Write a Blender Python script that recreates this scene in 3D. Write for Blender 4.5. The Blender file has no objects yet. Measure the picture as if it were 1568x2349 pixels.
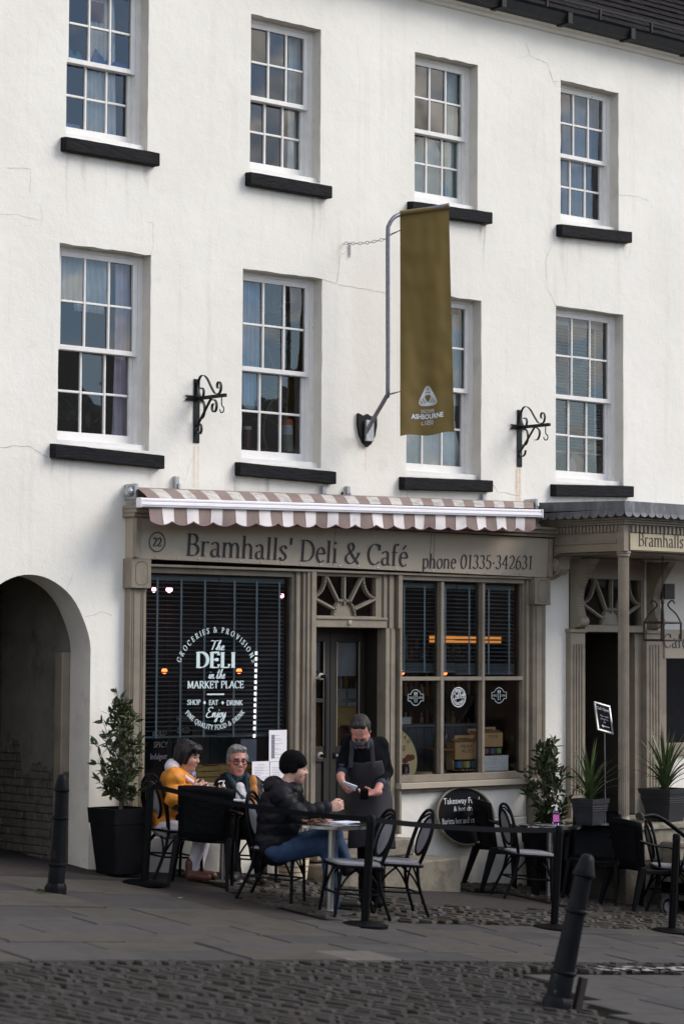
import bpy, bmesh, math, random
import numpy as np
from mathutils import Vector, Matrix, Euler, noise

# ------------------------------------------------------------------ camera
S = bpy.context.scene
col = S.collection
PI = math.pi
FPX = 5553.0                      # focal length in pixels of a 1568 px wide picture (85 mm on a 24 mm wide frame)
_vx = np.array([6516.0, 362.0, FPX]); AX = _vx / np.linalg.norm(_vx)
_Y = FPX * AX[2] / (AX[1] - .006 * AX[0])
_u = np.array([.006 * _Y, -_Y, FPX]); AU = _u / np.linalg.norm(_u)
AY = np.cross(AU, AX)
RW = np.stack([AX, AY, AU])       # world axes as rows (right, down, forward)
CAM = np.array([-15.45977, -18.04458, 2.09191])
cd = bpy.data.cameras.new('camera'); cam = bpy.data.objects.new('camera', cd); col.objects.link(cam)
mw = Matrix.Identity(4)
for i in range(3):
    mw[i][0] = RW[i][0]; mw[i][1] = -RW[i][1]; mw[i][2] = -RW[i][2]; mw[i][3] = CAM[i]
cam.matrix_world = mw
cd.sensor_fit = 'HORIZONTAL'; cd.sensor_width = 24.0; cd.lens = 24.0 * FPX / 1568.0
cd.clip_start = .1; cd.clip_end = 3000
cd.dof.use_dof = True; cd.dof.focus_distance = 23.3; cd.dof.aperture_fstop = 2.0; cd.dof.aperture_blades = 9
S.camera = cam

# ------------------------------------------------------------------ sky, sun, exposure
world = bpy.data.worlds.new('World'); S.world = world; world.use_nodes = True
wt = world.node_tree; wt.nodes.clear()
SUN_EL, SUN_AZ = math.radians(38), math.radians(132)     # azimuth from +Y towards +X
sky = wt.nodes.new('ShaderNodeTexSky'); sky.sky_type = 'NISHITA'; sky.sun_disc = False
sky.sun_elevation = SUN_EL; sky.sun_rotation = SUN_AZ; sky.air_density = 1.0; sky.dust_density = .3; sky.ozone_density = 3.0
tc = wt.nodes.new('ShaderNodeTexCoord')
sep = wt.nodes.new('ShaderNodeSeparateXYZ'); wt.links.new(tc.outputs['Generated'], sep.inputs[0])
zz = wt.nodes.new('ShaderNodeMath'); zz.operation = 'ADD'; zz.inputs[1].default_value = .22; wt.links.new(sep.outputs[2], zz.inputs[0])
dv = wt.nodes.new('ShaderNodeVectorMath'); dv.operation = 'DIVIDE'; wt.links.new(tc.outputs['Generated'], dv.inputs[0])
cb = wt.nodes.new('ShaderNodeCombineXYZ')
for k in range(3): wt.links.new(zz.outputs[0], cb.inputs[k])
wt.links.new(cb.outputs[0], dv.inputs[1])
nz = wt.nodes.new('ShaderNodeTexNoise'); nz.inputs['Scale'].default_value = 3.4; nz.inputs['Detail'].default_value = 9; nz.inputs['Roughness'].default_value = .55
wt.links.new(dv.outputs[0], nz.inputs['Vector'])
rp = wt.nodes.new('ShaderNodeValToRGB'); rp.color_ramp.elements[0].position = .47; rp.color_ramp.elements[1].position = .60
wt.links.new(nz.outputs['Fac'], rp.inputs[0])
nz2 = wt.nodes.new('ShaderNodeTexNoise'); nz2.inputs['Scale'].default_value = 5.0; nz2.inputs['Detail'].default_value = 5
wt.links.new(dv.outputs[0], nz2.inputs['Vector'])
rp2 = wt.nodes.new('ShaderNodeValToRGB'); rp2.color_ramp.elements[0].color = (4.2, 3.9, 3.6, 1); rp2.color_ramp.elements[1].color = (20, 18.2, 15.8, 1)
rp2.color_ramp.elements[0].position = .35; rp2.color_ramp.elements[1].position = .68
wt.links.new(nz2.outputs['Fac'], rp2.inputs[0])
mx = wt.nodes.new('ShaderNodeMix'); mx.data_type = 'RGBA'
wt.links.new(rp.outputs[0], mx.inputs[0]); wt.links.new(sky.outputs[0], mx.inputs[6]); wt.links.new(rp2.outputs[0], mx.inputs[7])
bg = wt.nodes.new('ShaderNodeBackground'); bg.inputs[1].default_value = .115
wt.links.new(mx.outputs[2], bg.inputs[0])
wo = wt.nodes.new('ShaderNodeOutputWorld'); wt.links.new(bg.outputs[0], wo.inputs[0])

sl = bpy.data.lights.new('sun', 'SUN'); sl.energy = 1.5; sl.angle = math.radians(30); sl.color = (1, .93, .83)
sun = bpy.data.objects.new('sun', sl); col.objects.link(sun); sun.location = (5, -20, 30)
sd = Vector((math.sin(SUN_AZ) * math.cos(SUN_EL), math.cos(SUN_AZ) * math.cos(SUN_EL), math.sin(SUN_EL)))
sun.rotation_euler = sd.to_track_quat('Z', 'Y').to_euler()

S.view_settings.view_transform = 'Standard'; S.view_settings.look = 'None'
S.view_settings.exposure = .80; S.view_settings.gamma = 1.0
S.render.engine = 'CYCLES'
S.cycles.use_denoising = True; S.cycles.max_bounces = 6; S.cycles.diffuse_bounces = 3; S.cycles.glossy_bounces = 3
S.cycles.transparent_max_bounces = 12; S.cycles.sample_clamp_indirect = 6.0

# ------------------------------------------------------------------ places
def W(u, v, y=0.0):
    """the point of the vertical plane at depth y that lies on the sight line u, v (survey of the front)"""
    r = RW @ np.array([(u - 784) / FPX, (v - 1174) / FPX, 1.0]); t = (y - CAM[1]) / r[1]
    return Vector(CAM + r * t)
G0, GA, GB = -.115, -.087, .08
def gz(x, y):
    """height of the falling market place"""
    return G0 + GA * 14 * math.tanh(x / 14) + GB * 12 * math.tanh(y / 12)
def G(u, v):
    r = RW @ np.array([(u - 784) / FPX, (v - 1174) / FPX, 1.0])
    t = (G0 + GA * CAM[0] + GB * CAM[1] - CAM[2]) / (r[2] - GA * r[0] - GB * r[1])
    p = CAM + r * t
    for _ in range(8):
        p = CAM + r * t; e = p[2] - gz(p[0], p[1])
        t -= e / (r[2] - GA * r[0] - GB * r[1])
    return Vector(p)

# ------------------------------------------------------------------ materials
MATS = {}
def lk(nt, a, b): nt.links.new(a, b)
def mat(name, c, rough=.6, var=.12, vs=6.0, bump=0.0, bs=60.0, metal=0.0, c2=None, m2=(.45, .62), s2=3.0, spec=.5, sheen=0, coat=0, bdist=.004, stretch=None, det=6):
    """principled material: base colour with noise wear, an optional second colour in patches, fine relief"""
    if name in MATS: return MATS[name]
    m = bpy.data.materials.new(name); m.use_nodes = True; nt = m.node_tree; N = nt.nodes
    b = N['Principled BSDF']; b.inputs['Roughness'].default_value = rough; b.inputs['Metallic'].default_value = metal
    b.inputs['Specular IOR Level'].default_value = spec
    if sheen: b.inputs['Sheen Weight'].default_value = sheen
    if coat: b.inputs['Coat Weight'].default_value = coat
    g = N.new('ShaderNodeNewGeometry'); vec = g.outputs['Position']
    if stretch:
        mp = N.new('ShaderNodeMapping'); mp.inputs['Scale'].default_value = stretch; lk(nt, vec, mp.inputs[0]); vec = mp.outputs[0]
    n = N.new('ShaderNodeTexNoise'); n.inputs['Scale'].default_value = vs; n.inputs['Detail'].default_value = det; lk(nt, vec, n.inputs['Vector'])
    r = N.new('ShaderNodeValToRGB'); r.color_ramp.elements[0].position = .3; r.color_ramp.elements[1].position = .7
    lo = [max(0, x * (1 - var)) for x in c]; hi = [min(1, x * (1 + var)) for x in c]
    r.color_ramp.elements[0].color = (*lo, 1); r.color_ramp.elements[1].color = (*hi, 1); lk(nt, n.outputs['Fac'], r.inputs[0])
    out = r.outputs[0]
    if c2:
        n2 = N.new('ShaderNodeTexNoise'); n2.inputs['Scale'].default_value = s2; n2.inputs['Detail'].default_value = 8; n2.inputs['Roughness'].default_value = .65; lk(nt, vec, n2.inputs['Vector'])
        r2 = N.new('ShaderNodeValToRGB'); r2.color_ramp.elements[0].position = m2[0]; r2.color_ramp.elements[1].position = m2[1]; lk(nt, n2.outputs['Fac'], r2.inputs[0])
        mxx = N.new('ShaderNodeMix'); mxx.data_type = 'RGBA'; lk(nt, r2.outputs[0], mxx.inputs[0]); lk(nt, out, mxx.inputs[6]); mxx.inputs[7].default_value = (*c2, 1); out = mxx.outputs[2]
    lk(nt, out, b.inputs['Base Color'])
    if bump:
        n3 = N.new('ShaderNodeTexNoise'); n3.inputs['Scale'].default_value = bs; n3.inputs['Detail'].default_value = 5; lk(nt, vec, n3.inputs['Vector'])
        bp = N.new('ShaderNodeBump'); bp.inputs['Strength'].default_value = bump; bp.inputs['Distance'].default_value = bdist; lk(nt, n3.outputs['Fac'], bp.inputs['Height']); lk(nt, bp.outputs[0], b.inputs['Normal'])
    MATS[name] = m; return m
def emit(name, c, st):
    if name in MATS: return MATS[name]
    m = bpy.data.materials.new(name); m.use_nodes = True; nt = m.node_tree
    b = nt.nodes['Principled BSDF']; b.inputs['Base Color'].default_value = (*c, 1); b.inputs['Emission Color'].default_value = (*c, 1); b.inputs['Emission Strength'].default_value = st
    MATS[name] = m; return m
def glass(name, tint=(.86, .90, .90), ior=1.62, wav=.06, ws=5.0, rough=0.0):
    if name in MATS: return MATS[name]
    m = bpy.data.materials.new(name); m.use_nodes = True; nt = m.node_tree; N = nt.nodes; N.remove(N['Principled BSDF'])
    t = N.new('ShaderNodeBsdfTransparent'); t.inputs[0].default_value = (*tint, 1)
    g = N.new('ShaderNodeBsdfGlossy'); g.inputs['Roughness'].default_value = rough; g.inputs['Color'].default_value = (.95, .97, 1, 1)
    f = N.new('ShaderNodeFresnel'); f.inputs[0].default_value = ior
    x = N.new('ShaderNodeMixShader'); lk(nt, f.outputs[0], x.inputs[0]); lk(nt, t.outputs[0], x.inputs[1]); lk(nt, g.outputs[0], x.inputs[2])
    ge = N.new('ShaderNodeNewGeometry')
    n = N.new('ShaderNodeTexNoise'); n.inputs['Scale'].default_value = ws; n.inputs['Detail'].default_value = 1; lk(nt, ge.outputs['Position'], n.inputs['Vector'])
    bp = N.new('ShaderNodeBump'); bp.inputs['Strength'].default_value = wav; bp.inputs['Distance'].default_value = .03; lk(nt, n.outputs['Fac'], bp.inputs['Height']); lk(nt, bp.outputs[0], g.inputs['Normal'])
    lk(nt, x.outputs[0], N['Material Output'].inputs[0]); MATS[name] = m; return m

# ------------------------------------------------------------------ objects
BASE = {}
def tag(o, label=None, cat=None, group=None, kind=None):
    if label: o['label'] = label
    if cat: o['category'] = cat
    if group: o['group'] = group
    if kind: o['kind'] = kind
    return o
def thing(name, label, cat, loc=(0, 0, 0), rz=0, group=None, kind=None):
    o = bpy.data.objects.new(name, None); col.objects.link(o); o.empty_display_size = .1
    o.location = loc; o.rotation_euler = (0, 0, rz); BASE[o.name] = Vector(loc)
    return tag(o, label, cat, group, kind)
def link_mesh(name, me, mats, parent=None, local=True):
    o = bpy.data.objects.new(name, me); col.objects.link(o)
    if mats is not None:
        for m in (mats if isinstance(mats, (list, tuple)) else [mats]):
            if len(me.materials) < (len(mats) if isinstance(mats, (list, tuple)) else 1): me.materials.append(m)
    if parent is not None:
        o.parent = parent
        if not local and parent.name in BASE: o.location = -BASE[parent.name]
    return o
def copy_tree(o, parent=None):
    c = o.copy(); col.objects.link(c); c.parent = parent
    for ch in list(o.children): copy_tree(ch, c)
    return c

class M:
    """collects shapes and links them as one mesh"""
    def __init__(s): s.bm = bmesh.new(); s.mi = 0
    def _f(s, vs):
        try:
            f = s.bm.faces.new(vs); f.material_index = s.mi; return f
        except ValueError: return None
    def v(s, p): return s.bm.verts.new(p)
    def quad(s, *ps): return s._f([s.v(p) for p in ps])
    def box(s, x0, x1, y0, y1, z0, z1, bev=0, mtx=None):
        P = [(x, y, z) for z in (z0, z1) for y in (y0, y1) for x in (x0, x1)]
        if mtx is not None: P = [mtx @ Vector(p) for p in P]
        V = [s.v(p) for p in P]
        F = [s._f([V[i] for i in q]) for q in ((0, 2, 3, 1), (4, 5, 7, 6), (0, 1, 5, 4), (2, 6, 7, 3), (0, 4, 6, 2), (1, 3, 7, 5))]
        if bev:
            ed = list({e for f in F if f for e in f.edges})
            bmesh.ops.bevel(s.bm, geom=ed, offset=bev, segments=1, affect='EDGES', profile=.5)
        return s
    def cbox(s, c, sx, sy, sz, rz=0, bev=0, rx=0, ry=0):
        m = Matrix.Translation(c) @ Euler((rx, ry, rz)).to_matrix().to_4x4()
        return s.box(-sx / 2, sx / 2, -sy / 2, sy / 2, -sz / 2, sz / 2, bev, m)
    def hexa(s, P):
        V = [s.v(p) for p in P]
        for q in ((0, 3, 2, 1), (4, 5, 6, 7), (0, 1, 5, 4), (1, 2, 6, 5), (2, 3, 7, 6), (3, 0, 4, 7)): s._f([V[i] for i in q])
        return s
    def prism(s, pts, d):
        """closed polygon pts (3-D) swept by the vector d"""
        d = Vector(d); a = [s.v(p) for p in pts]; b = [s.v(Vector(p) + d) for p in pts]; n = len(a)
        s._f(a[::-1]); s._f(b)
        for i in range(n): s._f([a[i], a[(i + 1) % n], b[(i + 1) % n], b[i]])
        return s
    def tube(s, pts, r, seg=8, cap=True, closed=False, flat=None):
        pts = [Vector(p) for p in pts]; n = len(pts); rr = r if isinstance(r, (list, tuple)) else [r] * n
        rings = []; up = Vector((0, 0, 1)); prev = None
        for i in range(n):
            if closed: t = pts[(i + 1) % n] - pts[i - 1]
            else: t = pts[min(i + 1, n - 1)] - pts[max(i - 1, 0)]
            if t.length < 1e-9: t = Vector((0, 0, 1))
            t.normalize()
            if prev is None:
                a = t.cross(up)
                if a.length < 1e-3: a = t.cross(Vector((0, 1, 0)))
                a.normalize()
            else:
                a = prev - t * prev.dot(t)
                if a.length < 1e-6: a = t.cross(up)
                a.normalize()
            prev = a; b = t.cross(a); ring = []
            for k in range(seg):
                th = 2 * PI * k / seg
                q = pts[i] + a * (math.cos(th) * rr[i]) + b * (math.sin(th) * rr[i] * (flat or 1)); ring.append(s.v(q))
            rings.append(ring)
        m = n if closed else n - 1
        for i in range(m):
            A, B = rings[i], rings[(i + 1) % n]
            for k in range(seg): s._f([A[k], A[(k + 1) % seg], B[(k + 1) % seg], B[k]])
        if cap and not closed: s._f(rings[0][::-1]); s._f(rings[-1])
        return s
    def lathe(s, prof, c=(0, 0, 0), seg=20, mtx=None, sx=1, sy=1):
        c = Vector(c); rings = []
        for (r, z) in prof:
            ring = []
            for k in range(seg):
                th = 2 * PI * k / seg; p = Vector((r * math.cos(th) * sx, r * math.sin(th) * sy, z))
                if mtx is not None: p = mtx @ p
                ring.append(s.v(p + c))
            rings.append(ring)
        for A, B in zip(rings, rings[1:]):
            for k in range(seg): s._f([A[k], A[(k + 1) % seg], B[(k + 1) % seg], B[k]])
        s._f(rings[0][::-1]); s._f(rings[-1]); return s
    def ball(s, c, rx, ry=None, rz=None, seg=12, rings=8, mtx=None):
        ry = ry or rx; rz = rz or rx; prof = []
        for i in range(rings + 1):
            a = -PI / 2 + PI * i / rings; prof.append((max(.02, math.cos(a)), math.sin(a)))
        c = Vector(c); R = []
        for (r, z) in prof:
            ring = []
            for k in range(seg):
                th = 2 * PI * k / seg; p = Vector((r * math.cos(th) * rx, r * math.sin(th) * ry, z * rz))
                if mtx is not None: p = mtx @ p
                ring.append(s.v(p + c))
            R.append(ring)
        for A, B in zip(R, R[1:]):
            for k in range(seg): s._f([A[k], A[(k + 1) % seg], B[(k + 1) % seg], B[k]])
        s._f(R[0][::-1]); s._f(R[-1]); return s
    def grid(s, fn, nu, nv):
        V = [[s.v(fn(i / nu, j / nv)) for i in range(nu + 1)] for j in range(nv + 1)]
        for j in range(nv):
            for i in range(nu): s._f([V[j][i], V[j][i + 1], V[j + 1][i + 1], V[j + 1][i]])
        return s
    def ribbon(s, pts, wds, nrm):
        """flat band along pts in the plane with normal nrm"""
        pts = [Vector(p) for p in pts]; nrm = Vector(nrm); L = []; Rr = []
        for i, p in enumerate(pts):
            t = (pts[min(i + 1, len(pts) - 1)] - pts[max(i - 1, 0)]).normalized(); b = nrm.cross(t).normalized()
            w = wds[i] if isinstance(wds, (list, tuple)) else wds
            L.append(s.v(p + b * w / 2)); Rr.append(s.v(p - b * w / 2))
        for i in range(len(pts) - 1): s._f([L[i], L[i + 1], Rr[i + 1], Rr[i]])
        return s
    def mesh(s, name, smooth=None, recalc=True):
        if recalc: bmesh.ops.recalc_face_normals(s.bm, faces=s.bm.faces)
        me = bpy.data.meshes.new(name); s.bm.to_mesh(me); s.bm.free()
        if smooth == 'all':
            for p in me.polygons: p.use_smooth = True
        elif smooth:
            me.set_sharp_from_angle(angle=math.radians(smooth))
            for p in me.polygons: p.use_smooth = True
        return me
    def make(s, name, mats, parent=None, smooth=None, local=False, recalc=True):
        me = s.mesh(name, smooth, recalc)
        return link_mesh(name, me, mats, parent, local)

def bend(pts, n=6):
    """smooth a control polygon into a curve (Catmull-Rom)"""
    P = [Vector(p) for p in pts]; P = [P[0] * 2 - P[1]] + P + [P[-1] * 2 - P[-2]]; out = []
    for i in range(1, len(P) - 2):
        for k in range(n):
            t = k / n; a, b, c, d = P[i - 1:i + 3]
            out.append(.5 * ((2 * b) + (c - a) * t + (2 * a - 5 * b + 4 * c - d) * t * t + (3 * b - a - 3 * c + d) * t ** 3))
    out.append(P[-2]); return out

def fill2d(outer, holes, y, to3=None):
    """triangulated sheet with holes: outlines are (x, z) lists, returned as mesh data in the plane y"""
    cu = bpy.data.curves.new('tmp', 'CURVE'); cu.dimensions = '2D'; cu.fill_mode = 'BOTH'
    for poly in [outer] + holes:
        sp = cu.splines.new('POLY'); sp.points.add(len(poly) - 1); sp.use_cyclic_u = True
        for i, p in enumerate(poly): sp.points[i].co = (p[0], p[1], 0, 1)
    ob = bpy.data.objects.new('tmp', cu); col.objects.link(ob)
    me = bpy.data.meshes.new_from_object(ob.evaluated_get(bpy.context.evaluated_depsgraph_get()))
    vs = [Vector((v.co.x, y, v.co.y)) for v in me.vertices]; fs = [list(p.vertices) for p in me.polygons]
    bpy.data.objects.remove(ob); bpy.data.curves.remove(cu); bpy.data.meshes.remove(me)
    return vs, fs
# ------------------------------------------------------------------ lettering: a drawn roman alphabet (pen strokes and serifs)
def _a(cx, cy, rx, ry, a0, a1, n=14):
    return [(cx + rx * math.cos(math.radians(a0 + (a1 - a0) * i / n)), cy + ry * math.sin(math.radians(a0 + (a1 - a0) * i / n))) for i in range(n + 1)]
def _c(*p): return [(q.x, q.y) for q in bend([(x, y, 0) for x, y in p], 5)]
XH = .68
def _glyphs():
    g = {}
    # name: (advance, strokes, serifs (x, y, half width))
    def st(x, y0=0, y1=1): return [(x, y0), (x, y1)]
    g['A'] = (.72, [[(.36, 1.0), (.06, 0)], [(.35, 1.0), (.64, 0)], [(.15, .35), (.54, .35)]], [(.06, 0, .09), (.64, 0, .11)])
    g['B'] = (.64, [st(.14), [(.12, .98), (.3, .98)] + _a(.3, .755, .2, .225, 90, -90) + [(.12, .53)], [(.3, .53)] + _a(.32, .275, .25, .255, 90, -90) + [(.12, .02)]], [(.12, 0, .1), (.12, 1, .1)])
    g['C'] = (.68, [_a(.38, .5, .32, .49, 42, 318, 22)], [])
    g['C'][1].append([(.62, .98), (.61, .70)])
    g['D'] = (.74, [st(.14), [(.12, .98), (.3, .98)] + _a(.3, .5, .37, .48, 90, -90, 20) + [(.12, .02)]], [(.12, 0, .1), (.12, 1, .1)])
    g['E'] = (.58, [st(.14), [(.12, .98), (.5, .98), (.51, .8)], [(.14, .52), (.42, .52)], [(.42, .62), (.42, .42)], [(.12, .02), (.5, .02), (.53, .22)]], [(.12, 0, .1), (.12, 1, .1)])
    g['F'] = (.54, [st(.14), [(.12, .98), (.5, .98), (.51, .8)], [(.14, .52), (.4, .52)], [(.4, .62), (.4, .42)]], [(.14, 0, .12), (.12, 1, .1)])
    g['G'] = (.74, [_a(.38, .5, .32, .49, 45, 320, 22), [(.62, .98), (.61, .72)], st(.63, .06, .42)], [(.62, .42, .11)])
    g['H'] = (.78, [st(.14), st(.64), [(.14, .52), (.64, .52)]], [(.14, 0, .12), (.14, 1, .12), (.64, 0, .12), (.64, 1, .12)])
    g['I'] = (.32, [st(.16)], [(.16, 0, .12), (.16, 1, .12)])
    g['K'] = (.70, [st(.14), [(.6, 1), (.16, .48)], [(.26, .58), (.62, 0)]], [(.14, 0, .12), (.14, 1, .12), (.58, 1, .1), (.63, 0, .1)])
    g['L'] = (.56, [st(.14), [(.12, .02), (.48, .02), (.52, .24)]], [(.14, 0, .12), (.14, 1, .12)])
    g['M'] = (.90, [[(.14, 0), (.16, 1)], [(.15, 1), (.44, .08)], [(.44, .08), (.73, 1)], st(.75)], [(.14, 0, .1), (.11, 1, .08), (.75, 0, .12), (.78, 1, .09)])
    g['N'] = (.78, [[(.14, 0), (.14, 1)], [(.13, 1), (.65, 0)], [(.65, 0), (.65, 1)]], [(.14, 0, .11), (.10, 1, .08), (.65, 1, .11)])
    g['O'] = (.78, [_a(.39, .5, .33, .49, 90, 450, 28)], [])
    g['P'] = (.60, [st(.14), [(.12, .98), (.3, .98)] + _a(.3, .72, .23, .26, 90, -90) + [(.14, .46)]], [(.14, 0, .12), (.12, 1, .1)])
    g['Q'] = (.78, [_a(.39, .5, .33, .49, 90, 450, 28), _c((.34, .06), (.5, -.1), (.74, -.22))], [])
    g['R'] = (.68, [st(.14), [(.12, .98), (.3, .98)] + _a(.3, .74, .22, .24, 90, -90) + [(.14, .5)], [(.32, .5), (.62, 0)]], [(.14, 0, .12), (.12, 1, .1), (.63, 0, .07)])
    g['S'] = (.54, [_c((.44, .8), (.38, .95), (.25, .99), (.11, .90), (.1, .74), (.22, .58), (.38, .44), (.45, .27), (.38, .06), (.24, .01), (.12, .07), (.07, .22)), [(.44, .98), (.44, .76)], [(.07, .02), (.07, .26)]], [])
    g['T'] = (.62, [st(.31), [(.04, .76), (.06, .98), (.56, .98), (.58, .76)]], [(.31, 0, .12)])
    g['U'] = (.74, [[(.14, 1), (.14, .32)] + _a(.37, .32, .23, .31, 180, 360) + [(.6, 1)]], [(.14, 1, .12), (.6, 1, .1)])
    g['V'] = (.70, [[(.08, 1), (.35, 0)], [(.62, 1), (.35, 0)]], [(.08, 1, .11), (.62, 1, .09)])
    g['Y'] = (.66, [[(.06, 1), (.32, .48)], [(.6, 1), (.33, .48)], [(.33, .5), (.33, 0)]], [(.06, 1, .1), (.6, 1, .09), (.33, 0, .12)])
    g['&'] = (.80, [_c((.72, .52), (.62, .30), (.45, .08), (.25, .01), (.08, .14), (.08, .34), (.22, .5), (.38, .64), (.43, .82), (.33, .97), (.2, .92), (.18, .75), (.3, .52), (.5, .24), (.7, .0))], [(.68, .54, .1)])
    g["'"] = (.22, [[(.12, 1.06), (.10, .74)]], [])
    g['·'] = (.30, [[(.15, .36), (.15, .5)]], [])
    g['.'] = (.24, [[(.12, .0), (.12, .12)]], [])
    g['-'] = (.4, [[(.06, .35), (.34, .35)]], [])
    g[' '] = (.30, [], [])
    x = XH
    g['a'] = (.52, [[(.08, .56)] + _a(.22, .5, .15, .16, 160, 0, 10) + [(.37, .08), (.48, .02)], _a(.22, .18, .145, .17, 70, 290, 12) + [(.37, .12)]], [])
    g['b'] = (.58, [st(.12, 0, 1.04), _a(.3, .33, .2, .34, 150, -150, 18)], [(.08, 1.03, .07)])
    g['c'] = (.48, [_a(.28, .33, .21, .34, 45, 315, 18)], [])
    g['d'] = (.58, [st(.44, 0, 1.04), _a(.27, .33, .2, .34, 30, 330, 18)], [(.40, 1.03, .07), (.48, 0, .07)])
    g['e'] = (.50, [[(.08, .40), (.44, .40)] + _a(.27, .38, .18, .30, 5, 180, 12) + _a(.28, .34, .195, .34, 180, 315, 10)], [])
    g['f'] = (.36, [[(.14, 0), (.14, .82)] + _a(.27, .82, .13, .22, 180, 50, 8), [(.02, .64), (.30, .64)]], [(.14, 0, .11)])
    g['g'] = (.52, [_a(.25, .36, .2, .31, 0, 360, 18), [(.44, .66), (.44, -.1)] + _a(.25, -.1, .19, .2, 0, -160, 10)], [])
    g['h'] = (.60, [st(.12, 0, 1.04), _a(.29, .42, .17, .25, 165, 0, 10) + [(.46, 0)]], [(.08, 1.03, .07), (.12, 0, .11), (.47, 0, .11)])
    g['i'] = (.30, [st(.14, 0, x), [(.14, .88), (.14, .99)]], [(.10, x, .07), (.14, 0, .11)])
    g['j'] = (.30, [[(.16, x), (.16, -.15), (.04, -.28)], [(.16, .88), (.16, .99)]], [(.12, x, .07)])
    g['k'] = (.56, [st(.12, 0, 1.04), [(.46, .66), (.14, .3)], [(.22, .4), (.5, 0)]], [(.08, 1.03, .07), (.12, 0, .1), (.5, 0, .08)])
    g['l'] = (.29, [st(.14, 0, 1.04)], [(.10, 1.03, .07), (.14, 0, .11)])
    g['m'] = (.90, [st(.12, 0, x), _a(.28, .42, .16, .25, 165, 0, 10) + [(.44, 0)], _a(.60, .42, .16, .25, 165, 0, 10) + [(.76, 0)]], [(.08, x, .07), (.12, 0, .1), (.44, 0, .1), (.77, 0, .1)])
    g['n'] = (.60, [st(.12, 0, x), _a(.29, .42, .17, .25, 165, 0, 10) + [(.46, 0)]], [(.08, x, .07), (.12, 0, .11), (.47, 0, .11)])
    g['o'] = (.54, [_a(.27, .33, .21, .34, 90, 450, 22)], [])
    g['p'] = (.58, [st(.13, -.32, x), _a(.3, .33, .2, .34, 150, -150, 18)], [(.09, x, .07), (.13, -.32, .11)])
    g['r'] = (.42, [st(.12, 0, x), _a(.28, .45, .16, .21, 165, 55, 8)], [(.08, x, .07), (.13, 0, .11)])
    g['s'] = (.44, [_c((.36, .54), (.28, .66), (.16, .65), (.08, .53), (.16, .40), (.29, .28), (.34, .15), (.25, .01), (.12, .03), (.06, .14))], [])
    g['t'] = (.36, [[(.14, .86), (.14, .16)] + _a(.24, .14, .1, .13, 180, 310, 6), [(.02, .64), (.32, .64)]], [])
    g['u'] = (.58, [[(.11, x), (.11, .22)] + _a(.27, .22, .16, .21, 180, 360, 10), st(.43, 0, x)], [(.07, x, .07), (.39, x, .07), (.47, 0, .07)])
    g['v'] = (.54, [[(.06, x), (.27, 0)], [(.48, x), (.27, 0)]], [(.06, x, .08), (.48, x, .07)])
    g['w'] = (.76, [[(.05, x), (.22, 0)], [(.38, x), (.22, 0)], [(.38, x), (.54, 0)], [(.7, x), (.54, 0)]], [(.05, x, .08), (.7, x, .07)])
    g['y'] = (.54, [[(.06, x), (.28, .02)], [(.48, x), (.22, -.2), (.06, -.28)]], [(.06, x, .08), (.48, x, .07)])
    g['é'] = (g['e'][0], g['e'][1] + [[(.2, .8), (.36, 1.02)]], [])
    g['0'] = (.60, [_a(.30, .5, .22, .49, 90, 450, 24)], [])
    g['1'] = (.44, [st(.24, 0, 1.0), [(.24, .98), (.1, .88)]], [(.24, 0, .14)])
    g['2'] = (.56, [_a(.27, .72, .19, .26, 165, -20, 12) + [(.3, .34), (.07, .04)], [(.07, .04), (.47, .04), (.5, .2)]], [])
    g['3'] = (.54, [_a(.24, .75, .17, .23, 150, -80, 12), _a(.24, .27, .21, .26, 85, -155, 14)], [])
    g['4'] = (.60, [st(.40, 0, 1.0), [(.40, .98), (.05, .32)], [(.05, .32), (.56, .32)]], [(.40, 0, .12)])
    g['5'] = (.54, [[(.45, .97), (.15, .97), (.12, .56)] + _a(.25, .3, .21, .3, 120, -150, 14)], [])
    g['6'] = (.56, [_a(.28, .3, .2, .3, 90, 450, 20), _c((.10, .34), (.13, .62), (.25, .86), (.42, .98))], [])
    return g
GLY = _glyphs()
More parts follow.
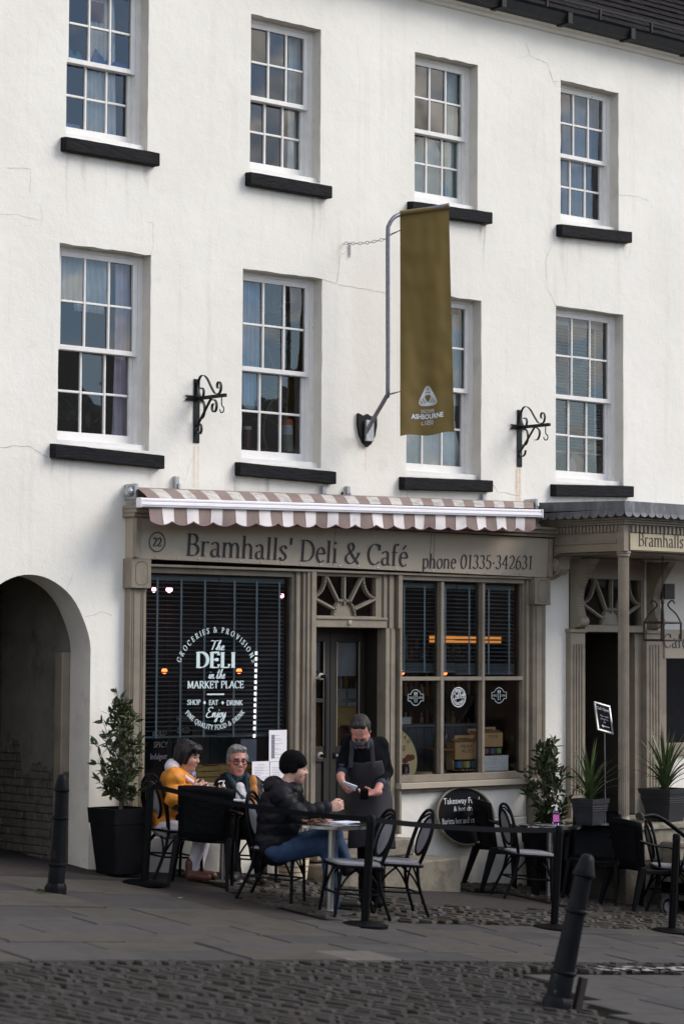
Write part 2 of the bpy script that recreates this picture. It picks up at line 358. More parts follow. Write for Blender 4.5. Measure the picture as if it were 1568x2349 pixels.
# joined-up hand: (advance, strokes), x-height .5
SCR = {
 'T': (.60, [_c((.02, .92), (.12, 1.0), (.35, .95), (.66, 1.02)), _c((.38, .96), (.33, .5), (.26, .02))]),
 'h': (.40, [_c((-.02, .05), (.16, .5), (.26, .95), (.2, 1.0), (.12, .5), (.08, 0)), _c((.08, 0), (.16, .36), (.27, .44), (.28, .2), (.3, .02), (.42, .08))]),
 'e': (.32, [_c((.02, .1), (.18, .22), (.24, .4), (.14, .46), (.06, .2), (.14, .0), (.34, .1))]),
 'i': (.24, [_c((.0, .06), (.1, .46), (.1, .1), (.14, .0), (.26, .08)), [(.14, .66), (.15, .72)]]),
 'n': (.44, [_c((.0, .1), (.06, .45), (.07, .0)), _c((.07, .05), (.18, .4), (.28, .42), (.28, .1), (.34, .0), (.46, .08))]),
 't': (.30, [_c((.0, .08), (.14, .6), (.2, 1.0), (.12, .4), (.12, .0), (.32, .1)), [(.0, .68), (.34, .74)]]),
 'E': (.62, [_c((.56, .86), (.44, 1.0), (.2, .92), (.16, .68), (.34, .54), (.14, .46), (.02, .2), (.16, .0), (.44, .04), (.64, .12))]),
 'j': (.26, [_c((.02, .08), (.14, .46), (.12, .0), (.06, -.4), (-.08, -.42), (-.02, -.2), (.28, .08)), [(.18, .66), (.19, .72)]]),
 'o': (.34, [_c((.2, .44), (.06, .36), (.04, .08), (.16, .0), (.26, .16), (.2, .42), (.36, .36))]),
 'y': (.36, [_c((.0, .4), (.04, .44), (.06, .1), (.14, .02), (.26, .3), (.3, .46)), _c((.3, .46), (.24, -.1), (.12, -.46), (-.06, -.44), (.02, -.16), (.38, .12))]),
 'a': (.36, [_c((.24, .4), (.1, .42), (.03, .15), (.12, .0), (.25, .3), (.26, .1), (.38, .06))]),
 'f': (.30, [_c((.0, .1), (.22, .8), (.16, 1.0), (.1, .5), (.06, -.4), (.12, -.3), (.12, .05), (.32, .12))]),
 ' ': (.22, []),
}
def ribbon2(pts, wf):
    """outline quads of a pen stroke in 2-D"""
    out = []; n = len(pts); L = []; R = []
    for i in range(n):
        x0, y0 = pts[max(i - 1, 0)]; x1, y1 = pts[min(i + 1, n - 1)]; dx, dy = x1 - x0, y1 - y0; l = math.hypot(dx, dy) or 1e-9
        dx /= l; dy /= l; w = wf(dx, dy) / 2; L.append((pts[i][0] - dy * w, pts[i][1] + dx * w)); R.append((pts[i][0] + dy * w, pts[i][1] - dx * w))
    for i in range(n - 1): out.append((L[i], L[i + 1], R[i + 1], R[i]))
    return out
def glyph_quads(ch, T=.13, t=.045, script=False, slant=0.0):
    q = []
    if script:
        adv, sts = SCR.get(ch, SCR['n'])
        for s_ in sts: q += ribbon2(s_, lambda dx, dy: T * (.55 + .45 * abs(dy)))
    else:
        adv, sts, ser = GLY.get(ch, GLY[' '])
        ph = math.radians(18)
        for s_ in sts: q += ribbon2(s_, lambda dx, dy: t + (T - t) * min(1, abs(dy * math.cos(ph) - dx * math.sin(ph)) * 1.05))
        for (x, y, h) in ser:
            yy = y + (t * .45 if y < .2 else -t * .45)
            q.append(((x - h, yy - t * .5), (x + h, yy - t * .5), (x + h, yy + t * .5), (x - h, yy + t * .5)))
    if slant: q = [tuple((x + slant * y, y) for x, y in f) for f in q]
    return adv, q
def text_width(s_, script=False, sp=.02): return sum((SCR.get(c, SCR['n'])[0] if script else GLY.get(c, GLY[' '])[0] + sp) for c in s_)
def letters(m, text, P0, ux, uz, h, width=None, T=.13, t=.045, script=False, slant=0, align='l', sp=.02):
    """draw text: P0 baseline start, ux / uz unit directions, h cap height, width the whole length"""
    w = text_width(text, script, sp); sx = (width / w) if width else h
    P0 = Vector(P0); ux = Vector(ux); uz = Vector(uz); x = 0
    if align == 'c': x = -w / 2
    k = 0; nn = ux.cross(uz)
    for ch in text:
        adv, q = glyph_quads(ch, T, t, script, slant)
        for f in q:
            k += 1; m.quad(*[P0 + ux * ((x + a) * sx) + uz * (b * h) + nn * ((k * .37 % 1) * .0009) for a, b in f])
        x += adv + (0 if script else sp)
def letters_arc(m, text, C, ux, uz, R, a0, a1, h, T=.15, t=.05, inside=False):
    """text round a circle from angle a0 to a1 (degrees); inside = reading along the lower half"""
    w = text_width(text); x = 0; C = Vector(C); ux = Vector(ux); uz = Vector(uz); k = 0; nn = ux.cross(uz)
    for ch in text:
        adv, q = glyph_quads(ch, T, t); mid = (x + adv / 2) / w; a = math.radians(a0 + (a1 - a0) * mid); s = h
        er = Vector((math.cos(a), math.sin(a))); et = Vector((math.sin(a), -math.cos(a)))
        if inside: er = -er; et = -et
        o = Vector((math.cos(a), math.sin(a))) * R
        for f in q:
            pp = []; k += 1
            for px, py in f:
                p = o + et * ((px - adv / 2) * s) + er * (py * s); pp.append(C + ux * p.x + uz * p.y + nn * ((k * .37 % 1) * .0009))
            m.quad(*pp)
        x += adv + .02
def sans(text, P0, ux, uz, h, width=None, align='l', slant=0, bold=0):
    """plain sans lettering from the built-in face, as mesh data placed on a plane"""
    cu = bpy.data.curves.new('tmp', 'FONT'); cu.body = text; cu.size = 1; cu.resolution_u = 2; cu.shear = slant; cu.offset = bold
    ob = bpy.data.objects.new('tmp', cu); col.objects.link(ob)
    me = bpy.data.meshes.new_from_object(ob.evaluated_get(bpy.context.evaluated_depsgraph_get()))
    xs = [v.co.x for v in me.vertices] or [0]; w = max(xs) - min(xs); x0 = min(xs); sc = h / .70; sx = (width / w) if width else sc
    off = -w / 2 if align == 'c' else 0
    P0 = Vector(P0); ux = Vector(ux); uz = Vector(uz)
    vs = [P0 + ux * ((v.co.x - x0 + off) * sx) + uz * (v.co.y * sc) for v in me.vertices]; fs = [list(p.vertices) for p in me.polygons]
    bpy.data.objects.remove(ob); bpy.data.curves.remove(cu); bpy.data.meshes.remove(me)
    return vs, fs
def add_sans(m, *a, **k):
    vs, fs = sans(*a, **k); V = [m.v(p) for p in vs]
    for f in fs: m._f([V[i] for i in f])
# ------------------------------------------------------------------ colours and surfaces
random.seed(7)
def wall_material():
    m = bpy.data.materials.new('white_render'); m.use_nodes = True; nt = m.node_tree; N = nt.nodes; b = N['Principled BSDF']; b.inputs['Roughness'].default_value = .88; b.inputs['Specular IOR Level'].default_value = .25
    g = N.new('ShaderNodeNewGeometry'); P = g.outputs['Position']
    def nse(sc, det=6, stretch=None, ro=.6):
        v = P
        if stretch: mp = N.new('ShaderNodeMapping'); mp.inputs['Scale'].default_value = stretch; lk(nt, P, mp.inputs[0]); v = mp.outputs[0]
        n = N.new('ShaderNodeTexNoise'); n.inputs['Scale'].default_value = sc; n.inputs['Detail'].default_value = det; n.inputs['Roughness'].default_value = ro; lk(nt, v, n.inputs['Vector']); return n.outputs['Fac']
    def ramp(f, a, c): r = N.new('ShaderNodeMapRange'); r.inputs[1].default_value = a; r.inputs[2].default_value = c; lk(nt, f, r.inputs[0]); return r.outputs[0]
    def mix(f, A, B):
        x = N.new('ShaderNodeMix'); x.data_type = 'RGBA'; lk(nt, f, x.inputs[0])
        for k, c in ((6, A), (7, B)):
            if isinstance(c, tuple): x.inputs[k].default_value = (*c, 1)
            else: lk(nt, c, x.inputs[k])
        return x.outputs[2]
    def mul(a, k):
        n = N.new('ShaderNodeMath'); n.operation = 'MULTIPLY'; lk(nt, a, n.inputs[0])
        if isinstance(k, float): n.inputs[1].default_value = k
        else: lk(nt, k, n.inputs[1])
        return n.outputs[0]
    c = mix(ramp(nse(.9), .35, .7), (.85, .825, .775), (.775, .75, .695))                       # patchy repainting
    c = mix(mul(ramp(nse(1.0, 7, (5, 5, .35), .7), .55, .85), .55), c, (.56, .52, .45))     # rain streaks
    c = mix(mul(ramp(nse(3.2, 9, None, .75), .60, .80), .45), c, (.55, .52, .46))           # blotches
    sp = N.new('ShaderNodeSeparateXYZ'); lk(nt, P, sp.inputs[0]); low = N.new('ShaderNodeMapRange'); low.inputs[1].default_value = 1.1; low.inputs[2].default_value = -.4; lk(nt, sp.outputs[2], low.inputs[0])
    c = mix(mul(mul(low.outputs[0], ramp(nse(4, 8), .30, .65)), .55), c, (.36, .33, .26))     # splashed dirt and algae by the pavement
    lk(nt, c, b.inputs['Base Color'])
    ad = N.new('ShaderNodeMath'); ad.operation = 'ADD'; lk(nt, mul(nse(45, 4), .35), ad.inputs[0]); lk(nt, nse(7, 4), ad.inputs[1]); bp = N.new('ShaderNodeBump'); bp.inputs['Strength'].default_value = .55; bp.inputs['Distance'].default_value = .012; lk(nt, ad.outputs[0], bp.inputs['Height']); lk(nt, bp.outputs[0], b.inputs['Normal'])
    return m
WALL = wall_material()
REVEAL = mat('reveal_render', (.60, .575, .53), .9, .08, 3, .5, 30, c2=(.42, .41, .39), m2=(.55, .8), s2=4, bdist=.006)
SILL = mat('black_stone_paint', (.008, .0085, .011), .7, .35, 18, .9, 26, stretch=(.5, 1, 1.6), bdist=.008, spec=.15)
SASH = mat('white_gloss_paint', (.78, .765, .75), .42, .05, 9, .25, 45, c2=(.42, .40, .37), m2=(.66, .74), s2=11, bdist=.003)
TAUPE = mat('taupe_paint', (.24, .203, .157), .5, .10, 5, .18, 50, c2=(.165, .138, .108), m2=(.5, .7), s2=3.5, bdist=.002)
TAUPE2 = mat('taupe_board', (.40, .345, .275), .55, .07, 4, .12, 60, c2=(.34, .292, .232), m2=(.5, .75), s2=2, bdist=.002)
DOORC = mat('dark_brown_paint', (.017, .0135, .010), .5, .12, 6, .12, 50)
INK = mat('sign_ink', (.022, .018, .024), .55, .1)
LINE = mat('panel_line', (.07, .055, .045), .6, .1)
GUT = mat('black_iron_paint', (.008, .009, .011), .5, .3, 12, .3, 40, spec=.2)
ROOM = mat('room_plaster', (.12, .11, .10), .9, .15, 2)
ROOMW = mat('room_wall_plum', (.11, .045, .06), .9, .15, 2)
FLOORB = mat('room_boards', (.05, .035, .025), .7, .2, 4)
GLASS = glass('old_glass', wav=.07, ws=2.5, ior=1.72)
SHOPGLASS = glass('shop_glass', tint=(.97, .98, .98), wav=.02, ws=1.5, ior=1.5)
STEEL = mat('galvanised_steel', (.42, .43, .45), .4, .15, 20, .1, 60, metal=.8)
STONE = mat('step_stone', (.20, .175, .135), .85, .18, 8, .7, 30, c2=(.09, .085, .07), m2=(.5, .7), s2=5, bdist=.01)

# ------------------------------------------------------------------ townhouse
house = thing('townhouse', 'tall white rendered townhouse with sash windows and black stone sills', 'building', (0, 0, -.2))
OPEN = {}
def crumble(q, n=14, amp=.006, top=.010):
    """opening outline (x, z) with the worn edges of old plaster; q = TL, TR, BR, BL"""
    out = []
    for k in range(4):
        a, b = Vector(q[k]), Vector(q[(k + 1) % 4])
        for i in range(n):
            p = a.lerp(b, i / n); s = noise.noise(Vector((p.x * 9, p.y * 9, k))) + .6 * noise.noise(Vector((p.x * 31, p.y * 31, k + 5)))
            am = top if k == 0 else (amp if k != 2 else .001)
            if i == 0: am *= .3
            p = p + (Vector((0, 1)) if k % 2 == 0 else Vector((1, 0))) * (s * am); out.append((p.x, p.y))
    return out
WQ = {  # openings of the eight sash windows, surveyed on the front: x0, x1, z bottom, z top
 1: (-3.357, -2.452, 6.72, 8.23), 2: (-1.247, -.368, 6.69, 8.222), 3: (.878, 1.762, 6.68, 8.21), 4: (2.989, 3.895, 6.71, 8.258),
 5: (-3.408, -2.398, 3.935, 5.752), 6: (-1.32, -.332, 3.888, 5.748), 7: (.785, 1.822, 3.88, 5.75), 8: (2.919, 3.969, 3.92, 5.806)}
holes = []
for k, (x0, x1, z0, z1) in WQ.items():
    holes.append(crumble([(x0, z1), (x1, z1 + random.uniform(-.004, .008)), (x1, z0), (x0, z0)]))
AXC, ARX, AZ0, ARZ = -3.67, .65, 2.03, .735          # the passage arch
arch = [(AXC + ARX, -1.2), (AXC + ARX, .5), (AXC + ARX, 1.2)] + [(AXC + ARX * math.cos(a) * (1 + .008 * math.sin(9 * a)), AZ0 + ARZ * math.sin(a)) for a in [PI * i / 30 for i in range(31)]] + [(AXC - ARX, 1.0), (AXC - ARX, -1.2)]
SHOPX0, SHOPX1 = -2.50, 2.50
shop_hole = [(SHOPX0, .80), (-.56, .80), (-.56, -1.2), (.52, -1.2), (.52, .80), (SHOPX1, .80), (SHOPX1, 2.95), (SHOPX0, 2.95)]
porch_hole = [(3.12, -1.2), (4.30, -1.2), (4.30, 3.0), (3.12, 3.0)]
cafe_hole = [(4.62, 1.05), (6.4, 1.05), (6.4, 2.3), (4.62, 2.3)]
outer = [(-9, -1.6), (10, -1.6), (10, 8.86), (-9, 8.86)]
hs = holes + [arch, shop_hole, porch_hole, cafe_hole]
for h in (arch, shop_hole, porch_hole):
    for i, p in enumerate(h):
        if p[1] <= -1.19: h[i] = (p[0], -1.45)
vs, fs = fill2d(outer, hs, 0.0)
m = M(); V = [m.v(p) for p in vs]
for f in fs: m._f([V[i] for i in f])
m.make('wall', WALL, house, recalc=True)
for o in house.children:      # the front faces the square
    if o.data.polygons[0].normal.y > 0: o.data.flip_normals()
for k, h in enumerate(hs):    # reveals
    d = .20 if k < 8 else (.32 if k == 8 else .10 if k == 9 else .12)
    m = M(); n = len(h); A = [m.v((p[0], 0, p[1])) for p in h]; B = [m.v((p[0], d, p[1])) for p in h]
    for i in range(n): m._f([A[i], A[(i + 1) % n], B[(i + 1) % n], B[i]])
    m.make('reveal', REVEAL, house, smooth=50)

def sill(q, win):
    x0, x1, za, zb = q; m = M()
    n = 10; dep = .085
    for i in range(n):
        pass
    def fn(cx, cz): return None
    m.hexa([(x0, -dep, za - .135), (x1, -dep, zb - .132), (x1, .10, zb - .132), (x0, .10, za - .135), (x0, -dep, za - .012), (x1, -dep, zb - .012), (x1, .10, zb + .004), (x0, .10, za + .004)])
    bmesh.ops.subdivide_edges(m.bm, edges=[e for e in m.bm.edges if abs(e.verts[0].co.x - e.verts[1].co.x) > .5], cuts=18)
    bmesh.ops.bevel(m.bm, geom=[e for e in m.bm.edges if len(e.link_faces) == 2 and e.calc_face_angle(0) > 1], offset=.007, segments=1, affect='EDGES')
    for v in m.bm.verts:
        s = noise.noise(Vector((v.co.x * 11, v.co.y * 20, v.co.z * 20))); v.co.z += s * .004; v.co.y += s * .004
    m.make('sill', SILL, win, smooth=30)
SQ = {1: (-3.413, -2.368, 6.716, 6.711), 2: (-1.303, -.278, 6.679, 6.675), 3: (.778, 1.903, 6.661, 6.685), 4: (2.923, 4.027, 6.684, 6.73),
      5: (-3.487, -2.277, 3.945, 3.906), 6: (-1.399, -.204, 3.894, 3.867), 7: (.683, 1.919, 3.862, 3.89), 8: (2.835, 4.051, 3.895, 3.936)}
def pane_mesh(m, x0, x1, z0, z1, y, tilt=.011):
    a, b = random.uniform(-tilt, tilt), random.uniform(-tilt, tilt)
    m.quad(*[(x, y + (x - x0) * a + (z - z0) * b, z) for x, z in ((x0, z0), (x1, z0), (x1, z1), (x0, z1))])
def sash(x0, x1, z0, z1, y0, y1, win, name, bot, top, st=.048):
    m = M()
    m.box(x0, x0 + st, y0, y1, z0, z1); m.box(x1 - st, x1, y0, y1, z0, z1)
    m.box(x0 + st, x1 - st, y0 - .001, y1 + .001, z0, z0 + bot, .003); m.box(x0 + st, x1 - st, y0, y1, z1 - top, z1, .003)
    gx0, gx1, gz0, gz1 = x0 + st, x1 - st, z0 + bot, z1 - top
    m.make(name, SASH, win)
    b = .011
    xs = [gx0 + (gx1 - gx0) * i / 3 for i in range(4)]; zs = [gz0 + (gz1 - gz0) * i / 2 for i in range(3)]
    m = M()
    for i in (1, 2):
        w = random.uniform(-.002, .002); m.box(xs[i] - b + w, xs[i] + b + w, y0 + .004, y1 - .004, gz0, gz1, .004)
    for i in range(3):
        jz = random.uniform(-.003, .003)
        m.box(xs[i] + b, xs[i + 1] - b, y0 + .006, y1 - .006, zs[1] - b + jz, zs[1] + b + jz, .004)
    m.make('glazing_bar', SASH, win)
    for i in range(3):
        for j in range(2):
            m = M(); pane_mesh(m, xs[i], xs[i + 1], zs[j], zs[j + 1], (y0 + y1) / 2 + .004); m.make('pane', GLASS, win, recalc=False)
for k, (x0, x1, z0, z1) in WQ.items():
    m = M(); fr = .055; zb = z0 + .055
    for (a, b) in ((x0 - .02, x0 + fr), (x1 - fr, x1 + .02)):
        m.box(a, b, .125, .24, zb, z1 + .02); 
    m.box(x0 + fr, x1 - fr, .126, .24, z1 - fr * .7, z1 + .02)
    m.box(x1 - fr - .016, x1 - fr, .165, .175, zb, z1 - fr)          # parting bead
    m.box(x0, x1, .05, .24, z0 + .002, zb, .004)                         # timber sill
    win = m.make('sash_window', SASH, house)
    zm = z0 + (z1 - z0) * .5 - .01
    sash(x0 + fr + .002, x1 - fr - .002, zm - .02, z1 - fr * .7, .130, .168, win, 'upper_sash', .045, .05)
    sash(x0 + fr + .002, x1 - fr - .002, zb + .002, zm + .02, .178, .216, win, 'lower_sash', .085, .04)
    sill(SQ[k], win)

# hidden inside: floors, back wall, side walls, so that the rooms are dark
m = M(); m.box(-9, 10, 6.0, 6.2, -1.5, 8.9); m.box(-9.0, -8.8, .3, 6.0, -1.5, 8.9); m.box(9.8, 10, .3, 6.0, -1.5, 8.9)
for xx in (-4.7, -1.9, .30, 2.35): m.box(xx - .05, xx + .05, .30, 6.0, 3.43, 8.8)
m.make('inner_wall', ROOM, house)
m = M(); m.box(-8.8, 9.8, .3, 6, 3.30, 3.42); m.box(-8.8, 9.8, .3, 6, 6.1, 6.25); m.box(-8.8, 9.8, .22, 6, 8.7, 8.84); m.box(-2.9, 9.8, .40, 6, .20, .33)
m.make('floor_slab', FLOORB, house)

# cornice, gutter, roof
u0 = 1291
zc = W(u0, 79, -.03).z; zg0 = W(u0, 49, -.24).z; zg1 = W(u0, 23, -.26).z
m = M()
prof = [(0, zc), (-.035, zc + .008), (-.05, zc + .03), (-.05, zc + .045), (-.06, zc + .05), (-.09, zg0 - .005), (-.12, zg0 + .02), (0, zg0 + .02)]
n = 46
rows = [[m.v((-9 + 19 * i / n, p[0] + .006 * noise.noise(Vector((i * 1.7, p[1] * 9, 0))), p[1] + .006 * noise.noise(Vector((i * .9, 3, p[1]))))) for i in range(n + 1)] for p in prof]
for a, b in zip(rows, rows[1:]):
    for i in range(n): m._f([a[i], a[i + 1], b[i + 1], b[i]])
m.make('cornice', WALL, house)
m = M(); m.prism([(-9, -.10, zg0), (-9, -.23, zg0 + .005), (-9, -.255, zg1 - .02), (-9, -.27, zg1), (-9, -.25, zg1), (-9, -.22, zg0 + .03), (-9, -.10, zg0 + .03)], (19, 0, 0))
g = m.make('gutter', GUT, house)
for i in range(14):
    x = -4 + i * .98; m = M(); m.box(x - .035, x + .035, -.275, -.09, zg0 - .012, zg1 - .004, .004); m.make('gutter_joint', GUT, g)
TILE = mat('clay_roof_tile', (.010, .008, .009), .9, .35, 7, .5, 40, bdist=.004, spec=.1)
rs = math.radians(41); ey, ez = -.10, zg1 + .02
m = M(); m.quad((-9, ey, ez - .05), (10, ey, ez - .05), (10, ey + 4 * math.cos(rs), ez - .05 + 4 * math.sin(rs)), (-9, ey + 4 * math.cos(rs), ez - .05 + 4 * math.sin(rs)))
m.quad((-9, ey + 4 * math.cos(rs), ez + 2.5), (10, ey + 4 * math.cos(rs), ez + 2.5), (10, 6.2, 8.8), (-9, 6.2, 8.8))
roof = m.make('roof', TILE, house)
m = M(); m.box(-.128, .128, -.16, .12, -.009, .009, .003); tme = m.mesh('roof_tile'); tme.materials.append(TILE)
for j in range(13):
    for i in range(22):
        x = .9 + (i + .5 * (j % 2)) * .262; s = .06 + j * .165
        o = link_mesh('roof_tile', tme, None, roof); o.location = Vector((x, ey + s * math.cos(rs), ez + s * math.sin(rs))) + Vector((0, 0, .2))
        o.location -= Vector((0, 0, .2)); o.rotation_euler = (rs - .11 + random.uniform(-.02, .02), random.uniform(-.012, .012), random.uniform(-.01, .01))
m = M(); 
for i in range(9):
    x = .2 + i * .82; m.box(x - .012, x + .012, -.13, -.10, zg1 - .02, zg1 + .17)
m.box(0, 7.4, -.125, -.11, zg1 + .165, zg1 + .18); m.box(0, 7.4, -.125, -.11, zg1 + .03, zg1 + .04)
g2 = m.make('snow_guard', GUT, house)
m = M()
for i in range(148): m.box(i * .05 - .0012, i * .05 + .0012, -.119, -.116, zg1 + .04, zg1 + .165)
for j in range(3): m.box(0, 7.4, -.1195, -.117, zg1 + .068 + j * .03, zg1 + .0705 + j * .03)
m.make('snow_guard_mesh', GUT, g2)

# wear on the front: cracks and rust runs
CRACK = mat('crack', (.46, .43, .39), .9, .25, 9)
def crack(pts, w=.004, jit=.02):
    P = []
    for (a, b) in zip(pts, pts[1:]):
        for i in range(7):
            t = i / 7; p = Vector((a[0] + (b[0] - a[0]) * t, 0, a[1] + (b[1] - a[1]) * t)); q = W(p.x, p.z, 0)
            P.append(Vector((q.x + jit * .7 * noise.noise(Vector((q.x * 8, q.z * 8, 1))), -.0025, q.z + jit * noise.noise(Vector((q.x * 8, q.z * 8, 4))))))
    ws = [w * (.4 + abs(noise.noise(Vector((i * .7, 2, w * 900))))) for i in range(len(P))]
    m = M(); m.ribbon(P, ws, (0, -1, 0)); m.make('crack', CRACK, house, recalc=False)
crack([(1207, 97), (1214, 128), (1254, 145), (1268, 186), (1284, 191)], .006); crack([(1214, 128), (1180, 134)], .003); crack([(1268, 186), (1275, 200)], .004)
crack([(741, 640), (770, 652), (776, 622), (778, 583), (797, 576)], .006); crack([(776, 652), (850, 664), (882, 672), (900, 690)], .005)
crack([(0, 1026), (30, 1022), (70, 1025), (95, 1040), (113, 1052)], .006); crack([(1117, 1100), (1140, 1128), (1200, 1138)], .006)
crack([(1262, 1140), (1248, 1160), (1250, 1185)], .006); crack([(1276, 703), (1255, 660), (1250, 600), (1262, 560)], .005); crack([(1437, 531), (1447, 560), (1440, 600)], .004)
crack([(1420, 445), (1460, 450), (1490, 460)], .005); crack([(345, 583), (352, 560), (350, 510), (335, 512)], .004); crack([(0, 490), (40, 492), (95, 505), (95, 460)], .003)
crack([(18, 384), (70, 386), (70, 450)], .004); crack([(150, 1357), (170, 1310)], .003); crack([(195, 1418), (230, 1405), (262, 1412)], .005); crack([(1120, 860), (1133, 890)], .003)
crack([(1300, 560), (1298, 700)], .003, .03); crack([(1020, 560), (1000, 610)], .003); crack([(440, 1050), (420, 1110)], .003)
RUST = bpy.data.materials.new('rust_run'); RUST.use_nodes = True; nt = RUST.node_tree; b = nt.nodes['Principled BSDF']; b.inputs['Base Color'].default_value = (.62, .36, .13, 1); b.inputs['Roughness'].default_value = .9
at = nt.nodes.new('ShaderNodeVertexColor'); at.layer_name = 'fade'; ge = nt.nodes.new('ShaderNodeNewGeometry'); nn_ = nt.nodes.new('ShaderNodeTexNoise'); nn_.inputs['Scale'].default_value = 14
lk(nt, ge.outputs['Position'], nn_.inputs['Vector']); mm = nt.nodes.new('ShaderNodeMath'); mm.operation = 'MULTIPLY'; lk(nt, at.outputs['Color'], mm.inputs[0]); lk(nt, nn_.outputs['Fac'], mm.inputs[1]); lk(nt, mm.outputs[0], b.inputs['Alpha'])
def rust(u, v0, v1, w=.03, k=.8):
    a = W(u, v0, 0); bz = W(u, v1, 0).z; m = M(); lay = m.bm.loops.layers.float_color.new('fade'); n = 10
    for side in (-1, 1):
        for i in range(n):
            t0, t1 = i / n, (i + 1) / n
            def q(t, s): return (a.x + s * w * (1 + .6 * t), -.002, a.z + (bz - a.z) * t)
            f = m.quad(q(t0, 0), q(t0, side), q(t1, side), q(t1, 0))
            for l, (t, c) in zip(f.loops, ((t0, 1), (t0, 0), (t1, 0), (t1, 1))):
                f0 = c * k * (1 - t * .55); l[lay] = (f0, f0, f0, 1)
    m.make('rust_stain', RUST, house, recalc=False)
rust(445, 1022, 1120, .020, .55); rust(454, 1022, 1120, .016, .4); rust(1184, 1075, 1160, .022, .9); rust(1191, 1075, 1160, .022, .8); rust(838, 1010, 1080, .014, .35)

DIRT = RUST.copy(); DIRT.name = 'dirt_run'; DIRT.node_tree.nodes['Principled BSDF'].inputs['Base Color'].default_value = (.16, .15, .125, 1)
_R, RUST = RUST, DIRT; random.seed(17)
for k, (x0, x1, za, zb) in SQ.items():
    for _ in range(5):
        x = random.choice((x0 + random.uniform(0, .12), x1 - random.uniform(0, .12), random.uniform(x0, x1))); L = random.uniform(.2, .7); n = 8; w = random.uniform(.02, .06); kk = random.uniform(.12, .34); z0 = (za if x < (x0 + x1) / 2 else zb) - .138; m = M(); lay = m.bm.loops.layers.float_color.new('fade')
        for side in (-1, 1):
            for i in range(n):
                t0, t1 = i / n, (i + 1) / n; q = lambda t, s: (x + s * w * (1 - .5 * t) + .012 * math.sin(t * 5 + x), -.0022 - .0004 * _, z0 - L * t); f = m.quad(q(t0, 0), q(t0, side), q(t1, side), q(t1, 0))
                for l, (t, c) in zip(f.loops, ((t0, 1), (t0, 0), (t1, 0), (t1, 1))): f0 = c * kk * (1 - t); l[lay] = (f0, f0, f0, 1)
        m.make('dirt_stain', DIRT, house, recalc=False)
# the arched passage on the left
BRICKM = mat('painted_brick', (.15, .14, .12), .9, .2, 9, .7, 35, c2=(.06, .052, .045), m2=(.5, .68), s2=6, bdist=.008)
PLAST = mat('grimy_plaster', (.19, .18, .16), .9, .15, 4, .6, 25, c2=(.085, .08, .07), m2=(.5, .72), s2=3, bdist=.01)
xr = AXC + ARX
m = M(); m.quad((xr + .05, .30, -1.2), (xr + .05, 6, -1.2), (xr + .05, 6, 3.2), (xr + .05, .30, 3.2)); m.quad((-4.6, .32, -1.2), (-4.6, 6, -1.2), (-4.6, 6, 3.2), (-4.6, .32, 3.2)); m.quad((-4.6, .32, 2.9), (xr + .05, .32, 2.9), (xr + .05, 6, 2.9), (-4.6, 6, 2.9))
pw = m.make('passage_wall', BRICKM, house)
# plaster skin with a broken lower edge
m = M(); edge = []; zz_ = lambda y: .98 + .22 * noise.noise(Vector((y * 3, 1, 0))) + .10 * noise.noise(Vector((y * 12, 4, 0))) + (.25 if y > 1.15 else 0)
ys = [.30 + (1.50 - .30) * i / 40 for i in range(41)]
for i in range(40):
    a, b2 = ys[i], ys[i + 1]
    m.hexa([(xr + .022, a, zz_(a)), (xr + .05, a, zz_(a)), (xr + .05, b2, zz_(b2)), (xr + .022, b2, zz_(b2)), (xr + .02, a, 2.9), (xr + .05, a, 2.9), (xr + .05, b2, 2.9), (xr + .02, b2, 2.9)])
m.make('plaster_skin', PLAST, pw)
m = M(); m.box(-.011, .011, -.108, .108, -.033, .033, .006); bme = m.mesh('brick'); bme.materials.append(BRICKM)
for j in range(40):
    z = -.05 + j * .076
    for i in range(11):
        y = .36 + (i + .5 * (j % 2)) * .225
        if y < 1.55 and z > 1.25: continue
        if z < gz(xr, y) - .05 or z > 2.8: continue
        o = link_mesh('brick', bme, None, pw); o.location = (xr + .045 + random.uniform(-.004, .003), y, z); o.rotation_euler = (random.uniform(-.02, .02), 0, random.uniform(-.02, .02))
m = M(); m.box(xr - .085, xr + .03, .325, .45, -.4, 2.08, .008); m.make('timber_post', TAUPE, house)
m = M(); m.box(xr - .06, xr + .02, .318, .327, -.4, 1.0); m.make('post_strip', LINE, house)
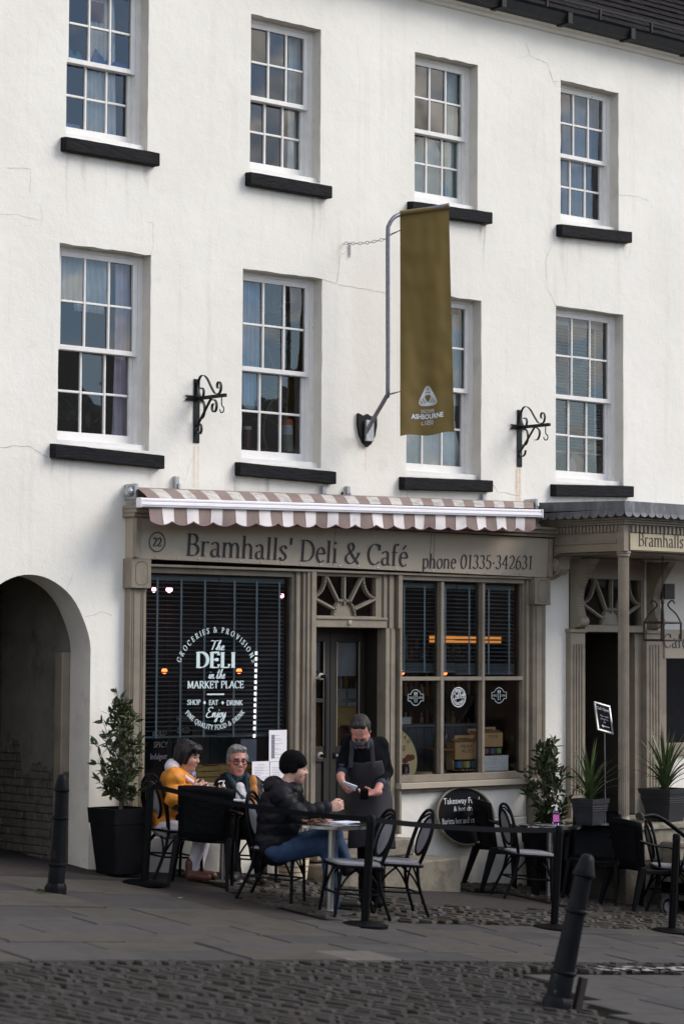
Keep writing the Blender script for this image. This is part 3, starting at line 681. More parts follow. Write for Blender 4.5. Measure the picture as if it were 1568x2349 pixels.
# ------------------------------------------------------------------ shopfront
shop = thing('shopfront', 'taupe painted timber shopfront with fascia lettering, two display windows and central door', 'shopfront', (0, 0, .1))
def sbox(name, *a, bev=.004, mt=None, par=None): m = M(); m.box(*a, bev); return m.make(name, mt or TAUPE, par or shop)
UX, UZ, OUT = Vector((1, 0, 0)), Vector((0, 0, 1)), Vector((0, -1, 0))
def pilaster(x0, x1, zc0, zc1):
    m = M(); zb = gz((x0 + x1) / 2, 0) - .15
    m.box(x0 + .012, x1 - .012, -.085, .02, zb, zc0, .004)
    m.box(x0 - .005, x1 + .005, -.105, .02, zb, .62, .006)
    for k in (.035, .055): m.box(x0 + k, x0 + k + .008, -.092, -.083, .66, zc0 - .02); m.box(x1 - k - .008, x1 - k, -.092, -.083, .66, zc0 - .02)
    p = m.make('pilaster', TAUPE, shop)
    m = M(); m.box(x0 - .012, x1 + .012, -.135, .02, zc0, zc1, .006); c = m.make('capital_block', TAUPE, p)
    m = M(); a, b2, c0, c1, k = x0 + .035, x1 - .035, zc0 + .03, zc1 - .03, .03
    P = [(a + k, c0), (b2 - k, c0), (b2, c0 + k), (b2, c1 - k), (b2 - k, c1), (a + k, c1), (a, c1 - k), (a, c0 + k), (a + k, c0)]
    for (p0, p1) in zip(P, P[1:]): m.ribbon([(p0[0], -.1362, p0[1]), (p1[0], -.1362, p1[1])], .007, (0, -1, 0))
    m.make('panel_line', LINE, c, recalc=False)
pilaster(-2.665, -2.465, 2.665, 2.935); pilaster(2.49, 2.70, 2.605, 2.89)
# fascia: the board leans a little and falls a trifle to the right
m = M(); FY = -.125
m.hexa([(-2.655, FY, 2.938), (2.70, FY, 2.893), (2.70, .02, 2.893), (-2.655, .02, 2.938), (-2.655, FY - .03, 3.31), (2.70, FY - .03, 3.30), (2.70, .02, 3.30), (-2.655, .02, 3.31)])
fas = m.make('fascia_board', TAUPE2, shop)
def fpt(x, z, e=.004):   # a point on the face of the fascia
    t = (z - 2.915) / .39; return Vector((x, FY - .03 * t - e, z))
for (y0, y1, z0, z1) in ((-.19, .02, 3.312, 3.345), (-.215, .02, 3.347, 3.385), (-.235, .02, 3.387, 3.415)): sbox('fascia_moulding', -2.69, 2.735, y0, y1, z0, z1, par=fas)
sbox('fascia_bead', -2.46, 2.48, -.10, .02, 2.868, 2.892, mt=TAUPE, par=fas); sbox('fascia_edge', 2.655, 2.702, -.175, -.12, 2.90, 3.30, par=fas); sbox('fascia_edge', -2.657, -2.61, -.175, -.12, 2.945, 3.305, par=fas)
for x in (.985, 1.035): m = M(); m.ribbon([fpt(x, 2.935), fpt(x, 3.29)], .005, OUT); m.make('seam', LINE, fas, recalc=False)
m = M(); m.ribbon([fpt(-.28, 2.93), fpt(-.28, 3.29)], .004, OUT); m.make('seam', LINE, fas, recalc=False)
m = M(); m.ball((0, 0, 0), .008, seg=6, rings=4); sme = m.mesh('screw'); sme.materials.append(STEEL)
for i in range(21):
    o = link_mesh('screw', sme, None, fas); x = -2.4 + i * .245; p = fpt(x, 2.955 - .0085 * (x + 2.6), .002); o.location = p - BASE[shop.name] * 0
def fas_text(text, u0, v0, u1, v1, h, T, t):
    a, b2 = W(u0, v0, FY), W(u1, v1, FY); m = M(); d = Vector((b2.x - a.x, 0, b2.z - a.z)); w = d.length; d.normalize(); up = Vector((0, -.077, 1)).normalized()
    tw = text_width(text); x = 0
    for ch in text:
        adv = GLY[ch][0] + .02
        if ch != ' ': m = M(); letters(m, ch, fpt(a.x, a.z) + d * (x / tw * w), d, up, h, w * adv / tw, T, t); m.make('letter', INK, fas, recalc=False)
        x += adv
fas_text("Bramhalls' Deli & Café", 424, 1274, 934, 1299, .205, .115, .034)
fas_text('phone 01335·342631', 966, 1303, 1220, 1306, .142, .125, .04)
c = W(358, 1243, FY); c = fpt(c.x, c.z); m = M(); up = Vector((0, -.077, 1)).normalized()
P = [c + UX * (.088 * math.cos(a)) + up * (.088 * math.sin(a)) for a in [2 * PI * i / 40 for i in range(41)]]; m.ribbon(P, .011, OUT); m.make('number_ring', INK, fas, recalc=False); m = M()
letters(m, '22', c + UX * -.052 - up * .040, UX, up, .08, .104, .2, .07); m.make('number', INK, fas, recalc=False)

# window and door framing
def frame_stack(x0, x1, z0, z1, steps):
    """moulded upright: widths and depths from left to right"""
    x = x0; m = M()
    for (w, d) in steps: m.box(x, x + w - .0005, -d, .06, z0, z1, .0025); x += w
    return m.make('moulded_post', TAUPE, shop)
ZT = 2.868
frame_stack(-2.465, -2.425, .80, ZT, [(.02, .05), (.02, .02)])
frame_stack(-.70, -.46, .30, ZT, [(.03, .02), (.045, .05), (.03, .03), (.035, .065), (.04, .085), (.06, .10)])
frame_stack(.39, .665, 2.335, ZT, [(.055, .035), (.035, .055), (.04, .035), (.06, .055), (.03, .03), (.055, .09)])
frame_stack(.462, .665, .30, 2.335, [(.055, .07), (.025, .04), (.06, .055), (.03, .03), (.032, .09)])
frame_stack(2.40, 2.50, .80, ZT, [(.03, .03), (.03, .06), (.04, .045)])
sbox('window_head', -2.425, -.70, -.03, .06, 2.815, 2.867); sbox('window_head', .665, 2.40, -.06, .06, 2.822, 2.866)
sbox('window_sill', -2.47, -.66, -.11, .08, .745, .80, mt=TAUPE2); sbox('sill_rail', -2.43, -.70, -.05, .06, .802, .872)
sbox('window_sill', .625, 2.515, -.125, .08, .742, .80, mt=TAUPE2); sbox('sill_rail', .665, 2.40, -.05, .06, .802, .872); sbox('sill_apron', .64, 2.50, -.06, .0, .700, .741)
for (a, b2) in ((1.232, 1.277), (1.812, 1.850)): sbox('mullion', a, b2, -.04, .06, .872, 2.822)
for (a, b2) in ((.665, 1.232), (1.277, 1.812), (1.850, 2.40)): sbox('glazing_rail', a, b2, -.038, .058, 1.815, 1.855)
def pane(x0, x1, z0, z1, y, par=None, mt=None): m = M(); pane_mesh(m, x0, x1, z0, z1, y, .0006); return m.make('pane', mt or SHOPGLASS, par or shop, recalc=False)
LP = pane(-2.43, -.695, .865, 2.82, .02)
RP = []
for (a, b2) in ((.66, 1.24), (1.27, 1.82), (1.845, 2.405)):
    for (c0, c1) in ((.868, 1.82), (1.85, 2.826)): RP.append(pane(a, b2, c0, c1, .02))
# fanlight
sbox('transom', -.46, .462, -.085, .24, 2.337, 2.435, bev=.005); sbox('transom_bead', -.46, .462, -.10, -.086, 2.415, 2.44)
fx0, fx1, fz0, fz1 = -.458, .388, 2.44, 2.845; fc = (fx0 + fx1) / 2
sbox('fanlight_head', fx0, fx1, -.04, .06, 2.835, 2.867)
def fan(par, fx0, fx1, fz0, fz1, y, mt, hub=.115):
    fc = (fx0 + fx1) / 2
    def bar(pts, w=.034):
        m = M(); P = [Vector((p[0], 0, p[1])) for p in pts]; n = len(P)
        for i in range(n - 1):
            t = (P[i + 1] - P[i]).normalized(); s = Vector((-t.z, 0, t.x)) * w / 2
            a, b2 = P[i] - t * .004, P[i + 1] + t * .004
            for (e, yy) in ((1, 0), (.55, -.014)):
                m.hexa([a - s * e + Vector((0, y + yy, 0)), b2 - s * e + Vector((0, y + yy, 0)), b2 - s * e + Vector((0, y + .03, 0)), a - s * e + Vector((0, y + .03, 0)), a + s * e + Vector((0, y + yy, 0)), b2 + s * e + Vector((0, y + yy, 0)), b2 + s * e + Vector((0, y + .03, 0)), a + s * e + Vector((0, y + .03, 0))])
        m.make('glazing_bar', mt, par)
    hw = (fx1 - fx0) / 2; H = fz1 - fz0
    ring = [(fc + (hub + .02) * math.cos(a), fz0 + (hub + .02) * 1.15 * math.sin(a)) for a in [PI * i / 14 for i in range(15)]]; bar(ring)
    for s in (-1, 1):
        bar([(fc + s * hub * .95, fz0 + .06), (fc + s * hw, fz0 + H * .46)]); bar([(fc + s * hub * .55, fz0 + hub * 1.1), (fc + s * hw * .56, fz1)])
        bar([(fc + s * (hw * (.56 + .44 * t)), fz1 - H * .5 * (1 - math.sqrt(max(0, 1 - t * t)))) for t in [i / 9 for i in range(10)]] if False else [(fc + s * hw * (.60 + .40 * (1 - math.cos(q))), fz1 - H * .52 * math.sin(q)) for q in [PI / 2 * i / 9 for i in range(10)]])
    bar([(fc, fz0 + hub), (fc, fz1)])
    m = M(); m.prism([(fc + hub * math.cos(a), y + .012, fz0 + hub * 1.15 * math.sin(a)) for a in [PI * i / 14 for i in range(15)]], (0, .02, 0)); m.make('hub_panel', mt, par)
    pn = M(); pane_mesh(pn, fx0, fx1, fz0, fz1, y + .034, .002); pn.make('pane', SHOPGLASS, par, recalc=False)
m = M(); m.box(fx0, fx0 + .02, -.035, .05, fz0, fz1); m.box(fx1 - .03, fx1, -.035, .05, fz0, fz1); m.box(fx0 + .02, fx1 - .03, -.034, .05, fz0 - .004, fz0 + .012)
fl = m.make('fanlight', TAUPE, shop); fan(fl, fx0 + .01, fx1 - .025, fz0 + .01, fz1 - .012, -.02, TAUPE)
m = M(); m.lathe([(.026, 0), (.024, .012), (.014, .016)], (0, 0, 0), 14, Matrix.Rotation(PI / 2, 4, 'X')); o = m.make('door_number', TAUPE2, shop, local=True); o.location = Vector((-.03, -.086, 2.385)) - BASE[shop.name]
# door recess
sbox('door_lining', .462, .50, .06, .30, .33, 2.335, mt=DOORC); sbox('door_lining', -.50, -.462, .06, .30, .33, 2.335, mt=DOORC)
DY = .235
def leaf(x0, x1, name):
    m = M(); st = .075; d0, d1 = DY, DY + .045
    m.box(x0, x0 + st, d0, d1, .345, 2.33, .003); m.box(x1 - st, x1, d0, d1, .345, 2.33, .003)
    for (a, b2) in ((.345, .52), (1.02, 1.17), (1.60, 1.64), (2.20, 2.33)): m.box(x0 + st, x1 - st, d0 + .001, d1 - .001, a, b2, .003)
    m.box(x0 + st, x1 - st, d0 + .02, d1 - .012, .52, 1.02); m.box(x0 + st + .03, x1 - st - .03, d0 + .008, d1 - .014, .56, .98, .004)
    d = m.make(name, DOORC, shop)
    for (a, b2) in ((1.165, 1.605), (1.635, 2.205)): pane(x0 + st - .004, x1 - st + .004, a, b2, DY + .022, d)
    m = M(); m.box(x0 + st, x0 + st + .012, d0 - .006, d0 + .002, 1.17, 2.20); m.box(x1 - st - .012, x1 - st, d0 - .006, d0 + .002, 1.17, 2.20); m.make('glazing_bead', TAUPE, d)
    return d
dl = leaf(-.455, -.003, 'door_leaf'); dr = leaf(.003, .455, 'door_leaf')
for d, x in ((dl, -.24), (dr, .235)):
    m = M(); m.quad((x - .15, DY + .05, 1.86), (x + .15, DY + .05, 1.86), (x + .15, DY + .05, 2.2), (x - .15, DY + .05, 2.2)); m.make('roller_shade', mat('shade_cloth', (.16, .165, .17), .8), d)
m = M(); m.box(.04, .13, DY - .012, DY, 1.05, 1.11, .004); lp = m.make('letter_plate', GUT, dr); m = M(); m.box(.06, .085, DY - .03, DY - .012, 1.065, 1.095, .004); m.make('lock', STEEL, lp)
m = M(); hx = -.405
m.tube(bend([(hx, -.10, 1.86), (hx, -.155, 1.86), (hx, -.175, 1.84), (hx, -.175, 1.5), (hx, -.175, 1.13), (hx, -.155, 1.10), (hx, -.10, 1.10)], 5), .017, 8); h = m.make('pull_handle', GUT, shop, smooth=60)
for z in (1.86, 1.10): m = M(); m.lathe([(.035, 0), (.035, .01), (.025, .018)], (0, 0, 0), 14, Matrix.Translation((hx, -.10, z)) @ Matrix.Rotation(PI / 2, 4, 'X')); m.make('handle_rose', TAUPE2, h)
sbox('threshold', -.46, .46, -.05, .30, .28, .343, mt=TAUPE)
# white stall risers stand proud of the wall a little below the windows
for (a, b2) in ((-2.455, -.56), (.52, 2.47)):
    m = M(); m.box(a, b2, -.035, .02, -1.2, .40, .01); m.box(a, b2, -.02, .02, .405, .70, .006); m.make('stall_riser', WALL, shop)
m = M(); m.box(-.56, .52, .28, .35, -1.2, .33); m.make('recess_wall', WALL, shop)
ventx, ventz = W(1022, 2010, -.04).x, W(1022, 2012, -.04).z
m = M(); m.box(ventx - .12, ventx + .12, -.05, -.036, ventz - .075, ventz + .085, .004); vt = m.make('air_vent', mat('vent_metal', (.16, .155, .15), .6), shop)
m = M()
for i in range(8):
    for j in range(5): m.box(ventx - .10 + i * .027, ventx - .086 + i * .027, -.054, -.0505, ventz - .06 + j * .028, ventz - .046 + j * .028)
m.make('vent_hole', GUT, vt)
st = thing('door_steps', 'worn stone doorsteps below the central shop door', 'steps', (0, -.3, .0))
for (x0, x1, y0, z1) in ((-.62, .66, -.30, .275), (-.66, .98, -.62, .085)):
    m = M(); m.box(x0, x1, y0, -.04 if z1 > .2 else -.04, z1 - (.17 if z1 > .2 else .5), z1, .018); bmesh.ops.subdivide_edges(m.bm, edges=m.bm.edges[:], cuts=3)
    for v in m.bm.verts: v.co += Vector((0, 1, 1)) * .008 * noise.noise(v.co * 6)
    m.make('step', STONE, st, smooth=40)

# ------------------------------------------------------------------ inside the shop
BLIND = mat('blind_slate', (.12, .17, .19), .5, .08, 4)
TAPE = mat('blind_tape', (.25, .33, .36), .7, .08)
def venetian(label, x0, x1, ztop, zbot, tapes, y=.10, bunch=0, step=.0415, tilt=.22, group='dark slatted blinds in the shop windows', mt=None, tp=None, wd=.048):
    t = thing('venetian_blind', label, 'blind', ((x0 + x1) / 2, y, zbot), 0, group); mt = mt or BLIND; tp = tp or TAPE
    m = M(); m.box(x0, x1, y - .03, y + .03, ztop - .05, ztop, .004); m.make('head_rail', mt, t)
    L = x1 - x0; m = M(); m.box(-L / 2, L / 2, -wd / 2, wd / 2, -.0016, .0016); me = m.mesh('slat'); me.materials.append(mt)
    z = ztop - .07; zlow = zbot + (.02 + bunch * .006 if bunch else .03)
    while z > zlow:
        o = link_mesh('slat', me, None, t); o.location = Vector(((x0 + x1) / 2, y, z)) - BASE[t.name]; o.rotation_euler = (tilt + random.uniform(-.03, .03), random.uniform(-.002, .002), 0); z -= step
    if bunch:
        for k in range(bunch):
            o = link_mesh('slat', me, None, t); o.location = Vector(((x0 + x1) / 2, y + random.uniform(-.004, .004), zbot + .02 + k * .006)) - BASE[t.name]; o.rotation_euler = (random.uniform(-.05, .05), random.uniform(-.003, .003), 0)
    m = M(); m.box(x0, x1, y - .026, y + .026, zbot, zbot + .018, .003); m.make('bottom_rail', mt, t)
    for tx in tapes: m = M(); m.box(tx - .011, tx + .011, y - .033, y - .0315, zbot, ztop - .03); m.make('tape', tp, t)
    return t
zb = W(500, 1690, .1).z
tx = [W(u, 1500, .1).x for u in (355, 410, 464, 532, 583, 635)]; brk = W(497, 1500, .1).x
venetian('dark slatted blind lowered behind the arched deli lettering, nearest the bay tree', -2.40, brk - .003, 2.80, zb, tx[:3], tilt=.16)
venetian('dark slatted blind lowered beside the shop door behind DELI lettering', brk + .003, -.72, 2.80, zb - .005, tx[3:], tilt=.26)
tx = [W((1150 + q / 1.568) / 1.7443, 1450, .1).x for q in (717, 845, 975, 1125, 1247, 1375)]; brk = W((1150 + 1045 / 1.568) / 1.7443, 1450, .1).x
zb = W(960, 1543, .1).z
venetian('half raised slatted blind above the cheese display beside the door', .70, brk - .003, 2.80, zb, tx[:3], bunch=14, tilt=.14)
venetian('half raised slatted blind above the cider boxes', brk + .003, 2.38, 2.80, zb - .02, tx[3:], bunch=14, tilt=.26)
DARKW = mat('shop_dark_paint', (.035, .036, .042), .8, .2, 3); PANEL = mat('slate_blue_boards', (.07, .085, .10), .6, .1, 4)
# dark back of the shop with shelves, a boarded counter
bk = thing('shop_shelving', 'dark shelving with bottles and jars deep inside the shop', 'shelving', (1.5, 1.6, .33))
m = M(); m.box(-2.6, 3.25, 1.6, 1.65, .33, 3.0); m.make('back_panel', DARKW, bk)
for z in (1.2, 1.6, 2.0): m = M(); m.box(1.0, 3.2, 1.4, 1.6, z, z + .03); m.make('shelf', FLOORB, bk)
m = M()
for k in range(3):
    cm = [mat('jar_amber', (.28, .16, .05), .4), mat('jar_green', (.06, .10, .04), .4), mat('jar_white', (.4, .4, .38), .5)][k]; m = M()
    for i in range(k, 27, 3):
        for z in (1.23, 1.63, 2.03):
            x = 1.05 + i * .078; hh = random.uniform(.12, .26); m.lathe([(.025, 0), (.025, hh * .7), (.011, hh * .8), (.011, hh)], (x, 1.5, z), 7)
    tag(m.make('bottles', cm, bk), kind='stuff')
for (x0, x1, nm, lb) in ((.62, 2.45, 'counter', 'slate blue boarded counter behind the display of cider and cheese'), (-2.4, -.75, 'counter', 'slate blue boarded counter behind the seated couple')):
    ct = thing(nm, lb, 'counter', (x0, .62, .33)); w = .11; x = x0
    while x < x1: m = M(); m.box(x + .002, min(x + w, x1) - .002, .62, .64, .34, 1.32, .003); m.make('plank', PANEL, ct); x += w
    m = M(); m.box(x0, x1, .60, .95, 1.322, 1.352, .004); m.make('counter_top', mat('counter_top_grey', (.14, .15, .16), .5), ct)
m = M(); m.box(.62, 2.45, .07, .60, .80, .862); tag(m.make('display_shelf', mat('baize_green', (.04, .07, .03), .9)), 'green covered shelf under the window display goods', 'shelf')
m = M(); m.box(-2.42, -.72, .07, .60, .80, .862); tag(m.make('display_shelf', FLOORB), 'dark shelf inside the lettered window behind the couple', 'shelf')
def lamp(u, v, y, c, st, r, label, rz=None):
    p = W(u, v, y); t = thing('pendant_lamp', label, 'lamp', p, 0, 'small lamps glowing inside the shop'); m = M(); m.ball((0, 0, 0), r, r, rz or r, 12, 8); m.make('bulb', emit('bulb_%g_%g' % (c[1], st), c, st), t, smooth='all', local=True)
    m = M(); m.tube([(0, 0, (rz or r) * .8), (0, 0, 3.2 - p.z)], .006, 6); m.lathe([(.022, (rz or r) * .8), (.022, (rz or r) * .8 + .06)], (0, 0, 0), 10); m.make('flex', GUT, t, local=True)
PINK, ORG = (1, .40, .52), (1, .16, .04)
lamp(353, 1352, .8, PINK, 3, .022, 'pale pink bulb high behind the lettered window, beside the first blind tape', .03); lamp(388, 1352, .8, PINK, 4, .032, 'largest pale pink bulb high behind the lettered window'); lamp(646, 1366, .8, PINK, 3, .024, 'pale pink bulb high behind the lettered window, nearest the door')
lamp(377, 1539, .8, ORG, 2.6, .028, 'orange lamp low in the lettered window, by the bay tree'); lamp(548, 1539, .8, ORG, 3, .028, 'orange lamp beside the word DELI in the window'); lamp(922, 1542, .8, ORG, 2.6, .027, 'orange lamp under the raised blind in the pane nearest the door'); lamp(1020, 1543, .8, ORG, 2.6, .026, 'orange lamp under the raised blind in the middle column of panes')
a, b2 = W(990, 1456, .9), W(1146, 1475, .9)
t = thing('strip_lamp', 'glowing orange strip lamp seen through the raised slatted blind', 'lamp', ((a.x + b2.x) / 2, .9, b2.z)); m = M(); m.box(a.x, b2.x, .88, .94, b2.z, a.z); m.make('diffuser', emit('strip_orange', (1, .36, .07), .34), t); m = M(); m.box(a.x, b2.x, .94, .97, b2.z - .02, a.z + .03); m.make('housing', GUT, t)
# printed film and papers on the glass
FILM = mat('white_vinyl', (.62, .74, .76), .5, .03); GY = .010
def on_glass(u, v): return W(u, v, GY)
ug = lambda q: ((550 + q[0] / 2.24) / 1.7443, (2250 + q[1] / 2.24) / 1.7443)
lt = M(); cen = W(*ug((708, 935)), GY)
a, b2 = W(*ug((408, 815)), GY), W(*ug((1008, 845)), GY); cx_ = (a.x + b2.x) / 2; zt = W(*ug((715, 575)), GY).z
R0 = (b2.x - a.x) / 2; base_z = (a.z + b2.z) / 2; hh = zt - base_z
def film_text(text, q0, q1, h, T=.14, t=.05, script=False, slant=0, dz=0):
    a, b2 = W(*ug(q0), GY), W(*ug(q1), GY); letters(lt, text, Vector((a.x, GY, (a.z + b2.z) / 2 + dz)), UX, UZ, h, b2.x - a.x, T, t, script, slant)
RR = (R0 ** 2 + hh ** 2) / (2 * hh); ac = math.degrees(math.asin(min(1, R0 / RR)))
letters_arc(lt, 'GROCERIES & PROVISIONS', (cx_, GY, zt - RR - .085), UX, UZ, RR + .03, 90 + ac * 1.02, 90 - ac * 1.02, .052, .16, .06)
film_text('The', (640, 785), (775, 785), .088, .12, 0, True, .18); film_text('DELI', (520, 944), (885, 944), .146, .19, .045)
film_text('in the', (635, 1040), (782, 1040), .085, .12, 0, True, .18); film_text('MARKET PLACE', (445, 1128), (952, 1128), .068, .16, .05)
a, b2 = W(*ug((623, 1183)), GY), W(*ug((777, 1183)), GY); lt.ribbon([a, Vector((b2.x, GY, a.z))], .014, OUT)
film_text('SHOP', (445, 1276), (565, 1276), .046, .17, .06); film_text('EAT', (638, 1278), (722, 1278), .046, .17, .06); film_text('DRINK', (797, 1280), (943, 1280), .046, .17, .06)
for q in ((601, 1257), (763, 1258)):
    c = W(*ug(q), GY); lt.quad(c + UX * -.018, c - UZ * .019, c + UX * .018, c + UZ * .019)
film_text('Enjoy', (612, 1388), (788, 1388), .095, .12, 0, True, .18)
a, b2 = W(*ug((425, 1345)), GY), W(*ug((962, 1350)), GY); zb_ = W(*ug((690, 1500)), GY).z; R1 = (b2.x - a.x) / 2; h1 = (a.z + b2.z) / 2 - zb_; R2 = (R1 ** 2 + h1 ** 2) / (2 * h1); ac2 = math.degrees(math.asin(min(1, R1 / R2)))
letters_arc(lt, 'FINE QUALITY FOOD & DRINK', ((a.x + b2.x) / 2, GY, zb_ + R2 + .0), UX, UZ, R2, 270 - ac2, 270 + ac2, .046, .16, .06, inside=True)
lt.make('window_lettering', FILM, LP, recalc=False)
# sky gap between the two blinds, imitated by small glowing white dashes
t = thing('blind_gap_glow', 'dashed white strip of small lights hanging in the lettered window', 'light strip', W(585, 1690, .06)); GAP_GLOW = emit('gap_glow_white', (1, .95, 1), .75)
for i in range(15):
    u = 587.5 - 4.5 * i / 14; v = 1498 + i * 13.3 * (1 if i < 14 else 1.02); p = W(u, v, .06); m = M(); m.box(p.x - .012, p.x + .012, .056, .064, p.z - .016, p.z + .016); m.make('glow_dash', GAP_GLOW, t)
m = M(); p0, p1 = W(587.5, 1492, .066), W(583, 1692, .066); m.tube([p0, p1], .003, 5); m.make('gap_line', GUT, t)  # thin dark line added behind the glowing dashes
# stickers
def sticker(u, v, label):
    c = W(u, v, GY); m = M()
    def rr(a, b2, k=.02): return [(-a, -b2), (a, -b2), (a, b2), (-a, b2), (-a, -b2)]
    P = [(-.105, -.034), (-.07, -.034)] + [(.075 * math.cos(q), .075 * math.sin(q) * 1.05) for q in [math.radians(205 + 130 * i / 12) for i in range(13)]] + [(.07, -.034), (.105, -.034), (.105, .034), (.07, .034)] + [(.075 * math.cos(q), .075 * 1.05 * math.sin(q)) for q in [math.radians(25 + 130 * i / 12) for i in range(13)]] + [(-.07, .034), (-.105, .034), (-.105, -.034)]
    m.ribbon([c + UX * p[0] + UZ * p[1] for p in P], .007, OUT)
    add_sans(m, 'TAKE', c + UX * -.098 - UZ * .014, UX, UZ, .026, .068); add_sans(m, 'AWAY', c + UX * .030 - UZ * .014, UX, UZ, .026, .068)
    for dx in (-.014, .014): m.ribbon([c + UX * dx - UZ * .05, c + UX * dx + UZ * .03], .007, OUT); m.ribbon([c + UX * dx + UZ * .02, c + UX * dx + UZ * .055], .017, OUT)
    tag(m.make('window_sticker', mat('pale_vinyl', (.36, .44, .46), .5), recalc=False), label, 'sticker', 'takeaway stickers')
sticker(953, 1600, 'pale fork and knife takeaway sticker on the pane nearest the door'); sticker(1144, 1595, 'pale fork and knife takeaway sticker on the pane farthest from the door')
c = W(1051, 1599, GY); m = M()
for (r, w) in ((.098, .010), (.079, .005)): m.ribbon([c + UX * (r * math.cos(q)) + UZ * (r * math.sin(q)) for q in [2 * PI * i / 36 for i in range(37)]], w, OUT)
letters_arc(m, 'Fresh', c, UX, UZ, .052, 125, 55, .034, .17, .07); letters_arc(m, 'Ground Here', c, UX, UZ, .072, 205, 335, .026, .17, .07, inside=True)
letters(m, 'Coffee', c - UX * .085 - UZ * .026, (UX + UZ * .12).normalized(), UZ, .062, .17, .14, .06, slant=.12)
tag(m.make('window_sticker', mat('bright_vinyl', (.80, .82, .84), .5), recalc=False), 'round white coffee sticker on the middle pane', 'sticker')
PAPER = mat('white_paper', (.82, .80, .84), .7, .02); PRINT = mat('paper_print', (.25, .24, .30), .7, .05)
def notice(label, q, lines, y=-.004, title=None, icons=False, pm=None, grp='printed papers on the lettered window'):
    u0, v0, u1, v1 = q; a = W(u0, v0, y); b2 = W(u1, v1, y); t = thing('paper_notice', label, 'notice', (a.x, y, b2.z), 0, grp)
    m = M(); m.box(a.x, b2.x, y - .001, y + .001, b2.z, a.z); m.make('sheet', pm or PAPER, t); m = M(); H = a.z - b2.z; Wd = b2.x - a.x
    if title: add_sans(m, title, Vector(((a.x + b2.x) / 2, y - .0022, a.z - H * .11)), UX, UZ, H * .030, align='c')
    for i in range(lines):
        z = a.z - H * (.17 + .76 * i / lines)
        if icons and i % 3 == 1: m.quad(*[Vector((a.x + Wd * .22 + dx * .02, y - .0022, z + dz * .022)) for dx, dz in ((-1, -1), (1, -1), (1, 1), (-1, 1))]); continue
        l = random.uniform(.35, .7); m.ribbon([(a.x + Wd * .14, y - .0022, z), (a.x + Wd * (.14 + l), y - .0022, z)], H * .009, OUT)
        if not icons and i % 2 == 0: m.ribbon([(a.x + Wd * .8, y - .0022, z), (a.x + Wd * .9, y - .0022, z)], H * .009, OUT)
    m.make('print', PRINT, t, recalc=False)
notice('tall white distancing notice with small icons on the window', (617, 1675, 657, 1746), 15, icons=True)
notice('white takeaway menu sheet on the window beside the man in glasses', (578, 1747, 617, 1825), 16, title='Takeaway Menu')
notice('white sheet partly hidden by the black beanie', (619, 1748, 652, 1820), 14)
notice('dim grey sheet taped inside the window above the man in glasses', (552, 1696, 588, 1748), 12, y=.05, pm=mat('dim_paper', (.22, .23, .27), .8))
# ------------------------------------------------------------------ ground
ASPH = mat('asphalt', (.050, .043, .042), .95, .25, 30, .9, 160, c2=(.035, .030, .028), m2=(.45, .65), s2=1.2, bdist=.006, spec=.15)
def ground_grid(m, x0, x1, y0, y1, n1, n2, dz):
    m.grid(lambda a, b2: Vector((x0 + (x1 - x0) * a, y0 + (y1 - y0) * b2, gz(x0 + (x1 - x0) * a, y0 + (y1 - y0) * b2) + dz)), n1, n2)
m = M(); ground_grid(m, -240, 240, -240, 60, 120, 100, -.02); tag(m.make('ground', ASPH, smooth='all'), kind='structure')
m = M(); ground_grid(m, -12, 9, -12, .6, 84, 60, 0); tag(m.make('terrace_asphalt', ASPH, smooth='all'), kind='structure')
FLAG = [mat('flagstone_%s' % n, c, .8, .14, 7, .5, 30, c2=c3, m2=(.5, .75), s2=2.2, bdist=.004, spec=.2) for n, c, c3 in (('grey', (.056, .053, .053), (.040, .038, .037)), ('buff', (.060, .054, .049), (.042, .037, .033)), ('dark', (.045, .043, .044), (.032, .030, .030)), ('pink', (.10, .088, .084), (.085, .075, .07)))]
SETT = [mat('sett_%s' % n, c, .72, .3, 14, .8, 30, c2=c3, m2=(.5, .7), s2=9, bdist=.006, spec=.25) for n, c, c3 in (('grey', (.030, .028, .027), (.020, .018, .016)), ('brown', (.025, .021, .018), (.015, .014, .010)), ('pale', (.037, .034, .032), (.023, .022, .020)))]
pave = bpy.data.objects.new('pavement', None); col.objects.link(pave); tag(pave, kind='structure')
def slab(x0, x1, y0, y1, mt, h=.045, name='flagstone', par=None, tw=.0):
    m = M(); g = .009; x0 += g; x1 -= g; y0 += g; y1 -= g; e = random.uniform(-.004, .004); b_ = .006
    lo = [(x0, y0), (x1, y0), (x1, y1), (x0, y1)]; hi = [(x0 + b_, y0 + b_), (x1 - b_, y0 + b_), (x1 - b_, y1 - b_), (x0 + b_, y1 - b_)]
    T = random.uniform(-.003, .003); U = random.uniform(-.003, .003)
    A = [m.v((x, y, gz(x, y) - .03)) for x, y in lo]; B = [m.v((x, y, gz(x, y) + h - .006 + e)) for x, y in lo]; Cc = [m.v((x, y, gz(x, y) + h + e + (T if x > x0 + .1 else U))) for x, y in hi]
    for P, Q in ((A, B), (B, Cc)):
        for i in range(4): m._f([P[i], P[(i + 1) % 4], Q[(i + 1) % 4], Q[i]])
    m._f(Cc); return m.make(name, mt, par or pave)
random.seed(21)
y = -3.02
for row in range(5):
    h = .37 + random.uniform(-.03, .03); x = -9.6 + random.uniform(0, .5)
    while x < 4.2:
        w = random.choice((.55, .7, .85, .95)); slab(x, x + w, y - h, y, random.choices(FLAG, (5, 3, 3, .5))[0]); x += w
    y -= h
YK = y
x = -8.9                                    # old broad flags by the passage
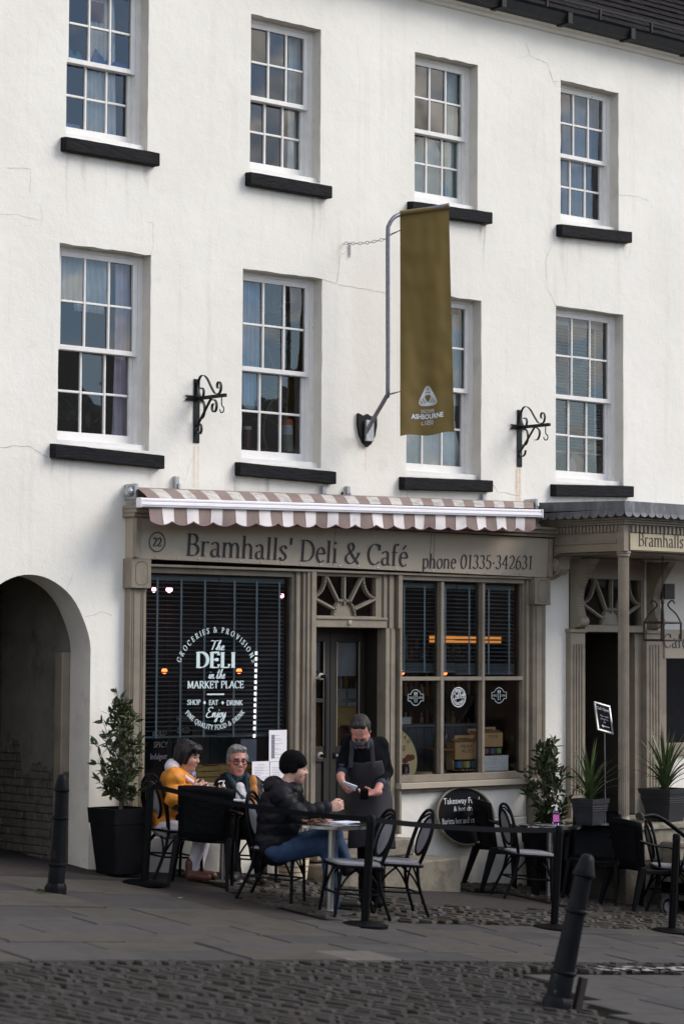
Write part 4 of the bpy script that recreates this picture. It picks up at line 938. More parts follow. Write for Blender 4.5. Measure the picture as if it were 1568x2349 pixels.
for (xa, ya, yb) in ((-6.6, -3.0, -2.35), (-7.0, -2.33, -1.55), (-6.7, -1.53, -.75)):
    x = xa
    while x < -3.55 - (ya + 3) * .05:
        w = random.choice((.7, .95, 1.15)); slab(x, x + w, ya, yb, random.choices(FLAG, (1, 4, 2, .3))[0], .012 + random.uniform(0, .012)); x += w
# paving by the leaning bollard, in the cobbled roadway
for r_ in range(4):
    x = -2.9 + r_ * -.25
    while x < 2.2: w = random.choice((.6, .8, 1.0)); slab(x, x + w, YK - .5 - (r_ + 1) * .52, YK - .5 - r_ * .52, random.choices(FLAG, (4, 2, 4, .2))[0], .03); x += w
BED = mat('joint_dirt', (.008, .007, .005), .98, .4, 20, spec=.05)
m = M(); ground_grid(m, -11, 4.5, -9.2, -2.99, 62, 26, .006); tag(m.make('joint_bed', BED, smooth='all'), kind='structure')
m = M()
for i in range(56):
    for j in range(20):
        xa, xb, ya, yb = -4 + 8.2 * i / 56, -4 + 8.2 * (i + 1) / 56, -2.98 + 2.94 * j / 20, -2.98 + 2.94 * (j + 1) / 20; cx_, cy_ = (xa + xb) / 2, (ya + yb) / 2; nn0 = .5 * noise.noise(Vector((cx_ * .8, cy_ * .8, 0)))
        if not (cx_ < -2.35 - (-cy_ - 1.3) * .15 + nn0 * .5) and not ((-.5 < cx_ < 1.6) and (-1.9 + nn0 * .4 < cy_ < -.55 + nn0 * .4)): m.quad(*[(px, py, gz(px, py) + .004) for px, py in ((xa, ya), (xb, ya), (xb, yb), (xa, yb))])
bmesh.ops.remove_doubles(m.bm, verts=m.bm.verts, dist=.001); tag(m.make('joint_bed', BED), kind='structure')
road = bpy.data.objects.new('road', None); col.objects.link(road); tag(road, kind='structure')
def sett_geo(m, c, lx, ly, yaw, h, rnd):
    ca, sa = math.cos(yaw), math.sin(yaw); ring = []; tx_, ty_ = rnd.uniform(-.12, .12), rnd.uniform(-.02, .02)
    for (k, dz) in ((.5, -.05), (.5, h * .25), (.44, h * .8), (.30, h)):
        R = []
        for (sx_, sy_) in ((-1, -1), (1, -1), (1, 1), (-1, 1)):
            ax = sx_ * lx * (k if k != .30 else .30) ; ay = sy_ * ly * (k if k > .44 else (.47 if k > .3 else .42))
            px, py = c[0] + ax * ca - ay * sa, c[1] + ax * sa + ay * ca
            R.append(m.v((px, py, c[2] + dz + (ax * tx_ + ay * ty_ if dz > 0 else 0))))
        ring.append(R)
    for P, Q in zip(ring, ring[1:]):
        for i in range(4): m._f([P[i], P[(i + 1) % 4], Q[(i + 1) % 4], Q[i]])
    m._f(ring[-1])
rnd = random.Random(5)
def sett_field(inside, x0, x1, y0, y1, lx=.10, ly=.21, h=.035, yaw=0.0):
    out = []; i = 0; x = x0
    while x < x1:
        yy = y0 + rnd.uniform(0, ly); wx = lx * rnd.uniform(.85, 1.15)
        while yy < y1:
            L = ly * rnd.uniform(.7, 1.25)
            if inside(x, yy): out.append((x + wx / 2, yy + L / 2, wx * .70, L * .985, yaw + rnd.uniform(-.05, .05), h * rnd.uniform(.75, 1.2)))
            yy += L
        x += wx
    return out
def near_road(x, y_):
    if y_ > YK - .02: return False
    lim = -2.9 + (YK - .5 - y_) * -.48
    return not (x > lim - .05 and y_ < YK - .45 and y_ > YK - 2.62 and x < 2.3)
F1 = sett_field(near_road, -10.5, 3.5, -8.8, YK - .01, .070, .26, .034)
def depth_of(s): return (s[0] - CAM[0]) * RW[0][2] + (s[1] - CAM[1]) * RW[1][2]
def in_view(s):
    p = np.array([s[0], s[1], gz(s[0], s[1])]) - CAM; cxyz = RW.T @ p; u = 784 + FPX * cxyz[0] / cxyz[2]; v = 1174 + FPX * cxyz[1] / cxyz[2]
    return -20 < u < 1590 and v < 2370
F1 = [s for s in F1 if in_view(s)]; F1.sort(key=depth_of)
for s in F1[:300]:
    m = M(); sett_geo(m, (s[0], s[1], gz(s[0], s[1])), s[2], s[3], s[4], s[5], rnd); m.make('sett', rnd.choice(SETT), road)
for k in range(3):
    m = M()
    for s in F1[300 + k::3]: sett_geo(m, (s[0], s[1], gz(s[0], s[1])), s[2], s[3], s[4], s[5], rnd)
    tag(m.make('setts', SETT[k], road), kind='stuff')
def terrace(x, y_):
    if y_ > -.05 or y_ < -2.98: return False
    n_ = .5 * noise.noise(Vector((x * .8, y_ * .8, 0)))
    patch1 = x < -2.35 - (-y_ - 1.3) * .15 + n_ * .5          # tarmac towards the planter
    patch2 = (-.5 < x < 1.6) and (-1.9 + n_ * .4 < y_ < -.55 + n_ * .4)
    return not patch1 and not patch2
SETT2 = [mat('terrace_sett_%s' % n, c, .8, .3, 14, .8, 30, c2=c3, m2=(.5, .7), s2=9, bdist=.006, spec=.2) for n, c, c3 in (('grey', (.052, .048, .045), (.032, .029, .025)), ('brown', (.046, .038, .031), (.028, .026, .018)), ('pale', (.066, .060, .054), (.040, .037, .032)))]
F2 = [s for s in sett_field(terrace, -4.0, 4.2, -2.95, -.02, .080, .26, .028, .03) if in_view(s)]
for k in range(3):
    m = M()
    for s in F2[k::3]: sett_geo(m, (s[0], s[1], gz(s[0], s[1])), s[2], s[3], s[4], s[5], rnd)
    tag(m.make('terrace_setts', SETT2[k], road), kind='stuff')
# worn white paint on the roadway, moss in the joints
PAINT = bpy.data.materials.new('worn_road_paint'); PAINT.use_nodes = True; nt = PAINT.node_tree; b = nt.nodes['Principled BSDF']; b.inputs['Base Color'].default_value = (.24, .24, .23, 1); b.inputs['Roughness'].default_value = .8
ge = nt.nodes.new('ShaderNodeNewGeometry'); n1 = nt.nodes.new('ShaderNodeTexNoise'); n1.inputs['Scale'].default_value = 9; n1.inputs['Detail'].default_value = 6; lk(nt, ge.outputs['Position'], n1.inputs['Vector']); r1 = nt.nodes.new('ShaderNodeValToRGB'); r1.color_ramp.elements[0].position = .5; r1.color_ramp.elements[1].position = .56; lk(nt, n1.outputs['Fac'], r1.inputs[0]); lk(nt, r1.outputs[0], b.inputs['Alpha'])
for (x0, x1, y0, y1) in ((-1.9, 1.2, YK - .40, YK - .18),):
    m = M(); m.grid(lambda a, c: Vector((x0 + (x1 - x0) * a, y0 + (y1 - y0) * c, gz(x0 + (x1 - x0) * a, y0 + (y1 - y0) * c) + .043)), 10, 2); tag(m.make('road_marking', PAINT), kind='structure')
for (a, c) in (((278, 2040), (420, 2062)), ((250, 2022), (300, 2028))):
    p, q = G(*a), G(*c); m = M(); m.ribbon([p.lerp(q, i / 8) + Vector((0, 0, .006)) for i in range(9)], .05, (0, 0, 1)); tag(m.make('road_marking', PAINT, recalc=False), kind='structure')
MOSS = mat('moss', (.035, .05, .012), .95, .3, 30)
m = M()
for _ in range(1500):
    u_ = random.choice((random.gauss(1110, 45), random.gauss(1190, 30), random.gauss(100, 12), random.gauss(1010, 60), random.gauss(1480, 40))); v_ = 2134 + random.gauss(0, 4) if u_ > 300 else 2052 + random.gauss(0, 3)
    p = G(u_, v_); r_ = random.uniform(.008, .02); h_ = random.uniform(.01, .035); d_ = Vector((random.uniform(-1, 1), random.uniform(-1, 1), 0)).normalized() * r_ * .4
    m.quad(p - d_, p + d_, p + d_ * .4 + Vector((random.uniform(-.01, .01), 0, h_)), p - d_ * .4 + Vector((0, random.uniform(-.01, .01), h_)))
tag(m.make('moss', MOSS, recalc=False), 'green moss and weeds in the pavement joints', 'moss', kind='stuff')

# the other side of the market place, mirrored in the glass
OPP = mat('far_brick', (.16, .11, .08), .9, .2, 1.0); OPPR = mat('far_slate', (.06, .06, .065), .8, .2, 1.0)
random.seed(3); x = -30
while x < 75:
    w = random.uniform(7, 11); h = random.uniform(6.0, 8.2) + (5.2 if 25 < x + w / 2 < 40 else 0); g0 = gz(x, -46) - .5; m = M(); m.box(x, x + w, -56, -46, g0, g0 + h)
    ob = m.make('opposite_building', OPP); tag(ob, kind='structure')
    m = M(); m.prism([(x, -45.6, g0 + h), (x, -51, g0 + h + 3.2), (x, -56.4, g0 + h)], (w, 0, 0)); m.make('roof', OPPR, ob)
    for j in range(2):
        for i in range(3): m = M(); xx = x + w * (i + .5) / 3; m.box(xx - .5, xx + .5, -46, -45.95, g0 + 1 + j * 2.8, g0 + 2.6 + j * 2.8); m.make('window', GUT, ob)
    x += w

# ------------------------------------------------------------------ porch on the right
porch = thing('porch', 'projecting taupe entrance porch with scalloped lead roof and fluted corner column', 'porch', (3.6, -.6, .36))
PX, PY = 2.735, -1.15
def pbox(name, *a, bev=.004, mt=None, par=None): m = M(); m.box(*a, bev); return m.make(name, mt or TAUPE, par or porch)
zB, zD0, zD1, zM0, zM1, zL = 3.147, 3.335, 3.40, 3.42, 3.49, 3.56
m = M(); m.box(PX, PX + .07, PY, 0, zB, zM0, .003); m.box(PX + .07, 6.6, PY, PY + .07, zB + .0005, zM0 - .0005, .003); beam = m.make('entablature', TAUPE, porch)
m = M(); m.box(PX - .012, PX, PY + .10, -.12, zB + .085, zB + .105); m.box(PX - .008, PX, PY + .10, -.12, zB + .108, zB + .12); m.box(PX - .02, PX + .05, PY - .02, PY + .085, zB - .003, zD0, .004); m.make('corner_block', TAUPE, beam)
for k, (e, z0, z1) in enumerate(((.03, zM0, zM0 + .022), (.05, zM0 + .023, zM0 + .045), (.075, zM0 + .046, zM1))):
    m = M(); m.box(PX - e, PX + .1, PY - e, .0, z0, z1, .003); m.box(PX + .1, 6.6, PY - e, PY + .1, z0 + .0004, z1 - .0004, .003); m.make('cornice_moulding', TAUPE, beam)
for i in range(19): y_ = -.16 - i * .049; m = M(); m.box(PX - .028, PX + .01, y_ - .030, y_, zD0 + .01, zD1 + .012, .003); m.make('dentil', TAUPE, beam)
for i in range(40): x = PX + .10 + i * .062; m = M(); m.box(x, x + .036, PY - .028, PY + .01, zD0 + .005, zD1 + .012, .003); m.make('dentil', TAUPE, beam)
SIGN = mat('cream_sign', (.46, .39, .26), .5, .06, 4); LEAD = mat('weathered_lead', (.115, .12, .135), .55, .25, 9, .4, 20, c2=(.30, .31, .335), m2=(.52, .72), s2=6, metal=.25, stretch=(1, 1, .35), bdist=.004)
m = M(); m.box(PX + .085, 6.5, PY - .012, PY - .0005, zB + .012, zD0 - .002, .002); sg = m.make('sign_board', SIGN, porch)
m = M(); a = W(1463, 1252, PY - .014); 
tw = text_width('Bramhalls'); x = 0
for ch in 'Bramhalls': adv = GLY[ch][0] + .02; m = M(); letters(m, ch, Vector((a.x + x / tw * .70, PY - .0145, a.z)), UX, UZ, .135, .70 * adv / tw, .115, .034); m.make('letter', INK, sg, recalc=False); x += adv
# lead roof with scalloped hanging edge
m = M(); ov = .16
m.hexa([(PX - ov, PY - ov, zL), (6.6, PY - ov, zL), (6.6, .0, zL + .02), (PX - ov, .0, zL + .02), (PX - ov, PY - ov, zL + .085), (6.6, PY - ov, zL + .085), (6.6, 0, zL + .12), (PX - ov, 0, zL + .12)]); lead = m.make('lead_roof', LEAD, porch)
pbox('soffit', PX - .06, 6.6, PY - .06, -.002, zM1 + .002, zL - .002, mt=TAUPE)
def scallops(p0, d, L, n, nrm):
    for i in range(n):
        a = Vector(p0) + Vector(d) * (L * i / n); w = L / n; m = M(); P = [a + Vector((0, 0, .002))]; jag = random.uniform(-.012, .012)
        for k in range(9): th = PI * k / 8; P.append(a + Vector(d) * (w * .5 - w * .49 * math.cos(th)) + Vector((0, 0, -.028 - (.045 + jag * .4) * math.sin(th))) + Vector(nrm) * (.006 * math.sin(th)))
        P.append(a + Vector(d) * w + Vector((0, 0, .002))); m.prism(P, Vector(nrm) * .004); m.make('lead_scallop', LEAD, lead)
scallops((PX - ov, 0, zL), (0, -1, 0), 1.15 + ov, 11, (-1, 0, 0)); scallops((PX - ov, PY - ov, zL), (1, 0, 0), 2.4, 21, (0, -1, 0))
# fluted column
m = M(); cx0, cy0 = PX + .062, PY + .062; n = 64; zc0 = .365
for (zA, zB_) in ((zc0 + .08, zB - .06),):
    R = []
    for z in (zA, zB_):
        R.append([m.v((cx0 + (.056 - .007 * abs(math.sin(8 * th))) * math.cos(th), cy0 + (.056 - .007 * abs(math.sin(8 * th))) * math.sin(th), z)) for th in [2 * PI * i / n for i in range(n)]])
    for i in range(n): m._f([R[0][i], R[0][(i + 1) % n], R[1][(i + 1) % n], R[1][i]])
m.lathe([(.07, zc0), (.07, zc0 + .04), (.06, zc0 + .06), (.056, zc0 + .085)], (cx0, cy0, 0), 24); m.lathe([(.055, zB - .062), (.068, zB - .05), (.068, zB - .03), (.075, zB - .02), (.075, zB - .002)], (cx0, cy0, 0), 24)
m.make('fluted_column', TAUPE, porch, smooth=30)
# scroll console on the wall
m = M(); P = [(-.001, 3.145), (-.24, 3.145)] + [(-.16 + .10 * math.cos(q), 3.02 + .10 * math.sin(q)) for q in [math.radians(40 - 200 * i / 14) for i in range(15)]] + [(-.10, 2.90), (-.001, 2.87)]
m.prism([(PX + .0, p[0], p[1]) for p in P], (.13, 0, 0)); cs = m.make('scroll_console', TAUPE, porch); m = M(); m.lathe([(.075, 0), (.07, .012), (.035, .018), (.02, .024)], (0, 0, 0), 16, Matrix.Translation((PX - .001, -.16, 3.02)) @ Matrix.Rotation(-PI / 2, 4, 'Y')); m.make('rosette', TAUPE, cs)
# doorway at the back of the porch
def ppil(x0, x1):
    m = M(); m.box(x0, x1, -.07, .02, .36, 2.32, .004)
    for k in range(4): xx = x0 + (x1 - x0) * (.2 + .18 * k); m.box(xx, xx + .018, -.08, -.0695, .6, 2.2, .003)
    m.box(x0 - .015, x1 + .015, -.09, .02, 2.32, 2.36, .004); m.box(x0 - .01, x1 + .01, -.085, .02, .36, .56, .004); p = m.make('door_pilaster', TAUPE, porch)
    m = M(); P = bend([(-.06, 2.36), (-.15, 2.42), (-.13, 2.52), (-.10, 2.66), (-.13, 2.82), (-.24, 2.98), (-.34, 3.10)], 5)
    xm, w = (x0 + x1) / 2, .055
    pts = [Vector((xm - w, q.x, q.y)) for q in P] + [Vector((xm - w, 0, 3.10)), Vector((xm - w, 0, 2.36))]; m.prism(pts, (2 * w, 0, 0)); m.lathe([(.06, -.06), (.06, .06)], (0, 0, 0), 14, Matrix.Translation((xm, -.12, 2.44)) @ Matrix.Rotation(PI / 2, 4, 'Y')); br = m.make('bracket', TAUPE, p)
    for i in range(26):
        q = P[min(len(P) - 1, 2 + i)]; m = M(); m.cbox((xm, q.x - .004, q.y), 2 * w - .004, .012, .012, bev=.002); m.make('bracket_rib', TAUPE, br)
ppil(3.075, 3.30); ppil(4.26, 4.52)
pbox('door_head', 3.30, 4.26, -.05, .10, 2.90, 3.12, mt=TAUPE); pbox('door_transom', 3.30, 4.26, -.06, .10, 2.33, 2.405); pbox('porch_ceiling', PX + .07, 6.5, PY + .07, -.0, 3.13, 3.146, mt=TAUPE)
m = M(); m.box(3.30, 3.33, -.02, .08, 2.405, 2.90); m.box(4.23, 4.26, -.02, .08, 2.405, 2.90); pf = m.make('porch_fanlight', TAUPE, porch); fan(pf, 3.33, 4.23, 2.41, 2.895, .0, TAUPE, hub=.13)
pbox('door_post', 4.15, 4.26, .0, .12, .36, 2.33); pbox('door_post', 3.30, 3.345, .0, .12, .36, 2.33)
m = M(); mm_ = Matrix.Translation((4.14, .12, 0)) @ Matrix.Rotation(math.radians(-80), 4, 'Z'); m.box(-.82, 0, -.02, .02, .37, 2.32, .003, mm_); m.box(-.74, -.08, -.03, .03, .55, 1.1, .004, mm_); m.make('open_door', DOORC, porch)
m = M(); m.box(3.32, 3.36, .13, 1.7, .36, 2.9); m.box(3.1, 4.4, 1.9, 1.95, .36, 2.9); m.box(4.40, 4.44, .13, 1.9, .36, 2.9); m.make('lobby_wall', mat('lobby_grey', (.16, .165, .175), .8, .1), porch)
# café window board
pbox('cafe_board', 4.60, 6.5, -.03, .03, 2.05, 2.37, mt=TAUPE2); m = M(); a = W(1521, 1486, -.032); 
tw = text_width('Café'); x = 0
for ch in 'Café': adv = GLY[ch][0] + .02; m = M(); letters(m, ch, Vector((a.x + x / tw * .40, -.0325, a.z)), UX, UZ, .155, .40 * adv / tw, .115, .034); m.make('letter', INK, porch, recalc=False); x += adv
pbox('window_board_frame', 4.54, 6.5, -.045, .03, .98, 1.12); pbox('window_board_frame', 4.54, 4.61, -.045, .03, 1.12, 2.05)
CHALK = mat('chalkboard', (.006, .0065, .009), .8, .3, 3, c2=(.016, .016, .019), m2=(.5, .8), s2=2, spec=.1)
pbox('blackboard', 4.612, 6.5, -.02, .03, 1.122, 2.048, mt=CHALK)
pbox('wall_box', W(1518, 1330, -.12).x, W(1541, 1330, -.12).x, -.16, 0, 2.70, 2.87, mt=DOORC)
# stone platform and steps
random.seed(8)
stp = thing('porch_steps', 'flight of worn stone steps up to the entrance porch', 'steps', (4.5, -1.5, -.4))
for k in range(6):
    z1 = .362 - k * .175; x0 = 2.66 if k == 0 else 3.22; m = M(); m.box(x0, 6.6, PY - .06 - k * .20 - .03, PY - .06 - (k - 1) * .20 if k else -.1, z1 - .06, z1, .012)
    bmesh.ops.subdivide_edges(m.bm, edges=[e for e in m.bm.edges if abs(e.verts[0].co.x - e.verts[1].co.x) > 1], cuts=40)
    for v in m.bm.verts: s = noise.noise(Vector((v.co.x * 5, k, v.co.z * 30))); v.co.z += .006 * s; v.co.y += .012 * noise.noise(Vector((v.co.x * 7, k + 9, v.co.z * 40)))
    m.make('tread', STONE, stp, smooth=40)
    m = M(); m.box(x0 + .02, 6.6, PY - .06 - k * .20, -.1, z1 - .36, z1 - .062); m.make('riser', STONE, stp)
m = M(); m.box(2.705, 6.6, PY - .05, -.03, -1.0, .295); m.make('base', mat('dark_stone', (.07, .062, .052), .9, .25, 6, .8, 20, bdist=.01), stp)

# hanging lantern
lc = W(1519, 1440, -.85); t = thing('hanging_lantern', 'wrought iron cage lantern hanging on a chain in the porch', 'lantern', (lc.x, -.85, lc.z - .12)); IRON = mat('rusty_iron', (.035, .018, .016), .7, .3, 30, .3, 60)
hw, z0, z1 = .135, lc.z - .13, lc.z + .055
for sx_ in (-1, 1):
    for sy_ in (-1, 1):
        m = M(); m.tube([(lc.x + sx_ * hw, -.85 + sy_ * hw, z0), (lc.x + sx_ * hw, -.85 + sy_ * hw, z1)], .012, 6); m.make('upright', IRON, t)
        m = M(); m.tube(bend([(lc.x + sx_ * hw, -.85 + sy_ * hw, z1), (lc.x + sx_ * .10, -.85 + sy_ * .10, z1 + .09), (lc.x + sx_ * .04, -.85 + sy_ * .04, z1 + .18), (lc.x + sx_ * .07, -.85 + sy_ * .07, z1 + .235), (lc.x + sx_ * .09, -.85 + sy_ * .09, z1 + .20)], 4), .010, 6); m.make('scroll', IRON, t)
for z in (z0, z1):
    m = M(); c4 = [(lc.x + a * hw, -.85 + b_ * hw, z) for a, b_ in ((-1, -1), (1, -1), (1, 1), (-1, 1))]; m.tube(c4, .012, 5, closed=True); m.make('ring', IRON, t)
m = M(); m.tube([(lc.x, -.85, z1 + .02), (lc.x, -.85, z1 + .27)], .009, 6); m.make('stem', IRON, t)
m = M(); zt_ = z1 + .27; k = 0
while zt_ < 3.13: m.tube([(lc.x + (.010 * math.cos(q) if k % 2 else 0), -.85 + (0 if k % 2 else .010 * math.cos(q)), zt_ + .02 + .02 * math.sin(q)) for q in [2 * PI * i / 8 for i in range(8)]], .003, 4, closed=True); zt_ += .031; k += 1
m.make('chain', IRON, t)

# ------------------------------------------------------------------ awning
aw = thing('shop_awning', 'rolled-out beige and white striped awning with scalloped valance over the fascia', 'awning', (0, -.2, 3.3))
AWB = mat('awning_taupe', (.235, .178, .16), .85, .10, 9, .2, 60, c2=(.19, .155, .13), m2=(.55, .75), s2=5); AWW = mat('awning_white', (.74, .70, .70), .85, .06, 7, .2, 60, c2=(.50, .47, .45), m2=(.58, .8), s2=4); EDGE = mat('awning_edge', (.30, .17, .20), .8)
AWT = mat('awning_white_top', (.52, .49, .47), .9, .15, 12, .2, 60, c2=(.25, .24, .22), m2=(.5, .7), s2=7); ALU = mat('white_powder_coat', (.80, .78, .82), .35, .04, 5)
bl, br_ = W(318, 1150, -.46), W(1238, 1176, -.46); rl, rr_ = W(312, 1128, -.13), W(1222, 1160, -.13)
fl_, fr_ = W(338, 1150, -.44), W(1222, 1172, -.44)
NS = 35; dmid = fr_ - fl_
def fabric(t, s, sag=True):   # t along, s from roller to bar
    a = Vector((rl.x + (rr_.x - rl.x) * t, -.13, rl.z + (rr_.z - rl.z) * t + .035)); b_ = Vector((fl_.x + (fr_.x - fl_.x) * t, -.45, fl_.z + (fr_.z - fl_.z) * t + .028)); p = a.lerp(b_, s); p.z += .012 * math.sin(PI * s) + .006 * noise.noise(Vector((t * 30, s * 2, 0))) * math.sin(PI * s); return p
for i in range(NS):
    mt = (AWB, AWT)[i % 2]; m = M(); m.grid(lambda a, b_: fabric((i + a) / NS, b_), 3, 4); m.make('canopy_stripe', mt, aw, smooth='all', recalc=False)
NW = 20
def val(t, s):
    p = fl_.lerp(fr_, t); ph = t * NW; k = abs(math.sin(PI * ph)); ln = .130 + .036 * k ** .8
    wav = .010 * math.sin(t * 71) + .014 * math.sin(t * 23 + 1) * s
    return Vector((p.x, -.465 - wav * s - .012 * s, p.z - .045 - ln * s))
for i in range(NS):
    mt = (AWB, AWW)[i % 2]; m = M(); m.grid(lambda a, b_: val((i + a) / NS, b_), 8, 4); m.make('valance_stripe', mt, aw, smooth='all', recalc=False)
m = M()
P = [val(i / (NS * 10), 1) for i in range(NS * 10 + 1)]; m.ribbon([p + Vector((0, -.002, .002)) for p in P], .007, OUT)
for i in range(NS + 1): m.ribbon([val(i / NS, s) + Vector((0, -.002, 0)) for s in (0, .25, .5, .75, 1)], .006, OUT)
m.make('piping', EDGE, aw, recalc=False)
d = (br_ - bl); L = d.length; d.normalize(); mb = Matrix.Translation(bl) @ Vector((1, 0, 0)).rotation_difference(d).to_matrix().to_4x4()
m = M(); m.box(0, L, -.035, .02, -.048, .0, .006, mb); m.box(.005, L - .005, -.042, -.034, -.032, -.016, .003, mb); m.box(.002, L - .002, -.03, .018, .0005, .032, .01, mb); m.make('front_bar', ALU, aw)
for x_ in (0, L): m = M(); m.box(x_ - .012, x_ + .012, -.045, .03, -.055, .036, .008, mb); m.make('bar_cap', ALU, aw)
d2 = (rr_ - rl); m = M(); m.tube([rl + Vector((-.02, .03, 0)), rr_ + Vector((.02, .03, 0))], .045, 14); m.make('roller', AWB, aw, smooth=60)
for (p, s) in ((rl, -1), (rr_, 1)):
    m = M(); m.box(p.x + s * .02 - .02, p.x + s * .02 + .02, -.17, -.0, p.z - .07, p.z + .075, .006); eb = m.make('end_bracket', STEEL, aw); m = M(); m.lathe([(.05, 0), (.05, .03), (.035, .045)], (0, 0, 0), 16, Matrix.Translation((p.x + s * .04, -.10, p.z + .005)) @ Matrix.Rotation(s * PI / 2, 4, 'Y')); m.make('gear_cover', STEEL, eb)
for t_ in (.04, .5, .96):     # folded arms under the cloth
    a, b_ = fabric(t_, .05), fabric(t_, .95); m = M(); m.tube([a - Vector((0, 0, .05)), (a + b_) / 2 - Vector((-.08, 0, .075)), b_ - Vector((0, 0, .05))], .016, 8); m.make('folding_arm', ALU, aw)
for (u, v) in ((404, 1106), (741, 1128), (797, 1128), (1107, 1146)):
    p = W(u, v, -.01); m = M(); m.box(p.x - .035, p.x + .035, -.012, -.001, p.z - .06, p.z + .055, .002); m.box(p.x - .035, p.x - .025, -.05, -.012, p.z - .06, p.z + .055, .002); m.box(p.x + .012, p.x + .035, -.03, -.012, p.z - .055, p.z - .01, .003); m.make('wall_bracket', STEEL, aw)
p = W(785, 1130, -.03); m = M(); m.ribbon([p + Vector((-.06 + .06 * math.sin(q), 0, -.05 + .06 * (1 - math.cos(q)))) for q in [PI / 2 * i / 8 for i in range(9)]], .028, (0, -1, 0)); m.make('cable_loop', GUT, aw, recalc=False)

# ------------------------------------------------------------------ banner on its pole
bn = thing('street_banner', 'long olive brown banner hanging from a bent steel pole bracketed to the wall', 'banner', W(838, 985, 0))
GALV = mat('pole_steel', (.17, .17, .21), .45, .2, 25, .2, 50, metal=.6)
BY = -.62
# the arm leaves the shield, rises outwards, stands upright, then bends over to carry the cloth
ps = [W(840, 990, -.10), W(862, 950, -.33), W(886, 908, BY + .03), W(889, 890, BY), W(889, 700, BY), W(889, 540, BY), W(892, 515, BY), W(903, 498, BY + -.005), W(918, 490, BY)]
tipY = BY - .30
pe = W(1027, 470, tipY)
ps = [p for p in ps] + [pe]
m = M(); m.tube(bend(ps[:-1], 4) + [ps[-1]], .021, 10); m.make('pole', GALV, bn, smooth=60)
m = M(); m.lathe([(.024, 0), (.024, .012)], (0, 0, 0), 14, Matrix.Translation(pe) @ (pe - ps[-2]).to_track_quat('Z', 'Y').to_matrix().to_4x4()); m.make('pole_cap', STEEL, bn)
sc = W(838, 985, 0); m = M(); P = [(-.12, .155), (-.09, .145), (-.05, .13), (0, .155), (.05, .13), (.09, .145), (.12, .155), (.125, .05), (.10, -.06), (.05, -.14), (0, -.175), (-.05, -.14), (-.10, -.06), (-.125, .05)]
m.prism([(sc.x + a, -.004, sc.z + b_) for a, b_ in P][::-1], (0, -.03, 0)); sh = m.make('shield_plate', GUT, bn); m = M(); m.box(sc.x - .05, sc.x + .05, -.075, -.035, sc.z - .12, sc.z + .09, .006); m.make('pole_socket', STEEL, sh)
CL = mat('olive_cloth', (.140, .094, .020), .85, .03, 4, .15, 90, sheen=.2)
TL, TR, BL, BR = W(917, 489, BY), W(1029, 474, tipY), W(918, 1001, BY), W(1041, 990, tipY)
def cloth(a, b_):
    p = TL.lerp(TR, a).lerp(BL.lerp(BR, a), b_)
    n_ = .035 * b_ * math.sin(3.2 * a + b_ * 2.2) + .03 * noise.noise(Vector((a * 1.6, b_ * 1.6, 2))) + .014 * math.sin(a * 10 + b_ * 1.2) * (.25 + .75 * b_) + .010 * noise.noise(Vector((a * 5, b_ * 14, 7)))
    if b_ < .03: n_ *= b_ / .03
    q = p + Vector((.70, -.70, 0)).cross(Vector((0, 0, 1))).normalized() * n_
    q.z += .010 * math.sin(a * 9) * b_ ** 6
    return q
m = M(); m.grid(cloth, 28, 90); cloth_o = m.make('banner_cloth', CL, bn, smooth='all', recalc=False)
m = M(); m.tube([TL + Vector((0, 0, .003)), TR + Vector((0, 0, .003))], .026, 10); m.make('sleeve', CL, bn, smooth=60)
BFILM = mat('banner_print', (.62, .66, .70), .7)
def cl_pt(a, b_, e=.004): 
    p = cloth(a, b_); n_ = (cloth(min(a + .02, 1), b_) - cloth(a - .02, b_)).cross(cloth(a, min(b_ + .02, 1)) - cloth(a, b_ - .02)).normalized()
    if n_.y > 0: n_ = -n_
    return p + n_ * e
def cl_text(text, a0, a1, b_, hb, bold=0):
    vs, fs = sans(text, (0, 0, 0), (1, 0, 0), (0, 0, 1), 1.0, 1.0, bold=bold); m = M(); V = [m.v(cl_pt(a0 + (a1 - a0) * p.x, b_ - hb * p.z)) for p in vs]
    for f in fs: m._f([V[i] for i in f])
    m.make('banner_lettering', BFILM, cloth_o, recalc=False)
cl_text('DISCOVER', .385, .635, .902, .0155); cl_text('ASHBOURNE', .20, .80, .928, .021, .035); cl_text('c.1050', .385, .61, .955, .021)
m = M()
def cl_line(P, w):
    for i in range(len(P) - 1):
        (x0, y0), (x1, y1) = P[i], P[i + 1]; dx, dy = x1 - x0, (y1 - y0) * 3.6; l = math.hypot(dx, dy) or 1; nx, ny = -dy / l * w, dx / l * w / 3.6
        m._f([m.v(cl_pt(x0 + nx, y0 + ny, .0045)), m.v(cl_pt(x1 + nx, y1 + ny, .0045)), m.v(cl_pt(x1 - nx, y1 - ny, .0045)), m.v(cl_pt(x0 - nx, y0 - ny, .0045))])
kc = (.515, .836); KR = .155
for th in (270, 30, 150):     # three interlaced arcs
    cx_k, cy_k = KR / 1.732 * math.cos(math.radians(th)), KR / 1.732 * math.sin(math.radians(th))
    for off in (-.011, .011): cl_line([(kc[0] + cx_k + (KR + off) * math.cos(q), kc[1] - (cy_k + (KR + off) * math.sin(q)) / 3.6) for q in [math.radians(th + 90 + 180 * i / 24) for i in range(25)]], .0065)
for off in (-.010, .010): cl_line([(kc[0] + (KR * .74 + off) * math.cos(q), kc[1] - (KR * .74 + off) * math.sin(q) / 3.6) for q in [2 * PI * i / 40 for i in range(41)]], .0055)
m.make('knot_emblem', BFILM, cloth_o, recalc=False)
